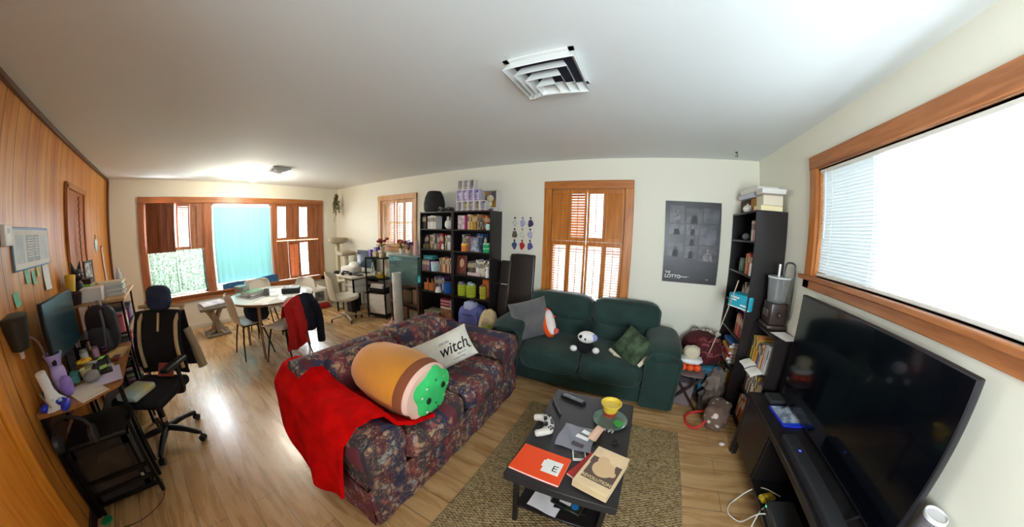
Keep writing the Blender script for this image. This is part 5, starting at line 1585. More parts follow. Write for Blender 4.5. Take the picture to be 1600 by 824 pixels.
standing([('cream', .018, .2), ('green', .02, .205), ('white', .026, .205), ('white', .024, .2)], XL + 0.415, BY + 0.06, LV[3] + e, (1, 0, 0), (0, -1, 0), 0.16, 'at right end of second shelf, left bookcase', 'white and green books on the second shelf')
for k, (x, lb) in enumerate(((-2.88, 'leftmost olive succulent ball on second shelf of left bookcase'), (-2.815, 'second olive succulent ball on second shelf of left bookcase'))):
    s_ = thing('succulent_ball', lb, 'ornament', (x, BY + 0.035, LV[3] + e), 0, 'succulent balls on the second shelf')
    MB().ball((0, 0, 0.038), 0.03, (1, 1, 1.1), 14, 10, None, 0.25).build('ball_body', M('olive_mottle', (128, 120, 64), 0.7, rgb2=(70, 60, 40), vs=30), s_)
    MB().lathe([(0, 0), (0.018, 0), (0.022, 0.012), (0, 0.012)], 12).build('ball_foot', M('brown_foot', (90, 66, 44), 0.7), s_)
for k, (x, c, lb) in enumerate(((-2.735, (170, 150, 110), 'tan figurine'), (-2.665, (196, 180, 150), 'cream figurine'), (-2.60, (180, 90, 84), 'rosy figurine'), (-2.535, (224, 220, 212), 'white figurine'))):
    s_ = thing('figurine', 'small %s standing before books on second shelf, left bookcase' % lb, 'figurine', (x, BY + 0.03, LV[3] + e))
    MB().ball((0, 0, 0.028), 0.026, (0.9, 0.7, 1.08), 12, 8).build('figure_body', M('fig_%d' % k, c, 0.6, var=0.3, vs=40), s_)
    MB().ball((0, 0, 0.066), 0.018, (1, 1, 1), 12, 8).build('figure_head', M('fig_%d' % k, c, 0.6, var=0.3, vs=40), s_)
standing(row(['maroon', 'red', 'maroon', 'purple', 'grey'], 7, 0.155, 0.16, .018, .022), XL + 0.01, BY + 0.012, LV[2] + e, (1, 0, 0), (0, -1, 0), 0.13, 'among maroon books on third shelf of left bookcase', 'maroon books on the third shelf')
tbx = thing('teal_box', 'teal lidded box resting on maroon books, third shelf of left bookcase', 'box', (-2.83, BY + 0.10, LV[2] + 0.162))
MB().box(-0.09, -0.07, 0, 0.09, 0.07, 0.045, 0.006).build('box_body', M('teal_card', (54, 136, 140), 0.5), tbx)
MB().box(-0.092, -0.072, 0.045, 0.092, 0.072, 0.06, 0.006).build('box_lid', M('teal_card_lid', (64, 150, 152), 0.5), tbx)
standing([('tan', .016, .2), ('brown', .02, .2), ('tan', .018, .21), ('orange', .018, .2), ('cream', .02, .205), ('tan', .016, .2), ('brown', .018, .21), ('orange', .02, .205), ('cream', .018, .2), ('maroon', .018, .2), ('tan', .02, .21), ('black', .02, .2)], XL + 0.325, BY + 0.035, LV[2] + e, (1, 0, 0), (0, -1, 0), 0.15, 'among tan books on third shelf of left bookcase', 'tan books on the third shelf')
cj = thing('pale_canister', 'pale lilac and aqua canister in middle of third shelf, left bookcase', 'canister', (-2.70, BY + 0.055, LV[2] + e))
MB().lathe([(0, 0), (0.056, 0), (0.06, 0.008), (0.062, 0.105), (0.06, 0.11), (0, 0.11)], 26).build('canister_body', M('aqua_glaze', (176, 206, 210), 0.4), cj)
MB().lathe([(0, 0.11), (0.064, 0.11), (0.066, 0.118), (0.062, 0.138), (0, 0.142)], 26).build('canister_lid', M('lilac_lid', (206, 196, 214), 0.4), cj)
standing(row(['navy', 'grey', 'white', 'purple', 'blue'], 9, 0.17, 0.21, .014, .024), XL + 0.16, BY + 0.11, LV[1] + e, (1, 0, 0), (0, -1, 0), 0.15, 'at rear of fourth shelf of left bookcase', 'books behind the bottles')
for k, (x, lb) in enumerate(((-2.86, 'left amber square decanter on fourth shelf of left bookcase'), (-2.765, 'right amber square decanter on fourth shelf of left bookcase'))):
    s_ = thing('amber_decanter', lb, 'bottle', (x, BY + 0.06, LV[1] + e))
    am = M('amber_glass', (206, 128, 72), 0.15, trans=0.35)
    MB().box(-0.043, -0.04, 0, 0.043, 0.04, 0.115, 0.008, seg=2).cyl((0, 0, 0.113), (0, 0, 0.15), 0.016, seg=14).build('bottle_body', am, s_)
    MB().cyl((0, 0, 0.15), (0, 0, 0.178), 0.021, seg=14).build('stopper', M('stopper_brown', (88, 54, 34), 0.5), s_)
wbw = thing('white_cup', 'small flared white cup on fourth shelf of left bookcase', 'cup', (-2.63, BY + 0.035, LV[1] + e))
MB().lathe([(0, 0), (0.05, 0), (0.048, 0.01), (0.03, 0.07), (0.033, 0.075), (0.02, 0.07), (0, 0.068)], 20).build('cup_body', M('white_glaze', (220, 216, 208), 0.35), wbw)
bcn = thing('blue_canister', 'large blue canister with dark lid on fourth shelf of left bookcase', 'canister', (-2.475, BY + 0.075, LV[1] + e))
MB().lathe([(0, 0), (0.064, 0), (0.068, 0.006), (0.068, 0.155), (0, 0.155)], 28).build('canister_body', M('royal_blue_tin', (26, 84, 158), 0.35), bcn)
MB().lathe([(0, 0.155), (0.07, 0.155), (0.07, 0.175), (0.066, 0.18), (0, 0.18)], 28).build('canister_lid', M('dark_navy_lid', (24, 34, 60), 0.4), bcn)
bxb = thing('printed_carton', 'wide open carton of papers at bottom of left bookcase', 'box', (-2.76, BY + 0.10, LV[0] + e))
MB().box(-0.15, -0.09, 0, 0.15, 0.12, 0.26, 0.004).build('carton_body', M('patterned_card', (170, 150, 112), 0.7, rgb2=(104, 84, 56), vs=26), bxb)
MB().box(-0.15, -0.095, 0.26, 0.15, 0.12, 0.275, 0.003).build('carton_lid', M('striped_lid', (196, 196, 150), 0.7, rgb2=(60, 60, 46), vs=34, stretch=(3, .3, 1)), bxb)
bxr = MB().box(-0.10, -0.09, 0, 0.10, 0.11, 0.36, 0.004)
tag(bxr.build('mottled_carton', M('brown_mottle', (150, 112, 78), 0.7, rgb2=(96, 54, 40), vs=18), None, (-2.475, BY + 0.11, LV[0] + e)), 'tall mottled carton at bottom right of left bookcase', 'box')
zz = LV[0] + 0.36 + 2 * e
for k, (c, t_) in enumerate((('cream', .03), ('maroon', .026), ('pink', .022), ('maroon', .02), ('pink', .024), ('maroon', .02))):
    book('book', '%s book lying flat, %s from bottom of pile in left bookcase' % (c, ORD[k]), (-2.49, BY + 0.10, zz), R(90 + (4, -5, 7, -3, 5, 0)[k]), 0.17, 0.18, t_, M('book_' + c, PAL[c], 0.55), 'flat pile in the left bookcase')
    zz += t_ + 0.0004
# --- right case
fb_ = thing('display_box', 'white and pink figure box on top shelf of right bookcase', 'box', (-2.20, BY + 0.07, LV[4] + e))
MB().box(-0.065, -0.05, 0, 0.065, 0.06, 0.185, 0.003).build('carton', M('pink_white_card', (220, 206, 206), 0.5, rgb2=(150, 130, 140), vs=20), fb_)
MB().box(0.045, -0.052, 0, 0.066, 0.06, 0.187, 0.002).build('pink_side', M('magenta_card', (190, 60, 120), 0.5), fb_)
standing([('tan', .02, .2), ('cream', .018, .2), ('gold', .018, .185), ('yellow', .02, .19), ('gold', .03, .185), ('gold', .026, .18), ('brown', .02, .2), ('tan', .022, .2)], -2.115, BY + 0.03, LV[4] + e, (1, 0, 0), (0, -1, 0), 0.16, 'among golden books on top shelf of right bookcase', 'golden books on the top shelf')
standing(row(['maroon', 'orange', 'maroon', 'red', 'brown'], 6, 0.17, 0.19, .016, .022), -1.905, BY + 0.07, LV[4] + e, (1, 0, 0), (0, -1, 0), 0.15, 'among rust books on top shelf of right bookcase', 'rust books on the top shelf')
fg = thing('robot_figurine', 'dark articulated figurine before rust books, top shelf of right bookcase', 'figurine', (-1.885, BY + 0.03, LV[4] + e))
dfm = M('dark_figure', (50, 44, 44), 0.5, rgb2=(150, 140, 130), vs=30)
MB().ball((0, 0, 0.075), 0.03, (1, .7, 1.2), 12, 8).build('torso', dfm, fg)
MB().ball((0, 0, 0.125), 0.02, (1, 1, 1), 12, 8).build('figure_head', dfm, fg)
for s in (-1, 1):
    MB().tube([(s * 0.03, 0, 0.10), (s * 0.05, -0.005, 0.07), (s * 0.045, -0.012, 0.045)], 0.009, 8).build('arm', dfm, fg)
    MB().tube([(s * 0.014, 0, 0.055), (s * 0.024, 0, 0.03), (s * 0.026, -0.004, 0.004)], 0.011, 8).build('leg', dfm, fg)
am_ = thing('aqua_mug', 'pale aqua mug at right end of top shelf, right bookcase', 'mug', (-1.79, BY + 0.035, LV[4] + e))
MB().lathe([(0, 0), (0.027, 0), (0.029, 0.006), (0.03, 0.075), (0.026, 0.075), (0.025, 0.01), (0, 0.008)], 20).build('cup', M('aqua_mug_glaze', (180, 222, 216), 0.35), am_)
MB().tube([(-0.028, 0, 0.06), (-0.044, 0, 0.055), (-0.044, 0, 0.028), (-0.028, 0, 0.02)], 0.004, 8, smooth=2).build('handle', M('aqua_mug_glaze', (180, 222, 216), 0.35), am_)
standing([('white', .018, .22), ('grey', .02, .225), ('navy', .02, .21), ('cream', .016, .2), ('tan', .02, .19), ('pink', .018, .2)], -2.235, BY + 0.085, LV[3] + e, (1, 0, 0), (0, -1, 0), 0.15, 'behind yellow jar on second shelf of right bookcase', 'books behind the yellow jar')
yj = thing('candle_jar', 'yellow and orange candle jar on second shelf of right bookcase', 'candle', (-2.165, BY + 0.045, LV[3] + e))
MB().lathe([(0, 0), (0.043, 0), (0.044, 0.02), (0.044, 0.075), (0, 0.075)], 24).build('jar_body', M('orange_wax', (226, 130, 40), 0.3), yj)
MB().lathe([(0, 0.075), (0.044, 0.075), (0.044, 0.10), (0.04, 0.105), (0, 0.105)], 24).build('jar_top', M('yellow_wax', (232, 196, 60), 0.3), yj)
bbx = thing('display_box', 'silver blue figure box on second shelf of right bookcase', 'box', (-1.985, BY + 0.06, LV[3] + e))
MB().box(-0.062, -0.05, 0, 0.062, 0.06, 0.19, 0.003).build('carton', M('silver_blue_card', (150, 158, 176), 0.45, rgb2=(60, 72, 104), vs=24), bbx)
MB().box(-0.04, -0.052, 0.02, 0.04, -0.0495, 0.15, 0.002).build('window_panel', M('pale_panel', (198, 200, 206), 0.4, rgb2=(110, 112, 124), vs=30), bbx)
standing([('navy', .024, .235), ('blue', .03, .24), ('navy', .02, .235), ('blue', .022, .235)], -2.03, BY + 0.125, LV[3] + e, (1, 0, 0), (0, -1, 0), 0.13, 'behind silver box on second shelf of right bookcase', 'blue books behind the silver box')
for k, z in enumerate((0, 0.062)):
    s_ = thing('green_tin', ('lower', 'upper')[k] + ' of two stacked green tins on second shelf of right bookcase', 'tin', (-1.82, BY + 0.065, LV[3] + e + z))
    MB().lathe([(0, 0), (0.054, 0), (0.056, 0.004), (0.056, 0.045), (0, 0.045)], 26).build('tin_body', M('emerald_tin', (30, 160, 92), 0.35), s_)
    MB().lathe([(0, 0.045), (0.058, 0.045), (0.058, 0.058), (0.055, 0.061), (0, 0.061)], 26).build('tin_lid', M('mint_lid', (140, 214, 170), 0.35), s_)
tin3 = MB().lathe([(0, 0), (0.018, 0), (0.018, 0.045), (0.008, 0.055), (0.008, 0.07), (0, 0.07)], 14)
tag(tin3.build('small_bottle', M('beige_bottle', (190, 170, 130), 0.5), None, (-1.845, BY + 0.06, LV[3] + 0.126)), 'tiny beige bottle standing on stacked green tins', 'bottle')
pf = thing('picture_frame', 'brown framed picture in red tones, third shelf of right bookcase', 'picture frame', (-2.225, BY + 0.045, LV[2] + e))
mm = T(0, 0, 0, R(-8))
mb = MB()
for (a, b, c, d) in ((-.085, 0, -.07, .26), (.07, 0, .085, .26), (-.085, 0, .085, .015), (-.085, .245, .085, .26)): mb.box(a, -0.008, b, c, 0.008, d, 0.003, mm)
mb.build('frame', wood_mat('frame_dark', (52, 28, 20), (80, 46, 32), 'z', 6), pf)
MB().box(-0.072, -0.002, 0.012, 0.072, 0.003, 0.248, 0, mm).build('picture', M('red_picture', (140, 66, 50), 0.4, rgb2=(60, 26, 26), vs=9), pf)
MB().ball((0.0, -0.003, 0.155), 0.05, (0.75, 0.03, 1.2), 14, 10, mm).build('picture_motif', M('pale_motif', (206, 160, 130), 0.5), pf)
standing(row(['purple', 'navy', 'white', 'cream', 'grey', 'brown', 'cream', 'white', 'green'], 16, 0.18, 0.215, .016, .023), -2.125, BY + 0.06, LV[2] + e, (1, 0, 0), (0, -1, 0), 0.16, 'on third shelf of right bookcase', 'mixed books on the third shelf')
pks = MB().cushion(-0.10, -0.022, 0, 0.10, 0.022, 0.045, r=0.012, puff=0.01, n=3)
tag(pks.build('pink_pouch', M('pale_pink_cloth', (206, 176, 180), 0.85, var=0.15), None, (-2.0, BY + 0.03, LV[2] + e)), 'long pale pink pouch before mixed books, third shelf', 'pouch')
wf = thing('figurine', 'white statuette at right end of third shelf, right bookcase', 'figurine', (-1.795, BY + 0.028, LV[2] + e))
MB().lathe([(0, 0), (0.024, 0), (0.02, 0.02), (0.026, 0.06), (0.016, 0.10), (0, 0.105)], 14).build('figure_body', M('white_glaze', (220, 216, 208), 0.35), wf)
MB().ball((0, 0, 0.122), 0.02, (1, 1, 1.1), 12, 8).build('figure_head', M('white_glaze', (220, 216, 208), 0.35), wf)
for k, (x, r_, h_, c, lb) in enumerate(((-2.23, 0.062, 0.155, (168, 180, 44), 'leftmost lime green canister on fourth shelf of right bookcase'), (-2.075, 0.068, 0.165, (172, 184, 50), 'middle and widest lime green canister, fourth shelf of right bookcase'), (-1.885, 0.048, 0.165, (176, 166, 56), 'rightmost, narrow olive yellow canister, fourth shelf of right bookcase'))):
    s_ = thing('lime_canister', lb, 'canister', (x, BY + 0.075, LV[1] + e))
    MB().lathe([(0, 0), (r_ - 0.004, 0), (r_, 0.005), (r_, h_), (r_ - 0.006, h_), (r_ - 0.006, 0.02), (0, 0.02)], 28).build('canister_body', M('lime_tin_%d' % k, c, 0.35), s_)
    mb = MB()
    for z in (0.05, 0.085, 0.12): mb.lathe([(r_, z), (r_ + 0.0016, z + 0.003), (r_, z + 0.006)], 28)
    mb.build('rings', M('lime_ring_%d' % k, tuple(int(v * .8) for v in c), 0.35), s_)
    mb = MB()
    if k < 2: mb.box(-0.045, -0.03, 0.022, 0.0, 0.03, h_ + 0.035, 0.004).box(0.0, -0.03, 0.022, 0.04, 0.03, h_ + 0.02, 0.004)
    else: mb.box(-0.03, -0.02, 0.022, 0.03, 0.02, h_ + 0.02, 0.004)
    mb.build('contents', M('canister_contents_%d' % k, ((150, 140, 160), (170, 200, 200), (140, 100, 70))[k], 0.7), s_)
obx = MB().box(-0.05, -0.03, 0, 0.05, 0.04, 0.24, 0.003)
tag(obx.build('orange_carton', M('orange_card', (208, 104, 40), 0.6, var=0.12), None, (-1.90, BY + 0.19, LV[1] + e)), 'tall orange carton behind olive canister, fourth shelf of right bookcase', 'box')
bpk = thing('backpack', 'blue violet backpack stuffed in bottom of right bookcase', 'backpack', (-2.03, BY + 0.04, LV[0] + e), R(0))
bpm = M('violet_nylon', (96, 100, 168), 0.6, var=0.2, vs=7, bump=0.2, bs=90)
mb = MB()
puff(mb, -0.21, -0.10, 0, 0.19, 0.17, 0.49, 0.55, 0.05)
mb.build('main_body', bpm, bpk)
mb = MB()
puff(mb, -0.17, -0.15, 0.03, 0.06, -0.05, 0.25, 0.5)
mb.build('front_pocket', M('deep_navy_nylon', (34, 38, 74), 0.6), bpk)
mb = MB()
puff(mb, -0.12, -0.08, 0.40, 0.08, 0.08, 0.54, 0.7, 0.15)
mb.build('crumpled_lining', M('pale_lilac_cloth', (176, 180, 212), 0.8), bpk)
for s_ in (-1, 1): MB().tube([(-0.05 + s_ * 0.10, -0.152, 0.06), (-0.05 + s_ * 0.11, -0.16, 0.15), (-0.05 + s_ * 0.10, -0.14, 0.24)], 0.006, 6, smooth=1).build('pocket_piping', M('pale_lilac_cloth', (176, 180, 212), 0.8), bpk)
MB().tube([(-0.20, -0.03, 0.36), (-0.12, -0.098, 0.37), (0.05, -0.105, 0.37), (0.18, -0.03, 0.36)], 0.006, 6, smooth=2).build('zip', M('zip_dark', (40, 42, 80), 0.5), bpk)
MB().tube([(-0.04, 0, 0.50), (-0.03, -0.02, 0.56), (0.03, -0.02, 0.56), (0.04, 0, 0.50)], 0.009, 8, smooth=1).build('top_handle', M('zip_dark', (40, 42, 80), 0.5), bpk)
MB().tube([(0.12, -0.10, 0.44), (0.17, -0.14, 0.30), (0.14, -0.14, 0.10), (0.10, -0.12, 0.03)], 0.014, 8, smooth=2).build('strap', bpm, bpk)
sbg = thing('silver_bag', 'dark crinkled plastic bag beside blue violet backpack', 'bag', (-1.74, BY - 0.11, 0.0))
mb = MB()
puff(mb, -0.09, -0.09, 0, 0.09, 0.09, 0.36, 0.7, 0.2)
mb.build('bag_body', M('crinkled_grey_film', (60, 66, 78), 0.3, rgb2=(150, 154, 160), vs=14), sbg)
MB().lathe([(0.0, 0.33), (0.03, 0.33), (0.02, 0.36), (0.05, 0.42), (0.03, 0.41), (0.0, 0.36)], 12).build('knot', M('crinkled_grey_film', (60, 66, 78), 0.3), sbg)
# --- on top of the cases
TZ = 1.8205
bk_ = thing('drawstring_bag', 'black cinched bag standing on top of left bookcase', 'bag', (-2.79, BY + 0.13, TZ))
mb = MB()
mb.lathe([(0, 0), (0.14, 0), (0.165, 0.03), (0.17, 0.12), (0.15, 0.22), (0.115, 0.285), (0.10, 0.30), (0.09, 0.305), (0, 0.295)], 24)
mb.v = [(x * (1 + 0.05 * math.sin(6 * math.atan2(y, x))), y * 0.8, z) for x, y, z in mb.v]
mb.build('bag_body', M('black_canvas', (34, 34, 34), 0.8, var=0.2, bump=0.3, bs=100), bk_)
MB().tube([(0.10, -0.02, 0.26), (0.16, -0.03, 0.25), (0.19, -0.02, 0.16), (0.175, 0, 0.06)], 0.008, 8, smooth=2).build('strap', black_plastic, bk_)
MB().tube([(0.11 * math.cos(t), 0.09 * math.sin(t), 0.288) for t in [i * PI / 8 for i in range(17)]], 0.006, 6).build('drawcord', black_plastic, bk_)
for k, (x, w_, h_, c, lb) in enumerate(((-2.60, .05, .07, (120, 120, 118), 'silver compact camera'), (-2.53, .055, .05, (52, 50, 54), 'black compact camera'), (-2.46, .06, .06, (84, 84, 88), 'grey folding camera'), (-2.395, .05, .055, (60, 54, 66), 'dark violet camera'))):
    s_ = thing('vintage_camera', 'small %s in row on top of bookcases' % lb, 'camera', (x, BY + 0.05, TZ), 0, 'cameras on top of the bookcases')
    MB().box(-w_ / 2, -0.02, 0, w_ / 2, 0.025, h_ * 0.8, 0.005).box(-w_ / 4, -0.015, h_ * 0.8, w_ / 4, 0.02, h_, 0.004).build('camera_body', M('cam_%d' % k, c, 0.45), s_)
    MB().cyl((0, -0.02, h_ * 0.4), (0, -0.04, h_ * 0.4), 0.016, 0.014, 16).build('lens', M('lens_dark', (22, 22, 28), 0.15), s_)


def figbox(label, x, z, w_, h_, d_, card, win_c, fig, yoff=0.06, group='boxed collectible figures on the right bookcase'):
    t = thing('figure_box', label, 'boxed figure', (x, BY + yoff, z), 0, group)
    mb = MB()
    b_ = 0.010
    mb.box(-w_ / 2, 0, 0, w_ / 2, d_, h_ * 0.18, 0.001).box(-w_ / 2, 0, h_ - b_, w_ / 2, d_, h_, 0.001)
    mb.box(-w_ / 2, 0, h_ * .18, -w_ / 2 + b_, d_, h_ - b_).box(w_ / 2 - b_, 0, h_ * .18, w_ / 2, d_, h_ - b_).box(-w_ / 2 + b_, d_ - b_, h_ * .18, w_ / 2 - b_, d_, h_ - b_)
    mb.build('carton', card, t)
    MB().box(-w_ / 2 + b_, d_ - b_ - 0.003, h_ * .18, w_ / 2 - b_, d_ - b_ - 0.001, h_ - b_).build('backing', win_c, t)
    f_ = MB().ball((0, d_ * 0.45, h_ * 0.62), h_ * 0.17, (1.1, 0.9, 1), 12, 9)
    f_.ball((0, d_ * 0.45, h_ * 0.34), h_ * 0.13, (0.9, 0.7, 1.2), 12, 8)
    f_.build('figure', fig, t)
    MB().box(-w_ * 0.3, -0.001, h_ * 0.04, w_ * 0.3, 0.0, h_ * 0.13).build('name_strip', M('name_strip', (110, 100, 110), 0.6), t)
    return t


card_w = M('white_card', (216, 212, 208), 0.5)
card_l = M('lilac_card', (208, 196, 224), 0.4)
bw_ = 0.088
cols = [((96, 88, 128), (150, 140, 160), 'violet'), ((120, 118, 60), (206, 190, 90), 'olive yellow'), ((150, 96, 128), (206, 170, 180), 'mauve'), ((120, 110, 92), (170, 150, 120), 'khaki'), ((96, 96, 120), (160, 166, 180), 'slate')]
for k, (a, b, n) in enumerate(cols):
    figbox('boxed figure with %s window, %s from left in bottom row of display boxes' % (n, ORD[k]), -2.275 + k * 0.094, TZ, bw_, 0.135, 0.08, card_w, M('backing_a%d' % k, a, 0.6), M('figm_a%d' % k, b, 0.6))
for k, (a, b, n) in enumerate((((206, 196, 222), (226, 216, 226), 'lilac'), ((220, 214, 224), (236, 230, 232), 'pearl'), ((150, 136, 160), (180, 168, 180), 'dusky'), ((90, 84, 150), (200, 196, 224), 'indigo'))):
    figbox('boxed figure with %s window, %s from left in middle row of display boxes' % (n, ORD[k]), -2.285 + k * 0.094, TZ + 0.1355, bw_, 0.15, 0.08, card_l, M('backing_b%d' % k, a, 0.6), M('figm_b%d' % k, b, 0.6))
for k, (a, b, n) in enumerate((((120, 108, 100), (170, 160, 150), 'taupe'), ((150, 140, 130), (190, 180, 170), 'beige'), ((86, 80, 90), (140, 130, 140), 'charcoal'))):
    figbox('boxed figure with %s window, %s from left in top row of display boxes' % (n, ORD[k]), -2.265 + k * 0.092, TZ + 0.286, bw_, 0.13, 0.08, card_w, M('backing_c%d' % k, a, 0.6), M('figm_c%d' % k, b, 0.6))
figbox('large boxed figure with golden window behind right end of display boxes', -1.865, TZ, 0.245, 0.275, 0.10, card_w, M('golden_backing', (196, 150, 50), 0.5, rgb2=(84, 84, 110), vs=7), M('pale_figure', (220, 206, 170), 0.6), 0.15)

# ================================================================== beside and behind the green sofa
ft = thing('folding_table', 'dark brown folded table leaning on back wall behind green loveseat', 'folding table', (-1.41, 3.06, 0.0), 0)
mm = T(0, 0, 0, R(-6))
ftm = M('dark_brown_vinyl', (46, 38, 34), 0.6, var=0.1)
MB().box(-0.17, -0.03, 0.02, 0.17, 0.03, 1.28, 0.02, mm, 3).build('table_panel', ftm, ft)
MB().tube([(0.165, -0.035, 0.05), (0.172, -0.035, 1.22), (0.15, -0.035, 1.275), (-0.14, -0.035, 1.275), (-0.165, -0.035, 1.23), (-0.165, -0.035, 0.05)], 0.009, 8, mm, smooth=1).build('edge_rail', M('grey_rail', (84, 80, 78), 0.4, 0.5), ft)
fc = thing('folding_chair', 'dark brown folded chair leaning beside bookcase behind green loveseat', 'folding chair', (-1.645, 3.0, 0.0), 0)
mm = T(0, 0, 0, R(-9))
puffm = MB()
puffm.box(-0.08, -0.03, 0.40, 0.08, 0.02, 0.86, 0.025, mm, 3)
puffm.build('seat_panel', ftm, fc)
MB().box(-0.08, -0.03, 0.88, 0.075, 0.02, 1.19, 0.025, mm, 3).build('back_panel', ftm, fc)
for x in (-0.085, 0.085): MB().tube([(x, 0.025, 0.01), (x, 0.025, 1.15)], 0.011, 8, mm).build('frame_tube', black_metal, fc)
bn = thing('beige_bundle', 'rolled beige blanket between floral sofa and green loveseat', 'blanket', (-1.56, 2.60, 0.0), R(25))
mb = MB()
puff(mb, -0.13, -0.13, 0.0, 0.11, 0.13, 0.66, 0.75, 0.12)
mb.build('bundle', M('beige_fleece', (186, 166, 124), 0.95, var=0.15, bump=0.3), bn)
mb = MB()
puff(mb, -0.10, -0.16, 0.30, 0.10, 0.02, 0.52, 0.75, 0.15)
mb.build('olive_fold', M('olive_fleece', (150, 150, 70), 0.95, bump=0.3), bn)

# wall decals: three by three stickers
dec = [((60, 60, 60), (206, 206, 196), 'pale outline'), ((110, 110, 160), (170, 170, 206), 'lilac square'), ((40, 36, 70), (60, 54, 96), 'dark indigo heart'), ((40, 38, 40), (104, 92, 70), 'black and tan'), ((150, 150, 140), (214, 214, 200), 'faint white'), ((60, 60, 60), (190, 184, 214), 'pale lilac'), ((50, 50, 60), (70, 84, 130), 'slate blue'), ((120, 60, 60), (190, 34, 48), 'red round'), ((70, 70, 90), (90, 92, 150), 'striped blue')]
for k, (a, b, n) in enumerate(dec):
    i, j = k % 3, k // 3
    x, z = -1.545 + i * 0.11, 1.685 - j * 0.145
    t = thing('wall_sticker', '%s sticker on back wall, %s row, %s column' % (n, ('top', 'middle', 'bottom')[j], ('left', 'centre', 'right')[i]), 'sticker', (x, Y1 - 0.002, z), 0, 'sticker grid on the back wall')
    mb = MB()
    shp = [(0.036 * (1 + 0.18 * math.sin(3 * q + k)) * math.cos(q), 0.048 * (1 + 0.15 * math.cos(4 * q + k)) * math.sin(q) - 0.012) for q in [2 * PI * p / 20 for p in range(20)]]
    mb.prism(shp, -0.001, 0.0015, axis='y')
    mb.build('sticker_body', M('sticker_%d' % k, b, 0.6, var=0.35, vs=60), t)
    MB().ball((0, -0.001, 0.055), 0.014, (1, 0.15, 1), 10, 6).build('sticker_top', M('sticker_top_%d' % k, a, 0.6), t)

# poster
po = thing('poster', 'large dark poster of shadowy photos on back wall right of window', 'poster', (0.557, Y1 - 0.004, 1.535), R(0))
pg = M('poster_charcoal', (50, 47, 52), 0.35, rgb2=(34, 32, 37), vs=5)
P4 = [(-0.302, 0.435), (0.302, 0.440), (0.308, -0.435), (-0.285, -0.440)]
mb = MB()
mb.sheet(lambda u, v: ((P4[0][0] + (P4[1][0] - P4[0][0]) * u) * (1 - v) + (P4[3][0] + (P4[2][0] - P4[3][0]) * u) * v, -0.002 - 0.006 * math.sin(v * 3.1) * abs(u - .5) * 2, P4[0][1] * (1 - v) + P4[3][1] * v), 10, 10, 0.001)
mb.build('poster_sheet', pg, po)
rngp = random.Random(9)


def pic(x0, z0, x1, z1, c, fig):
    q = MB().box(x0, -0.0105, z0, x1, -0.0095, z1).build('photo_tile', M('tile_%d_%d_%d' % c, c, 0.35, rgb2=tuple(int(v * .55) for v in c), vs=9), po)
    cx, w_ = (x0 + x1) / 2, (x1 - x0)
    h_ = z1 - z0
    if fig:
        mb = MB()
        s = fig
        mb.prism([(cx - w_ * .26 * s, z0), (cx + w_ * .26 * s, z0), (cx + w_ * .2 * s, z0 + h_ * .5), (cx + w_ * .06, z0 + h_ * .58), (cx - w_ * .06, z0 + h_ * .58), (cx - w_ * .2 * s, z0 + h_ * .5)], -0.0115, -0.0106, axis='y')
        mb.build('shadow_figure', M('figure_grey_%d' % int(s * 100), (122, 118, 120) if s > .9 else (38, 36, 38), 0.5, var=0.5, vs=30), q)
        MB().ball((cx, -0.0108, z0 + h_ * .70), h_ * .12, (0.85, 0.05, 1.1), 12, 8).build('figure_head', M('pale_face', (112, 106, 104), 0.5, var=0.6, vs=36), q)


pic(-0.25, 0.20, -0.10, 0.385, (80, 76, 80), 1.0)
pic(-0.075, 0.20, 0.10, 0.36, (78, 76, 80), 0.8)
pic(0.11, 0.215, 0.285, 0.37, (84, 84, 90), 0)
pic(-0.25, 0.075, -0.09, 0.185, (72, 68, 72), 0.8)
pic(-0.07, 0.08, 0.07, 0.19, (98, 94, 100), 0.7)
pic(-0.07, -0.03, 0.07, 0.075, (74, 70, 76), 0.7)
pic(0.08, -0.02, 0.26, 0.19, (96, 96, 104), 0)
pic(-0.25, -0.16, -0.09, -0.02, (66, 62, 66), 0.8)
pic(-0.07, -0.17, 0.06, -0.04, (84, 80, 82), 0.75)
pic(0.08, -0.19, 0.28, -0.03, (90, 86, 90), 1.05)
wtx = M('poster_white', (220, 216, 216), 0.5)
text('lettering', 'THE', 0.032, wtx, po, (-0.262, -0.0115, -0.335), (R(90), 0, 0), 0.0003, 'LEFT', bold=0.0006)
text('lettering', 'LOTTO', 0.052, wtx, po, (-0.262, -0.0115, -0.378), (R(90), 0, 0), 0.0003, 'LEFT', bold=0.0012)
MB().box(-0.105, -0.0118, -0.380, -0.02, -0.0108, -0.376).build('caption_line', wtx, po)
MB().box(-0.105, -0.0118, -0.372, 0.0, -0.0108, -0.369).build('caption_line', wtx, po)
text('lettering', 'exo', 0.018, wtx, po, (0.20, -0.0115, -0.385), (R(90), 0, 0), 0.0003)

# ================================================================== right corner
TSX = 0.985
ts = bookcase('tall narrow black bookcase in right corner facing left', (TSX, 3.185, 0), R(-90), 0.665, 0.285, 1.86, (0.075, 0.42, 0.72, 1.0, 1.30, 1.60))
ls = bookcase('low black bookcase between tall corner bookcase and television', (1.075, 2.515, 0), R(-90), 0.47, 0.195, 0.93, (0.06, 0.34, 0.62))
TL = (0.075, 0.42, 0.72, 1.0, 1.30, 1.60)
N_ = (-1, 0, 0)


def sx_(colors, y, z, n, place, group, hmin=.16, hmax=.2, x=TSX + 0.03, dpt=0.16, tmin=.015, tmax=.03):
    return standing(row(colors, n, hmin, hmax, tmin, tmax), x, y, z + e, (0, -1, 0), N_, dpt, place, group)


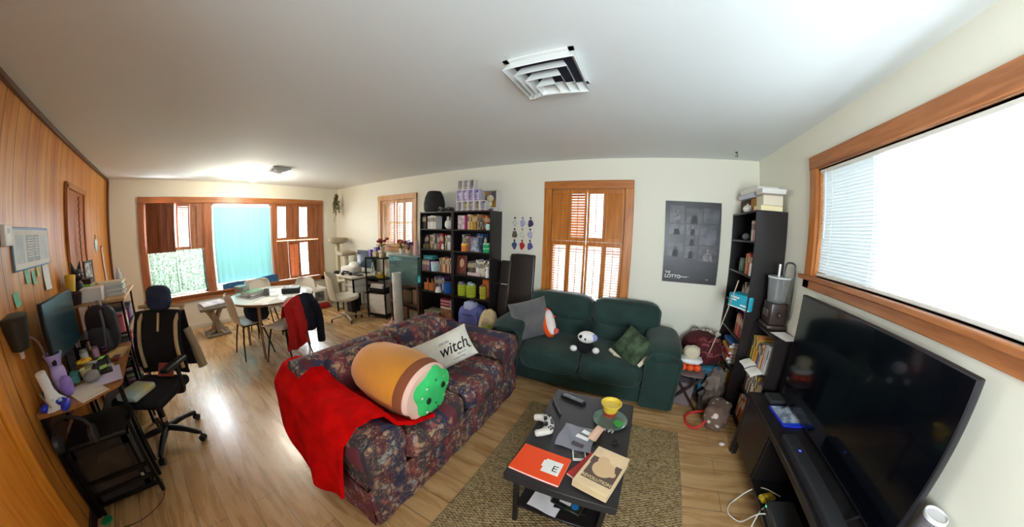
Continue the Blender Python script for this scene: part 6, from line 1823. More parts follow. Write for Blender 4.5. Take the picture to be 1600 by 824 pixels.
sx_(['pink', 'white', 'red', 'cream'], 2.70, TL[5], 6, 'on top shelf of tall corner bookcase', 'books on the corner case top shelf')
bs_ = MB().box(-0.06, -0.06, 0, 0.06, 0.06, 0.07, 0.004)
tag(MB().ball((0, 0, 0.035), 0.036, (1.2, 1.3, .95), 14, 10).build('grey_stone', M('grey_stone_m', (104, 106, 108), 0.7), None, (TSX + 0.06, 2.90, TL[5] + e)), 'smooth grey stone on top shelf of tall corner bookcase', 'stone')
sx_(['red', 'orange', 'maroon', 'tan'], 2.78, TL[4], 9, 'on second shelf of tall corner bookcase', 'books on the corner case second shelf')
jr = thing('glass_jar', 'clear glass jar with lid on second shelf of tall corner bookcase', 'jar', (TSX + 0.07, 2.93, TL[4] + e))
MB().lathe([(0, 0), (0.042, 0), (0.045, 0.005), (0.045, 0.10), (0.036, 0.115), (0.034, 0.115), (0.041, 0.10), (0.041, 0.008), (0, 0.008)], 22).build('jar_body', gls, jr)
MB().lathe([(0, 0.115), (0.04, 0.115), (0.04, 0.13), (0, 0.13)], 22).build('jar_lid', M('pewter', (120, 120, 120), 0.4, 0.7), jr)
wj = MB().lathe([(0, 0), (0.036, 0), (0.038, 0.005), (0.038, 0.105), (0, 0.11)], 20)
tag(wj.build('white_tub', white_plastic, None, (TSX + 0.012 + 0.03, 2.60, TL[4] + e)), 'white tub at near end of second shelf, tall corner bookcase', 'tub')
sx_(['cream', 'tan', 'grey', 'brown'], 2.86, TL[3], 12, 'on third shelf of tall corner bookcase', 'books on the corner case third shelf', .17, .22, TSX + 0.06)
tlb = thing('teal_tissue_box', 'bright teal box with white lettering jutting from tall corner bookcase', 'box', (TSX + 0.035, 2.66, TL[3] + e), R(30))
MB().box(-0.09, -0.13, 0, 0.05, 0.13, 0.125, 0.006).build('carton', M('teal_carton', (34, 164, 190), 0.45), tlb)
MB().box(-0.0915, -0.125, 0.002, -0.089, 0.125, 0.012).build('white_band', paper, tlb)
for k, (y, z, w_, h_) in enumerate(((0.05, 0.086, 0.10, 0.014), (0.065, 0.064, 0.07, 0.012), (-0.06, 0.03, 0.08, 0.012))):
    MB().box(-0.0912, y - w_ / 2, z, -0.0895, y + w_ / 2, z + h_).build('white_lettering', paper, tlb)
sx_(['red', 'orange', 'brown', 'navy'], 2.80, TL[2], 11, 'on fourth shelf of tall corner bookcase', 'books on the corner case fourth shelf', .17, .22)
for k in range(7):
    c = ('white', 'orange', 'red', 'pink', 'yellow', 'maroon', 'blue')[k]
    book('book', '%s book lying flat, %s from bottom in stack on fifth shelf of tall bookcase' % (c, ORD[k]), (TSX + 0.10, 2.86, TL[1] + e + k * 0.0305), R(0 + (3, -6, 5, -2, 8, -5, 3)[k]), 0.19, 0.24, 0.03, M('book_' + c, PAL[c], 0.55), 'flat stack on the corner case fifth shelf')
sx_(['red', 'yellow', 'cream', 'black'], 3.10, TL[0], 14, 'on bottom shelf of tall corner bookcase', 'books on the corner case bottom shelf', .2, .26)
# on top of the tall bookcase
CZ = 1.8605
dk_ = MB().box(-0.08, -0.13, 0, 0.08, 0.13, 0.13, 0.005)
tag(dk_.build('dark_carton', M('umber_card', (70, 52, 38), 0.7, var=0.15), None, (TSX + 0.15, 3.02, CZ)), 'dark umber carton at rear on top of corner bookcase', 'box')
tnc = MB().box(-0.08, -0.09, 0, 0.08, 0.09, 0.13, 0.005)
tag(tnc.build('tan_carton', M('kraft_card', (174, 122, 56), 0.7, var=0.1), None, (TSX + 0.15, 2.77, CZ)), 'kraft tan carton mid top of corner bookcase', 'box')
pth = thing('white_teapot', 'small white teapot in front of cartons on corner bookcase', 'teapot', (TSX + 0.04, 2.86, CZ), R(180))
MB().lathe([(0, 0), (0.025, 0), (0.042, 0.02), (0.045, 0.04), (0.03, 0.062), (0.012, 0.068), (0.008, 0.08), (0, 0.084)], 20).build('pot_body', M('white_glaze', (220, 216, 208), 0.35), pth)
MB().tube([(0.0, 0.035, 0.03), (0, 0.06, 0.045), (0, 0.07, 0.062)], [0.011, 0.008, 0.006], 8).build('spout', M('white_glaze', (220, 216, 208), 0.35), pth)
MB().tube([(0, -0.035, 0.05), (0, -0.062, 0.05), (0, -0.062, 0.022), (0, -0.038, 0.018)], 0.005, 8, smooth=2).build('handle', M('white_glaze', (220, 216, 208), 0.35), pth)
ivb = MB().box(-0.10, -0.085, 0, 0.10, 0.085, 0.045, 0.004)
tag(ivb.build('ivory_box', M('ivory_card', (226, 212, 168), 0.6), None, (TSX + 0.14, 2.615, CZ)), 'flat ivory box at near end on corner bookcase', 'box')
ivb = MB().box(-0.09, -0.08, 0, 0.09, 0.08, 0.085, 0.004)
tag(ivb.build('white_carton', M('eggshell_card', (218, 208, 186), 0.6), None, (TSX + 0.15, 2.61, CZ + 0.046)), 'eggshell carton stacked on flat ivory box', 'box')
for k, (y, w_, d_, rz, lb, c, z) in enumerate(((2.90, 0.20, 0.36, 4, 'lower left white board game box on corner bookcase top stack', (196, 196, 210), 0.1315), (2.69 - 0.02, 0.20, 0.30, -6, 'lower right white board game box on corner bookcase top stack', (214, 210, 204), 0.1325), (2.82, 0.20, 0.40, 3, 'uppermost white board game box on corner bookcase top stack', (222, 220, 214), 0.175))):
    q = thing('board_game', lb, 'board game', (TSX + 0.13, y, CZ + z - (0.0 if k < 2 else 0.0)), R(rz))
    if k == 1: q.location = (TSX + 0.13, 2.545 + 0.0, CZ + 0.1325)
    if k == 1: d_ = 0.20
    MB().box(-w_ / 2, -d_ / 2, 0, w_ / 2, d_ / 2, 0.025, 0.003).build('tray', M('game_w%d' % k, c, 0.5), q)
    MB().box(-w_ / 2 - 0.002, -d_ / 2 - 0.002, 0.012, w_ / 2 + 0.002, d_ / 2 + 0.002, 0.042, 0.003).build('box_lid', M('game_w%d' % k, c, 0.5), q)
# low bookcase contents
LL = (0.06, 0.34, 0.62)
LX = 1.075
standing([('yellow', .03, .2), ('green', .022, .2), ('yellow', .03, .21), ('orange', .03, .215), ('yellow', .028, .2), ('brown', .03, .19), ('blue', .02, .17), ('tan', .024, .19), ('cream', .02, .2), ('orange', .02, .19)], LX + 0.01, 2.47, LL[2] + e, (0, -1, 0), N_, 0.15, 'on top shelf of low bookcase', 'bright books on the low bookcase top shelf')
standing([('white', .012, .22), ('grey', .012, .23), ('white', .012, .225), ('grey', .012, .23), ('white', .014, .225)], LX + 0.005, 2.185, LL[2] + e, (0, -1, 0), N_, 0.16, 'among spiral pads at near end of low bookcase top shelf', 'spiral pads on the low bookcase')
standing(row(['cream', 'cream', 'maroon', 'purple', 'yellow', 'brown', 'white'], 14, .19, .235, .02, .032), LX + 0.02, 2.46, LL[1] + e, (0, -1, 0), N_, 0.15, 'on middle shelf of low bookcase', 'books on the low bookcase middle shelf')
standing(row(['red', 'orange', 'cream', 'green', 'white'], 14, .19, .24, .02, .032), LX + 0.02, 2.46, LL[0] + e, (0, -1, 0), N_, 0.15, 'on bottom shelf of low bookcase', 'books on the low bookcase bottom shelf')
for k, (y, z, lb) in enumerate(((2.36, LL[2], 'white paper sheet jutting from upper shelf of low bookcase, far side'), (2.20, LL[2], 'white paper sheet jutting from upper shelf of low bookcase, near side'))):
    sh_ = MB().sheet(lambda u, v: (-0.10 * u, (v - .5) * 0.15, -0.035 * u * u + 0.004 * math.sin(v * 5)), 6, 5, 0.001)
    tag(sh_.build('jutting_sheet', paper, None, (LX + 0.012, y, z + 0.0012)), lb, 'paper')
pp = MB().box(-0.07, -0.10, 0, 0.07, 0.10, 0.001)
tag(pp.build('paper_sheet', paper, None, (1.19, 2.14, 0.9305), (0, 0, R(12))), 'printed white sheet on top of low bookcase near television', 'paper')
# drink dispenser / cold brewer on the low bookcase
jd = thing('brew_tower', 'dark brown coffee machine with clear tank on low bookcase', 'coffee machine', (1.175, 2.375, 0.9305), R(0))
jm = M('dark_brown_plastic', (54, 42, 38), 0.35, var=0.15)
MB().box(-0.085, -0.10, 0, 0.085, 0.10, 0.035, 0.01, seg=2).build('drip_base', jm, jd)
MB().box(-0.07, -0.085, 0.035, 0.075, 0.085, 0.21, 0.015, seg=2).build('brewer_body', jm, jd)
MB().box(-0.085, -0.05, 0.09, -0.068, 0.05, 0.15, 0.006).build('brewer_panel', M('brown_panel', (78, 62, 54), 0.3), jd)
MB().lathe([(0.068, 0.21), (0.075, 0.21), (0.092, 0.40), (0.086, 0.40), (0.07, 0.222), (0, 0.222), (0, 0.21)], 28).build('clear_tank', M('tank_acrylic', (226, 230, 230), 0.06, trans=0.85), jd)
MB().lathe([(0.085, 0.40), (0.095, 0.40), (0.095, 0.412), (0.085, 0.412)], 28).build('tank_rim', M('tank_rim', (190, 194, 194), 0.2), jd)
MB().tube([(0.02, -0.03, 0.22), (0.02, -0.03, 0.50), (0.03, -0.05, 0.53), (0.06, -0.09, 0.53), (0.075, -0.105, 0.50), (0.075, -0.105, 0.10)], 0.008, 10, smooth=2).build('bent_pipe', M('grey_tube', (74, 74, 76), 0.3, 0.5), jd)
MB().cyl((-0.01, 0.0, 0.23), (-0.01, 0.0, 0.51), 0.013, seg=14).build('plunger', M('steel_rod', (180, 180, 180), 0.25, 0.8), jd)
for s in (-1, 1): MB().ball((0.0, s * 0.10, 0.12), 0.022, (.8, .8, 1.2), 12, 8).build('side_knob', jm, jd)

# folding stool with bag of oranges
fsn = thing('folding_stool', 'small folding stool with dark crossed legs beside green loveseat', 'stool', (0.60, 2.62, 0), R(-16))
dw = M('espresso_wood', (44, 24, 22), 0.45)
for y in (-0.10, 0.10):
    MB().box(-0.012, -0.009, -0.235, 0.012, 0.009, 0.235, 0.003, T(0, y, 0.178, 0, R(40))).build('leg', dw, fsn)
    MB().box(-0.012, -0.009, -0.235, 0.012, 0.009, 0.235, 0.003, T(0, y * 0.8, 0.178, 0, R(-40))).build('leg', dw, fsn)
for x in (-0.15, 0.15): MB().cyl((x, -0.11, 0.355), (x, 0.11, 0.355), 0.009, seg=10).build('top_rail', dw, fsn)
MB().sheet(lambda u, v: ((u - .5) * 0.31, (v - .5) * 0.22, 0.365 - 0.02 * math.sin(u * PI)), 12, 6, 0.006).build('sling_seat', M('taupe_canvas', (128, 114, 112), 0.9), fsn)
gbx = MB().box(-0.085, -0.065, 0, 0.085, 0.065, 0.24, 0.006)
gbo = thing('grey_fabric_bin', 'taupe fabric bin on floor beneath folding stool', 'bin', (0.605, 2.625, 0), R(-16))
gbx.build('bin_body', M('taupe_felt', (120, 106, 108), 0.9, bump=0.3), gbo)
MB().tube([(-0.03, -0.066, 0.19), (-0.025, -0.074, 0.165), (0.025, -0.074, 0.165), (0.03, -0.066, 0.19)], 0.006, 6).build('bin_handle', M('taupe_felt', (120, 106, 108), 0.9), gbo)
og_ = thing('orange_bag', 'clear white bag of oranges on folding stool', 'bag of fruit', (0.60, 2.62, 0.366))
om = M('orange_peel', (232, 84, 30), 0.5, bump=0.2, bs=300)
for (x, y, z) in ((-0.07, -0.045, 0.04), (0.0, -0.05, 0.042), (0.07, -0.04, 0.04), (-0.035, 0.03, 0.042), (0.04, 0.03, 0.042)): MB().ball((x, y, z), 0.037, (1, 1, .95), 14, 10).build('orange', om, og_)
mb = MB()
puff(mb, -0.11, -0.08, 0.075, 0.11, 0.08, 0.13, 0.7, 0.15)
mb.build('white_film', M('white_film', (222, 220, 216), 0.4), og_)
mb = MB()
puff(mb, -0.085, -0.05, 0.11, 0.075, 0.06, 0.24, 0.85, 0.12)
mb.build('cream_pouch', M('cream_cloth', (204, 194, 166), 0.85), og_)

# heap in the corner: basket of yarn blanket, bags
bsk = thing('laundry_basket', 'oval hamper overflowing with maroon yarn blanket in right corner', 'hamper', (0.765, 2.945, 0), R(-10))
mb = MB()
mb.lathe([(0, 0), (0.13, 0), (0.15, 0.02), (0.19, 0.36), (0.195, 0.37), (0.183, 0.37), (0.142, 0.03), (0, 0.02)], 28)
mb.build('basket_body', M('blue_grey_fabric', (86, 104, 122), 0.8, rgb2=(52, 60, 76), vs=10, bump=0.3), bsk)
yarn = M('maroon_yarn', (92, 28, 34), 0.95, rgb2=(58, 14, 20), vs=30, bump=0.6, bs=70)
mb = MB()
puff(mb, -0.22, -0.20, 0.30, 0.20, 0.16, 0.64, 0.8, 0.15)
ya = mb.build('yarn_blanket', yarn, bsk)
mb = MB()
rngq = random.Random(4)
for k in range(46):
    a, b = rngq.uniform(0, 6.28), rngq.uniform(-0.1, 1.0)
    p = Vector((0.20 * math.cos(a) * math.cos(b), -0.02 + 0.18 * math.sin(a) * math.cos(b), 0.47 + 0.17 * math.sin(b)))
    tdir = Vector((-math.sin(a), math.cos(a), 0)) * 0.035
    mb.tube([p - tdir, p + Vector((0, 0, 0.012)) + (p - Vector((0, 0, .45))).normalized() * 0.008, p + tdir], 0.012, 6, smooth=1)
mb.build('yarn_loops', M('rose_yarn', (150, 78, 84), 0.95, rgb2=(90, 26, 32), vs=20), ya)
hl = MB()
for k in range(9):
    a = 0.4 + k * 0.25
    hl.ball((0.16 * math.cos(a), 0.12 * math.sin(a) - 0.02, 0.635 + 0.01 * math.sin(k * 2)), 0.022, (1, 1, .8), 10, 7)
hl.build('pompom_trim', M('cream_black_trim', (206, 198, 184), 0.9, rgb2=(50, 44, 44), vs=18), ya)
tq = thing('teal_scarf', 'crumpled teal scarf lying across front of maroon hamper', 'scarf', (0.82, 2.70, 0.31), R(8))
mb = MB()
puff(mb, -0.11, -0.05, 0, 0.13, 0.06, 0.07, 0.8, 0.3)
mb.build('scarf_fold', M('teal_wool', (44, 112, 138), 0.9, var=0.35, vs=14), tq)
MB().tube([(-0.05, -0.02, 0.03), (-0.08, -0.04, -0.06), (-0.075, -0.03, -0.12), (-0.06, -0.01, -0.18)], [0.025, 0.028, 0.024, 0.016], 10, smooth=2).build('scarf_tail', M('teal_wool', (52, 138, 166), 0.9, var=0.25, vs=9), tq)
gbn = thing('grey_tote', 'dull brown grey cloth bag slumped before maroon hamper', 'bag', (0.875, 2.60, 0), R(60))
mb = MB()
puff(mb, -0.15, -0.10, 0.0, 0.14, 0.10, 0.25, 0.7, 0.35)
mb.build('bag_body', M('brown_grey_cloth', (104, 92, 82), 0.9, rgb2=(60, 52, 46), vs=8, bump=0.2), gbn)
mb = MB()
puff(mb, -0.13, -0.08, 0.19, 0.15, 0.09, 0.38, 0.75, 0.4)
mb.build('bag_top', M('taupe_cloth', (118, 106, 98), 0.9, var=0.15), gbn)
dbg = thing('dotted_bag', 'taupe bag with white polka dots lying by television bench', 'bag', (0.89, 2.345, 0), R(-24))
dotm = NT('polka_cloth')
_v = dotm.n('TexVoronoi', {'Vector': dotm.mapped((1, 1, 1)), 'Scale': 13, 'Randomness': 0.7})
dotm = dotm.done(dotm.mix(dotm.ramp(_v.outputs['Distance'], [(0.27, (255, 255, 255)), (0.32, (0, 0, 0))]), (106, 84, 72), (206, 192, 184)), 0.9)
mb = MB()
puff(mb, -0.105, -0.20, 0.0, 0.105, 0.15, 0.22, 0.65, 0.18)
mb.build('bag_body', dotm, dbg)
MB().tube([(-0.06, -0.17, 0.10), (-0.10, -0.24, 0.03), (-0.20, -0.22, 0.012), (-0.27, -0.10, 0.012), (-0.22, 0.02, 0.012), (-0.11, 0.05, 0.05)], 0.012, 8, smooth=2).build('red_strap', M('red_webbing', (196, 44, 40), 0.7), dbg)
wd_ = MB().tube([(0.90, 2.585, 1.255), (0.785, 2.745, 0.47)], 0.006, 8)
tag(wd_.build('toy_wand', M('pale_wooden_rod', (176, 160, 140), 0.6)), 'thin pale rod leaning from corner bookcase to maroon hamper', 'rod')
# ================================================================== work desk along the wood wall
honey = wood_mat('honey_desk_wood', (140, 88, 38), (176, 118, 58), 'x', 5, 0.4)
dk = thing('desk', 'honey wood computer desk with black steel frame along panelled wall', 'desk', (-2.72, -0.725, 0))
DZ = 0.75
MB().prism([(-0.52, -0.24), (0.52, -0.24), (0.52, -0.06), (0.49, 0.02), (0.36, 0.22), (0.32, 0.24), (-0.52, 0.24)], DZ - 0.028, DZ).build('desk_top', honey, dk)
for x, y in ((-0.48, -0.225), (-0.48, 0.215), (0.49, -0.225), (0.30, 0.215)): MB().box(x - 0.014, y - 0.014, 0, x + 0.014, y + 0.014, DZ - 0.028, 0.002).build('leg', black_metal, dk)
ms = thing('metal_stand', 'low black metal stand holding file crate under near end of desk', 'stand', (-2.72, -0.725, 0))
for x, y in ((0.49, -0.19), (0.49, 0.225), (0.10, -0.19), (0.10, 0.19)): MB().box(x - 0.013, y - 0.013, 0, x + 0.013, y + 0.013, 0.56 if y > 0.2 else 0.50, 0.002).build('post', black_metal, ms)
for z in (0.075, 0.15, 0.235): MB().box(0.478, -0.19, z - 0.012, 0.502, 0.225, z + 0.012, 0.002).build('side_rail', black_metal, ms)
MB().box(0.10, 0.180, 0.47, 0.49, 0.20, 0.49).build('top_rail', black_metal, ms)
MB().box(-0.48, -0.235, 0.50, 0.49, -0.225, 0.66).build('modesty_panel', wood_mat('panel_dark_wood', (70, 40, 22), (100, 60, 34), 'x', 5), dk)
MB().box(0.10, -0.19, 0.064, 0.478, 0.19, 0.074).build('foot_shelf', black_metal, ms)
DT2 = DZ + 0.0006
# crate on the foot shelf
cr_ = thing('black_crate', 'black file crate with smoky front under near end of desk', 'crate', (-2.425, -0.735, 0.0745))
bp2 = M('scuffed_black_plastic', (26, 25, 25), 0.5, var=0.3, vs=8)
mb = MB().box(-0.19, -0.19, 0, 0.19, 0.19, 0.012, 0.003)
for (a, b, c, d) in ((-.19, -.19, .19, -.178), (-.19, .178, .19, .19), (-.19, -.19, -.178, .19)): mb.box(a, b, 0.01, c, d, 0.40, 0.003)
for (y0, y1, z0, z1) in ((-.19, -.145, 0, .40), (.145, .19, 0, .40), (-.19, .19, 0, .06), (-.19, .19, .335, .40)): mb.box(0.178, y0, z0, 0.19, y1, z1, 0.003)
mb.build('crate_shell', bp2, cr_)
MB().box(0.180, -0.15, 0.055, 0.186, 0.15, 0.34).build('front_window', M('smoky_brown_window', (62, 52, 44), 0.3, rgb2=(40, 34, 30), vs=9), cr_)
MB().box(-0.195, -0.195, 0.401, 0.195, 0.195, 0.43, 0.012, seg=2).build('crate_lid', bp2, cr_)
MB().box(0.19, 0.155, 0.07, 0.196, 0.175, 0.11, 0.002).build('latch', M('pale_latch', (170, 166, 160), 0.4), cr_)
# monitor
mn = thing('monitor', 'flat dark computer monitor angled on honey wood desk', 'monitor', (-2.69, -0.83, DT2), R(176))
MB().box(-0.275, -0.012, 0.17, 0.275, 0.018, 0.53, 0.006).build('housing', black_plastic, mn)
MB().box(-0.268, -0.0135, 0.185, 0.268, -0.012, 0.522).build('screen', M('screen_teal_reflection', (28, 54, 62), 0.22), mn)  # teal reflection of the far window put into the black screen's colour
MB().box(-0.025, 0.012, 0.01, 0.025, 0.03, 0.30, 0.004).build('stand_neck', black_plastic, mn)
MB().box(-0.11, -0.07, 0, 0.11, 0.08, 0.012, 0.004).build('stand_base', black_plastic, mn)
# lamp
ld = thing('desk_lamp', 'black cone shade gooseneck lamp clamped at near end of desk', 'lamp', (-2.28, -0.93, DT2))
nk = M('pinkish_gooseneck', (176, 146, 136), 0.35, 0.3)
MB().tube([(-0.16, 0.03, 0.012), (-0.20, 0.03, 0.16), (-0.17, 0.02, 0.33), (-0.05, 0.0, 0.39), (0.03, -0.005, 0.40)], 0.007, 10, smooth=3).build('gooseneck', nk, ld)
MB().cyl((-0.16, 0.03, 0), (-0.16, 0.03, 0.014), 0.045, seg=22).build('lamp_base', nk, ld)
shd = MB().lathe([(0.075, 0.0), (0.078, 0.002), (0.046, 0.17), (0.040, 0.172), (0.0, 0.172), (0.0, 0.168), (0.042, 0.166), (0.072, 0.004)], 26, m=T(0.05, -0.005, 0.515, R(180), R(6)))
shd.build('lamp_shade', M('dark_olive_shade', (40, 40, 34), 0.45), ld)
MB().cyl((0.05, -0.005, 0.335), (0.048, -0.005, 0.30), 0.014, 0.012, 12).build('lamp_tip', M('warm_bulb_cap', (196, 170, 150), 0.4), ld)
# white flared stand
ws = thing('white_flared_stand', 'white flared plastic stand at near corner of desk under black shade', 'stand', (-2.26, -0.86, DT2), R(20))
MB().lathe([(0.0, 0.0), (0.075, 0.0), (0.07, 0.012), (0.042, 0.05), (0.030, 0.09), (0.030, 0.20), (0.024, 0.205), (0, 0.205)], 24, m=T(0, 0, 0, R(7), 0)).build('stand_body', white_plastic, ws)
MB().cyl((0.05, -0.03, 0.012), (0.12, -0.06, 0.13), 0.0028, seg=6).build('thin_stick', M('thin_tan_stick', (180, 140, 96), 0.6), ws)
# headphones on the desk end and blue controller
hd_ = thing('headset', 'black over-ear headset hanging from near end of desk', 'headphones', (-2.172, -0.80, 0.78), R(90))
MB().tube([(0.105 * math.cos(t), 0.0, 0.02 + 0.10 * math.sin(t) * 1.0) for t in [i * PI / 12 for i in range(13)]], 0.012, 10).build('headband', black_plastic, hd_)
for s in (-1, 1):
    MB().lathe([(0, 0), (0.050, 0), (0.056, 0.012), (0.050, 0.035), (0, 0.04)], 22, m=T(s * 0.10, 0, -0.01, 0, R(90 * -s), 0) @ T(0, 0, -0.02)).build('ear_cup', M('headset_grey', (46, 42, 42), 0.4), hd_)
MB().tube([(0.10, -0.02, -0.05), (0.09, -0.05, -0.12), (0.06, -0.055, -0.15)], 0.004, 6, smooth=2).build('microphone_arm', black_plastic, hd_)
hd_.location = (-2.150, -0.80, 0.70)
hkk = MB().box(-2.199, -0.81, 0.70, -2.135, -0.79, 0.708).box(-2.141, -0.81, 0.70, -2.135, -0.79, 0.72).box(-2.199, -0.81, 0.70, -2.193, -0.79, 0.722)
hko = hkk.build('hook_bracket', black_metal)
hko.location = Vector((2.72, 0.725, 0))
hko.parent = dk
hd_.location = (-2.150, -0.80, 0.592)
bl_ = thing('game_controller', 'bright blue game controller at near left corner of desk', 'game controller', (-2.235, -0.83, DT2), R(70))
bm_ = M('royal_blue_plastic', (28, 50, 190), 0.35)
mb = MB().ball((0, 0, 0.026), 0.046, (0.95, 0.62, 0.45), 18, 10, None, 0, 0.7)
for s in (-1, 1): mb.tube([(s * 0.050, 0, 0.024), (s * 0.066, -0.04, 0.02), (s * 0.07, -0.075, 0.018)], [0.023, 0.021, 0.014], 12, smooth=1)
mb.build('shell', bm_, bl_)
for s in (-1, 1): MB().cyl((s * 0.024, -0.018, 0.04), (s * 0.024, -0.018, 0.056), 0.011, 0.012, 14).build('thumbstick', M('pale_blue_stick', (190, 206, 226), 0.4), bl_)
# clutter on the desk
lil = thing('lilac_pouch', 'lilac drawstring pouch standing on desk near white flared stand', 'pouch', (-2.46, -0.86, DT2), R(10))
lm = M('lilac_satin', (176, 156, 206), 0.6, var=0.15, vs=9)
mb = MB()
puff(mb, -0.07, -0.045, 0, 0.07, 0.045, 0.17, 0.7, 0.08)
mb.build('pouch_body', lm, lil)
MB().lathe([(0.03, 0.14), (0.045, 0.20), (0.06, 0.235), (0.052, 0.235), (0.038, 0.20), (0.022, 0.145)], 16).build('pouch_frill', lm, lil)
lc_ = thing('lilac_candle', 'second smaller lilac pouch in front of drawstring pouch', 'pouch', (-2.36, -0.80, DT2))
mb = MB()
puff(mb, -0.035, -0.035, 0, 0.035, 0.035, 0.12, 0.75, 0.08)
mb.build('pouch_body', M('violet_satin', (150, 120, 196), 0.6, var=0.15), lc_)
cl2 = MB().ball((0, 0, 0.035), 0.055, (1.2, 0.95, 0.62), 18, 12, None, 0.12)
tag(cl2.build('grey_plush_ball', M('pale_grey_fleece', (150, 146, 138), 0.9, bump=0.3), None, (-2.50, -0.68, DT2)), 'pale grey fluffy lump beside papers on desk', 'plush')
for k, (x, y, rz, lb, c) in enumerate(((-2.36, -0.70, 34, 'cream sheet nearest the desk corner', (226, 216, 200)), (-2.52, -0.585, 10, 'lilac tinted sheet farther along desk edge', (206, 196, 220)))):
    pq = MB().sheet(lambda u, v: ((u - .5) * 0.28, (v - .5) * 0.18, 0.003 + k * 0.004 + 0.004 * math.sin(u * 5 + k)), 10, 6, 0.001)
    tag(pq.build('paper_sheet', M('desk_paper_%d' % k, c, 0.8), None, (x, y, DT2), (0, 0, R(rz))), lb, 'paper')
tv_ = thing('kraft_envelope', 'tan kraft envelope lying at far front edge of desk', 'envelope', (-2.98, -0.575, DT2), R(-14))
MB().box(-0.12, -0.08, 0, 0.12, 0.08, 0.012, 0.002).build('envelope_body', M('kraft_paper', (206, 170, 104), 0.7, var=0.08), tv_)
MB().prism([(-0.12, 0.08), (0.12, 0.08), (0.0, 0.0)], 0.012, 0.0135).build('flap', M('kraft_paper', (206, 170, 104), 0.7), tv_)
kb = thing('keyboard', 'black keyboard with green sticky notes on honey wood desk', 'keyboard', (-2.74, -0.655, DT2), R(12))
MB().box(-0.19, -0.065, 0, 0.19, 0.065, 0.02, 0.005).build('keyboard_base', black_plastic, kb)
mb = MB()
for i in range(15):
    for j in range(5): mb.box(-0.182 + i * 0.0245, -0.055 + j * 0.0225, 0.019, -0.161 + i * 0.0245, -0.036 + j * 0.0225, 0.0255, 0.002)
mb.build('keys', M('key_dark', (44, 44, 52), 0.5), kb)
gst = M('lime_note', (166, 226, 96), 0.7)
for k, (x, y, z, rx, lb) in enumerate(((-2.64, -0.625, DT2 + 0.0262, 10, 'lime sticky note on near end of black keyboard'), (-2.86, -0.67, DT2 + 0.0262, -14, 'lime sticky note on far end of black keyboard'))):
    q = MB().sheet(lambda u, v: ((u - .5) * 0.075, (v - .5) * 0.05, 0.003 + 0.006 * v * v), 6, 6, 0.001)
    tag(q.build('sticky_note', gst, None, (x, y, z), (0, 0, R(rx))), lb, 'sticky note')
yfl = thing('yellow_flower_pot', 'yellow cloth flower in small cream pot on desk before monitor', 'flower pot', (-2.60, -0.735, DT2))
MB().lathe([(0, 0), (0.03, 0), (0.04, 0.06), (0.034, 0.06), (0.028, 0.008), (0, 0.008)], 18).build('pot', M('cream_clay', (220, 206, 150), 0.6), yfl)
MB().cyl((0, 0, 0.01), (0, 0.01, 0.10), 0.004, seg=8).build('stem', M('green_wire', (90, 130, 60), 0.6), yfl)
pet = MB()
for k in range(8): pet.ball((0, 0, 0), 0.022, (1.3, .7, .35), 10, 7, T(0, 0.01, 0.11) @ Matrix.Rotation(k * PI / 4, 4, 'Z') @ Matrix.Translation((0.028, 0, 0)))
pet.build('petals', M('sunny_yellow', (236, 190, 40), 0.7), yfl)
MB().ball((0, 0.01, 0.116), 0.018, (1, 1, .7), 12, 8).build('flower_centre', M('amber_felt', (214, 140, 30), 0.8), yfl)
for k, (x, y, r_, h_, c, lb) in enumerate(((-2.92, -0.80, .03, .10, (206, 206, 190), 'white cup among clutter right of monitor'), (-2.52, -0.90, .022, .12, (90, 120, 90), 'green bottle at rear of desk left of monitor'), (-2.46, -0.90, .026, .06, (120, 90, 140), 'violet jar at rear of desk left of monitor'), (-2.99, -0.73, .026, .09, (196, 150, 170), 'pink jar right of keyboard on desk'), (-2.34, -0.93, .02, .07, (60, 140, 150), 'teal tub at wall corner of desk'))):
    q = thing('desk_jar', lb, 'jar', (x, y, DT2))
    MB().lathe([(0, 0), (r_, 0), (r_ * 1.05, h_ * .1), (r_ * 1.05, h_ * .8), (0, h_ * .8)], 18).build('jar_body', M('djar_%d' % k, c, 0.4), q)
    MB().lathe([(0, h_ * .8), (r_ * .9, h_ * .8), (r_ * .9, h_), (0, h_)], 18).build('jar_lid', M('djarlid_%d' % k, tuple(int(v * .7) for v in c), 0.4), q)
for k, (x, y, s_, c, lb) in enumerate(((-2.66, -0.585, (.05, .035, .03), (196, 190, 176), 'pale soap-like block at front of keyboard'), (-2.84, -0.56, (.09, .06, .02), (150, 70, 60), 'small red box left of kraft envelope'), (-2.56, -0.80, (.05, .05, .07), (88, 160, 150), 'sea green cube behind grey fluffy lump'), (-2.66, -0.93, (.07, .04, .10), (190, 180, 150), 'cream box against wall behind monitor foot'), (-2.90, -0.90, (.06, .05, .13), (60, 60, 74), 'dark upright box right of monitor'), (-3.02, -0.93, (.05, .05, .09), (206, 130, 70), 'orange box at wall right of monitor'), (-2.80, -0.73, (.07, .04, .035), (230, 226, 220), 'white small box behind keyboard'))):
    q = thing('trinket_box', lb, 'box', (x, y, DT2), R(17 * k - 30))
    MB().box(-s_[0] / 2, -s_[1] / 2, 0, s_[0] / 2, s_[1] / 2, s_[2] * .7, 0.003).build('box_body', M('trk_%d' % k, c, 0.5, var=0.15, vs=30), q)
    MB().box(-s_[0] / 2 - .001, -s_[1] / 2 - .001, s_[2] * .7, s_[0] / 2 + .001, s_[1] / 2 + .001, s_[2], 0.003).build('box_lid', M('trkl_%d' % k, tuple(int(v * .85) for v in c), 0.5), q)
pkc = MB().tube([(0.03 * math.cos(t * 1.3) + 0.01 * t / 6, 0.025 * math.sin(t * 1.3), 0.012 + 0.006 * t) for t in range(12)], 0.006, 8, smooth=2)
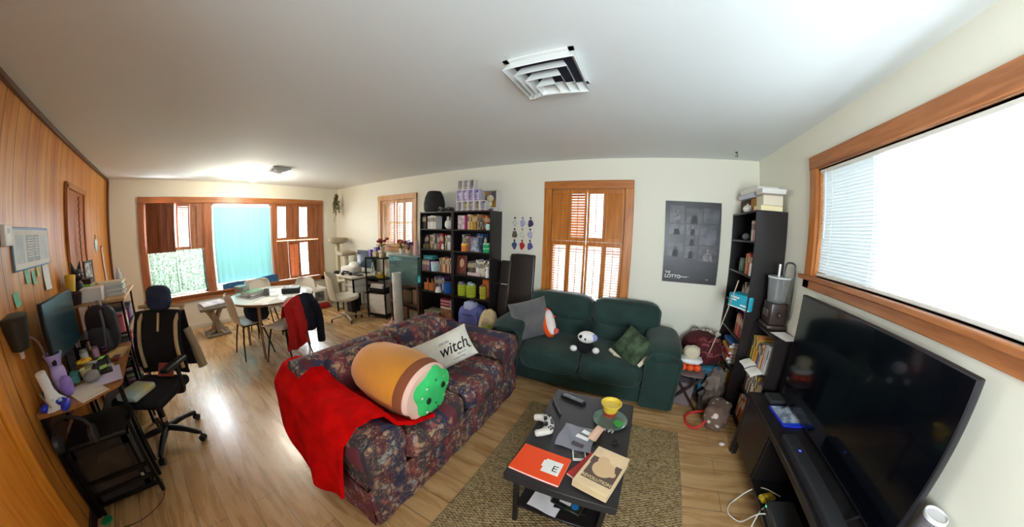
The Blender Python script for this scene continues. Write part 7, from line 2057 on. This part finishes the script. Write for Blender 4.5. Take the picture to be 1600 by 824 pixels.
tag(pkc.build('looped_cord', M('purple_cord_m', (110, 60, 110), 0.6), None, (-3.02, -0.66, DT2)), 'coiled purple cord in front of black backpack on desk', 'cord')
sts = thing('desk_organizer', 'dark desk organiser with pens by wall end of desk', 'organizer', (-3.10, -0.86, DT2))
mb = MB()
for (a, b, c, d) in ((-.06, -.05, .06, -.044), (-.06, .044, .06, .05), (-.06, -.05, -.054, .05), (.054, -.05, .06, .05)): mb.box(a, b, 0, c, d, 0.09)
mb.box(-.06, -.05, 0, .06, .05, .005).build('organizer_body', black_plastic, sts)
for k in range(6):
    c = ((200, 60, 60), (60, 90, 180), (220, 190, 60), (90, 160, 90), (220, 220, 214), (160, 90, 170))[k]
    MB().cyl((-0.04 + k * 0.016, -0.02 + 0.008 * (k % 3), 0.006), (-0.045 + k * 0.018, -0.03 + 0.014 * (k % 3), 0.17), 0.004, seg=8).build('pen', M('pen_%d' % k, c, 0.4), sts)
# dark backpack between desk and rack
db_ = thing('black_backpack', 'black backpack slumped on far end of honey wood desk', 'backpack', (-3.13, -0.66, DT2), R(70))
bkm = M('charcoal_nylon', (34, 33, 40), 0.6, var=0.25, vs=7, bump=0.2, bs=90)
mb = MB()
puff(mb, -0.13, -0.06, 0, 0.13, 0.07, 0.36, 0.6, 0.08)
mb.build('main_body', bkm, db_)
mb = MB()
puff(mb, -0.10, -0.10, 0.02, 0.10, -0.03, 0.20, 0.55)
mb.build('front_pocket', M('graphite_nylon', (58, 58, 64), 0.6), db_)
MB().tube([(0.05, -0.07, 0.33), (0.09, -0.12, 0.22), (0.06, -0.12, 0.06)], 0.012, 8, smooth=2).build('strap', M('grey_strap', (84, 82, 86), 0.7), db_)
MB().tube([(-0.03, 0, 0.35), (-0.02, 0, 0.39), (0.02, 0, 0.39), (0.03, 0, 0.35)], 0.008, 8, smooth=2).build('top_handle', M('pale_strap', (150, 146, 160), 0.6), db_)

# ------------------------------------------------------------------ shelf rack past the desk
rk2 = thing('wire_rack', 'open shelf rack with wooden top and black posts past desk on panelled wall', 'rack', (-3.70, -0.715, 0))
for x in (-0.36, 0.36):
    for y in (-0.235, 0.215): MB().cyl((x, y, 0), (x, y, 1.10), 0.011, seg=12).build('post', M('dark_brown_post', (46, 30, 28), 0.4, 0.4), rk2)
MB().box(-0.40, -0.25, 1.085, 0.40, 0.245, 1.11, 0.004).build('wooden_top', wood_mat('pale_rack_wood', (176, 134, 84), (206, 166, 116), 'x', 5, 0.5), rk2)
for z in (0.15, 0.50, 0.80): MB().box(-0.36, -0.235, z, 0.36, 0.215, z + 0.014, 0.003).build('shelf', black_metal, rk2)
RZ = 1.1105
for k in range(7):
    c = ('white', 'grey', 'cream', 'white', 'teal', 'white', 'cream')[k]
    book('magazine', '%s magazine, %s from bottom in pile on wooden rack top' % (c, ORD[k]), (-3.60, -0.64, RZ + 0.0165 * k), R((4, -6, 9, 0, -4, 6, -2)[k]), 0.22, 0.30, 0.016, M('book_' + c, PAL[c], 0.55), 'magazine pile on the wooden rack')
wbx = MB().box(-0.07, -0.09, 0, 0.07, 0.09, 0.11, 0.004)
tag(wbx.build('white_carton', M('chalk_card', (216, 212, 206), 0.6), None, (-3.385, -0.74, RZ)), 'white carton at near edge of wooden rack top', 'box')
ctp = thing('black_cat_figure', 'black cat ornament with pointed ears on wooden rack top', 'ornament', (-3.52, -0.885, RZ), R(150))
bkf = M('matte_black_figure', (28, 26, 30), 0.6)
MB().ball((0, 0, 0.09), 0.065, (0.9, 0.8, 1.35), 16, 12).build('body', bkf, ctp)
h_ = MB().ball((0, -0.01, 0.21), 0.055, (1.1, 0.95, 0.9), 16, 12).build('head', bkf, ctp)
for s in (-1, 1):
    MB().cyl((s * 0.035, -0.01, 0.245), (s * 0.055, -0.01, 0.325), 0.022, 0.002, 10).build('ear', bkf, h_)
    MB().ball((s * 0.022, -0.058, 0.215), 0.008, (1, .5, 1), 8, 6).build('eye', M('pale_eye', (180, 170, 190), 0.4), h_)
yc_ = thing('yellow_cup', 'mustard yellow tumbler tipped on dark tray, wooden rack top', 'cup', (-3.345, -0.90, RZ), 0)
MB().lathe([(0, 0), (0.034, 0), (0.045, 0.13), (0.041, 0.13), (0.031, 0.006), (0, 0.006)], 22, m=T(0, 0, 0.10, 0, R(-14))).build('tumbler', M('mustard_plastic', (220, 178, 40), 0.4), yc_)
MB().lathe([(0, 0.0), (0.08, 0.0), (0.095, 0.09), (0.09, 0.095), (0, 0.088)], 22).build('dark_bowl', M('plum_plastic', (54, 34, 36), 0.4), yc_)
for k, (x, y, rz, c, lb) in enumerate(((-3.45, -0.80, 10, (150, 206, 80), 'lime note propped before black cat on rack top'), (-3.47, -0.72, -10, (230, 190, 130), 'peach paper strip curling over rack edge'))):
    q = MB().sheet(lambda u, v: ((u - .5) * (0.07 if k == 0 else 0.04), 0.02 * math.sin(v * 2.5), v * 0.13), 5, 8, 0.001)
    tag(q.build('propped_note', M('note_%d' % k, c, 0.7), None, (x, y, RZ), (0, 0, R(rz + 60))), lb, 'note')
pfx = thing('photo_frame', 'small white patterned photo frame at rear of wooden rack top', 'picture frame', (-3.92, -0.86, RZ), R(165))
mb = MB()
for (a, b, c, d) in ((-.09, 0, -.07, .30), (.07, 0, .09, .30), (-.09, 0, .09, .02), (-.09, .28, .09, .30)): mb.box(a, -0.008, b, c, 0.008, d, 0.003)
mb.build('frame', M('frame_grey', (70, 66, 66), 0.5), pfx)
MB().box(-0.07, -0.003, 0.02, 0.07, 0.003, 0.28).build('print', M('bw_print', (206, 200, 196), 0.5, rgb2=(60, 56, 56), vs=18), pfx)
dkb2 = MB().box(-0.08, -0.06, 0, 0.08, 0.06, 0.15, 0.004)
tag(dkb2.build('umber_box', M('umber_box_m', (60, 36, 30), 0.6), None, (-3.80, -0.87, RZ)), 'dark umber box before the photo frame on rack top', 'box')
wbt = MB().lathe([(0, 0), (0.03, 0), (0.032, 0.01), (0.03, 0.14), (0.014, 0.17), (0.012, 0.20), (0, 0.20)], 16)
tag(wbt.build('clear_bottle', M('milky_bottle', (200, 206, 212), 0.3), None, (-3.93, -0.58, RZ)), 'milky plastic bottle at far corner of wooden rack top', 'bottle')
rngd = random.Random(12)
kinds = [('pink', (206, 110, 120)), ('moss', (110, 130, 80)), ('white', (206, 204, 200)), ('slate', (90, 96, 110)), ('coral', (214, 96, 84)), ('tan', (170, 140, 104)), ('violet', (120, 90, 140)), ('grey', (140, 140, 136))]
for lv, z in enumerate((0.8145, 0.5145, 0.1645)):
    for k in range(8):
        n, c = kinds[(k + lv * 3) % 8]
        x = -3.37 - 0.088 * k
        hh = rngd.uniform(0.10, 0.22)
        q = thing('rack_carton', '%s %s carton, %s from desk end on %s shelf of wooden rack' % ('tall' if hh > .16 else 'short', n, ORD[k], ('upper', 'middle', 'lowest')[lv]), 'box', (x, -0.62 + rngd.uniform(-.03, .03), z + 0.0005), R(rngd.uniform(-8, 8)), 'cartons and tubs on the wooden rack')
        MB().box(-0.036, -0.09, 0, 0.036, 0.09, hh * 0.85, 0.004).build('carton_body', M('rackc_%s' % n, c, 0.6, var=0.2, vs=14), q)
        MB().box(-0.037, -0.091, hh * .85, 0.037, 0.091, hh, 0.003).build('carton_lid', M('rackl_%s' % n, tuple(int(v * .75) for v in c), 0.6), q)

# ------------------------------------------------------------------ office chair
oc = thing('office_chair', 'black mesh office chair with armrests facing the camera by desk', 'office chair', (-2.80, -0.37, 0), R(54))
MB().cyl((0, 0, 0.10), (0, 0, 0.40), 0.028, seg=16).build('gas_column', black_plastic, oc)
MB().cyl((0, 0, 0.19), (0, 0, 0.23), 0.034, seg=16).build('silver_collar', chrome, oc)
for k in range(5):
    a = R(0) + k * 2 * PI / 5
    c_, s_ = math.cos(a), math.sin(a)
    lgk = MB().tube([(0.02 * c_, 0.02 * s_, 0.125), (0.16 * c_, 0.16 * s_, 0.115), (0.31 * c_, 0.31 * s_, 0.075)], [0.026, 0.022, 0.016], 10, smooth=1).build('base_leg', black_plastic, oc)
    mb = MB()
    for q in (-0.014, 0.014): mb.cyl((0.31 * c_ - q * s_ - .008 * s_, 0.31 * s_ + q * c_ + .008 * c_, 0.028), (0.31 * c_ - q * s_ + .008 * s_, 0.31 * s_ + q * c_ - .008 * c_, 0.028), 0.028, seg=16)
    mb.cyl((0.31 * c_, 0.31 * s_, 0.03), (0.31 * c_, 0.31 * s_, 0.075), 0.009, seg=8)
    mb.build('caster', black_plastic, lgk)
fab = M('black_chair_fabric', (24, 24, 30), 0.85, bump=0.2, bs=400)
mb = MB()
mb.cushion(-0.235, -0.24, 0.42, 0.235, 0.22, 0.495, r=0.035, puff=0.012, n=5)
mb.build('seat', fab, oc)
MB().box(-0.16, -0.15, 0.40, 0.16, 0.15, 0.42, 0.01).build('seat_plate', black_plastic, oc)
MB().sheet(lambda u, v: ((u - .5) * (0.46 - 0.10 * v * v), 0.25 + 0.10 * v + 0.035 * math.cos((u - .5) * PI) - 0.035 + 0.05 * math.sin(v * PI) * -1, 0.50 + 0.49 * v), 14, 18, 0.022).build('backrest', M('black_mesh', (28, 28, 34), 0.8, bump=0.5, bs=500), oc)
MB().tube([(0, 0.10, 0.41), (0, 0.26, 0.42), (0, 0.30, 0.55), (0, 0.315, 0.74)], [0.022, 0.024, 0.022, 0.016], 10, smooth=2).build('back_spine', black_plastic, oc)
mb = MB()
puff(mb, -0.12, -0.045, -0.095, 0.12, 0.045, 0.11, 0.6, m=T(0.0, 0.345, 1.09, R(-8)))
mb.build('headrest', M('navy_velvet', (38, 50, 78), 0.7, var=0.15), oc)
for s in (-1, 1):
    MB().tube([(s * 0.20, 0.05, 0.42), (s * 0.27, 0.05, 0.43), (s * 0.28, 0.04, 0.52), (s * 0.275, 0.03, 0.66)], 0.018, 10, smooth=2).build('arm_post', black_plastic, oc)
    MB().box(s * 0.275 - 0.04, -0.13, 0.655, s * 0.275 + 0.04, 0.15, 0.69, 0.014, seg=3).build('armrest', black_plastic, oc)
gcp = thing('hooded_coat', 'black coat with tan trim hung over office chair back', 'coat', oc.location, R(54))
tanm = M('tan_twill', (196, 168, 124), 0.8)
blm = M('black_wool', (22, 22, 26), 0.9, var=0.2, vs=6)


def coat(u0, u1):
    def fn(u, v):
        x = (u0 + (u1 - u0) * u)
        if v < 0.55:
            t = 1 - v / 0.55
            y, z = 0.225 + 0.10 * (1 - t) - 0.045 * math.sin((1 - t) * PI) - 0.035 * (1 - math.cos(x * 4)), 0.56 + 0.45 * (1 - t)
        else:
            t = (v - 0.55) / 0.45
            y, z = 0.36 + 0.03 * t, 1.01 - 0.50 * t
        return (x * (1 + 0.12 * abs(v - 0.5)), y - 0.006 + 0.012 * math.sin(x * 30) * abs(v - .5), z + 0.05 * (0.23 ** 2 - x * x) * 4 * (1 if abs(v - .5) < .1 else 0))
    return fn


MB().sheet(coat(-0.235, 0.235), 24, 30, 0.01).build('coat_body', blm, gcp, angle=70)
tr_ = MB()
fn = coat(-0.235, 0.235)
for u in (0.14, 0.93): tr_.tube([Vector(fn(u, v)) + Vector((0, -0.016 if v < .5 else 0.016, 0.0)) for v in [i / 18 for i in range(0, 19)]], 0.017, 8)
tr_.tube([Vector(fn(u, 0.55)) + Vector((0, 0, 0.012)) for u in [i / 12 for i in range(13)]], 0.016, 8)
tr_.tube([Vector(fn(0.55, 0.50)) + Vector((0, -0.02, 0.01)), Vector(fn(0.56, 0.42)) + Vector((0, -0.022, 0)), Vector(fn(0.55, 0.36)) + Vector((0, -0.022, 0))], 0.011, 8)
tr_.build('tan_trim', tanm, gcp)
MB().tube([(0.24, 0.33, 0.84), (0.27, 0.35, 0.68), (0.30, 0.35, 0.50)], [0.035, 0.04, 0.045], 10, smooth=2).build('tan_sleeve', M('olive_tan_twill', (150, 134, 104), 0.8), gcp)
rbk = thing('red_book', 'red notebook leaning on office chair seat against its back', 'notebook', (-2.87, -0.24, 0.507), R(54))
mmr = T(0, 0, 0, R(58), 0, 0)
MB().box(-0.075, 0, 0.002, 0.075, 0.11, 0.016, 0.002, mmr).build('cover', M('brick_red_cover', (170, 74, 70), 0.5), rbk)
MB().box(-0.073, 0.002, 0.0, 0.073, 0.108, 0.0035, 0, mmr).build('pages', paper, rbk)
lsc = thing('pastel_cushion', 'pale aqua and yellow folded cloth on office chair seat near desk', 'cloth', (-2.69, -0.47, 0.507), R(50))
mb = MB()
mb.cushion(-0.10, -0.12, 0, 0.10, 0.12, 0.05, r=0.02, puff=0.012, n=4)
mb.build('folded_cloth', M('pastel_cotton', (176, 196, 196), 0.85, rgb2=(206, 190, 120), vs=4), lsc)

# ------------------------------------------------------------------ on the wood wall
yw = Y0 + 0.0015
cal = thing('wall_calendar', 'blue edged white planner board on wood panelled wall', 'calendar', (-2.80, yw, 1.585), 0)
MB().box(-0.335, 0, -0.125, 0.335, 0.012, 0.12, 0.003).build('board', M('board_blue', (84, 120, 160), 0.45), cal)
MB().box(-0.315, 0.012, -0.115, 0.325, 0.014, 0.105).build('white_sheet', paper, cal)
for k, (a, b, c) in enumerate(((-0.285, -0.15, (196, 202, 206)), (-0.12, -0.01, (150, 158, 166)), (0.005, 0.12, (160, 168, 172)), (0.16, 0.29, (186, 194, 198)))):
    q = MB().box(a, 0.014, -0.085, b, 0.0148, 0.075).build('planner_column', M('plan_%d' % k, c, 0.6, var=0.08, vs=30), cal)
    mb = MB()
    if k in (1, 2):
        for j in range(8): mb.box(a + 0.015, 0.0148, 0.055 - j * 0.016, b - 0.03 + 0.012 * (j % 3), 0.0154, 0.061 - j * 0.016)
        mb.build('written_lines', M('plan_line_%d' % k, (226, 226, 226), 0.6), q)
th = thing('thermostat', 'small white wall thermostat beside planner board', 'thermostat', (-2.395, yw, 1.66), 0)
MB().box(-0.055, 0, -0.055, 0.055, 0.028, 0.055, 0.006, seg=2).build('case', white_plastic, th)
MB().box(-0.012, 0.028, 0.008, 0.018, 0.0295, 0.035).build('display', M('display_grey', (96, 84, 96), 0.3), th)
for k, (x, z, w_, h_, rz, c, lb) in enumerate(((-2.44, 1.32, .075, .075, 8, (110, 190, 150), 'green sticky note lowest on wood wall'), (-2.66, 1.42, .07, .085, 4, (140, 200, 170), 'mint sticky note left of pair under planner board'), (-2.775, 1.40, .06, .08, -4, (130, 190, 160), 'mint sticky note right of pair under planner board'), (-2.86, 1.44, .045, .085, 0, (170, 206, 120), 'lime strip note beside white sheet on wood wall'))):
    q = MB().sheet(lambda u, v: ((u - .5) * w_, 0.0015 + 0.008 * (1 - v) ** 2, (v - .5) * h_), 6, 6, 0.0008)
    tag(q.build('sticky_note', M('wall_note_%d' % k, c, 0.75), None, (x, yw, z), (0, R(rz), 0)), lb, 'sticky note')
q = MB().sheet(lambda u, v: ((u - .5) * 0.13, 0.0015 + 0.012 * (1 - v) ** 2, (v - .5) * 0.19), 6, 8, 0.0008)
tag(q.build('white_sheet', paper, None, (-3.03, yw, 1.385), (0, R(-3), 0)), 'white sheet pinned on wood wall above monitor', 'paper')
dsk = MB().lathe([(0, 0), (0.075, 0), (0.08, 0.006), (0.072, 0.012), (0, 0.01)], 26, m=T(0, 0, 0, R(-90)))
dso = thing('blue_disc', 'pale blue round plaque with ribbon on wood wall past brown door', 'plaque', (-4.98, yw, 1.53))
dsk.build('disc', M('pale_blue_disc', (140, 176, 206), 0.5, rgb2=(206, 210, 206), vs=20), dso)
MB().tube([(-0.03, 0.008, 0.06), (0.0, 0.008, 0.14), (0.03, 0.008, 0.06)], 0.006, 6, smooth=1).build('ribbon', M('cream_ribbon', (222, 206, 170), 0.8), dso)
psx = thing('pink_pennant', 'pale pink cloth strip hanging on wood wall by far corner', 'pennant', (-5.32, yw + 0.002, 1.50))
MB().sheet(lambda u, v: ((u - .5) * 0.11 - 0.10 * v, 0.008 + 0.006 * math.sin(u * 7), -0.45 * v), 8, 14, 0.003).build('cloth_strip', M('pale_pink_strip', (214, 180, 164), 0.85), psx)
MB().ball((0, 0.006, 0.0), 0.012, (1, .6, 1), 10, 8).build('pin', M('maroon_pin', (110, 40, 40), 0.5), psx)
gr_ = MB().lathe([(0, 0), (0.036, 0), (0.038, 0.004), (0.036, 0.012), (0, 0.014)], 22)
tag(gr_.build('green_disc', M('emerald_lid', (24, 130, 76), 0.5), None, (-2.165, -0.90, 0.0)), 'round green disc on floor by near leg of desk', 'disc')
cbl = MB().tube([(-2.205, -0.47, 0.10), (-2.16, -0.49, 0.01), (-2.08, -0.56, 0.006), (-2.02, -0.68, 0.006), (-2.04, -0.80, 0.006)], 0.0028, 6, smooth=3)
tag(cbl.build('thin_cable', M('brown_cable', (60, 44, 34), 0.5)), 'thin dark cable curving over floor by desk leg', 'cable')
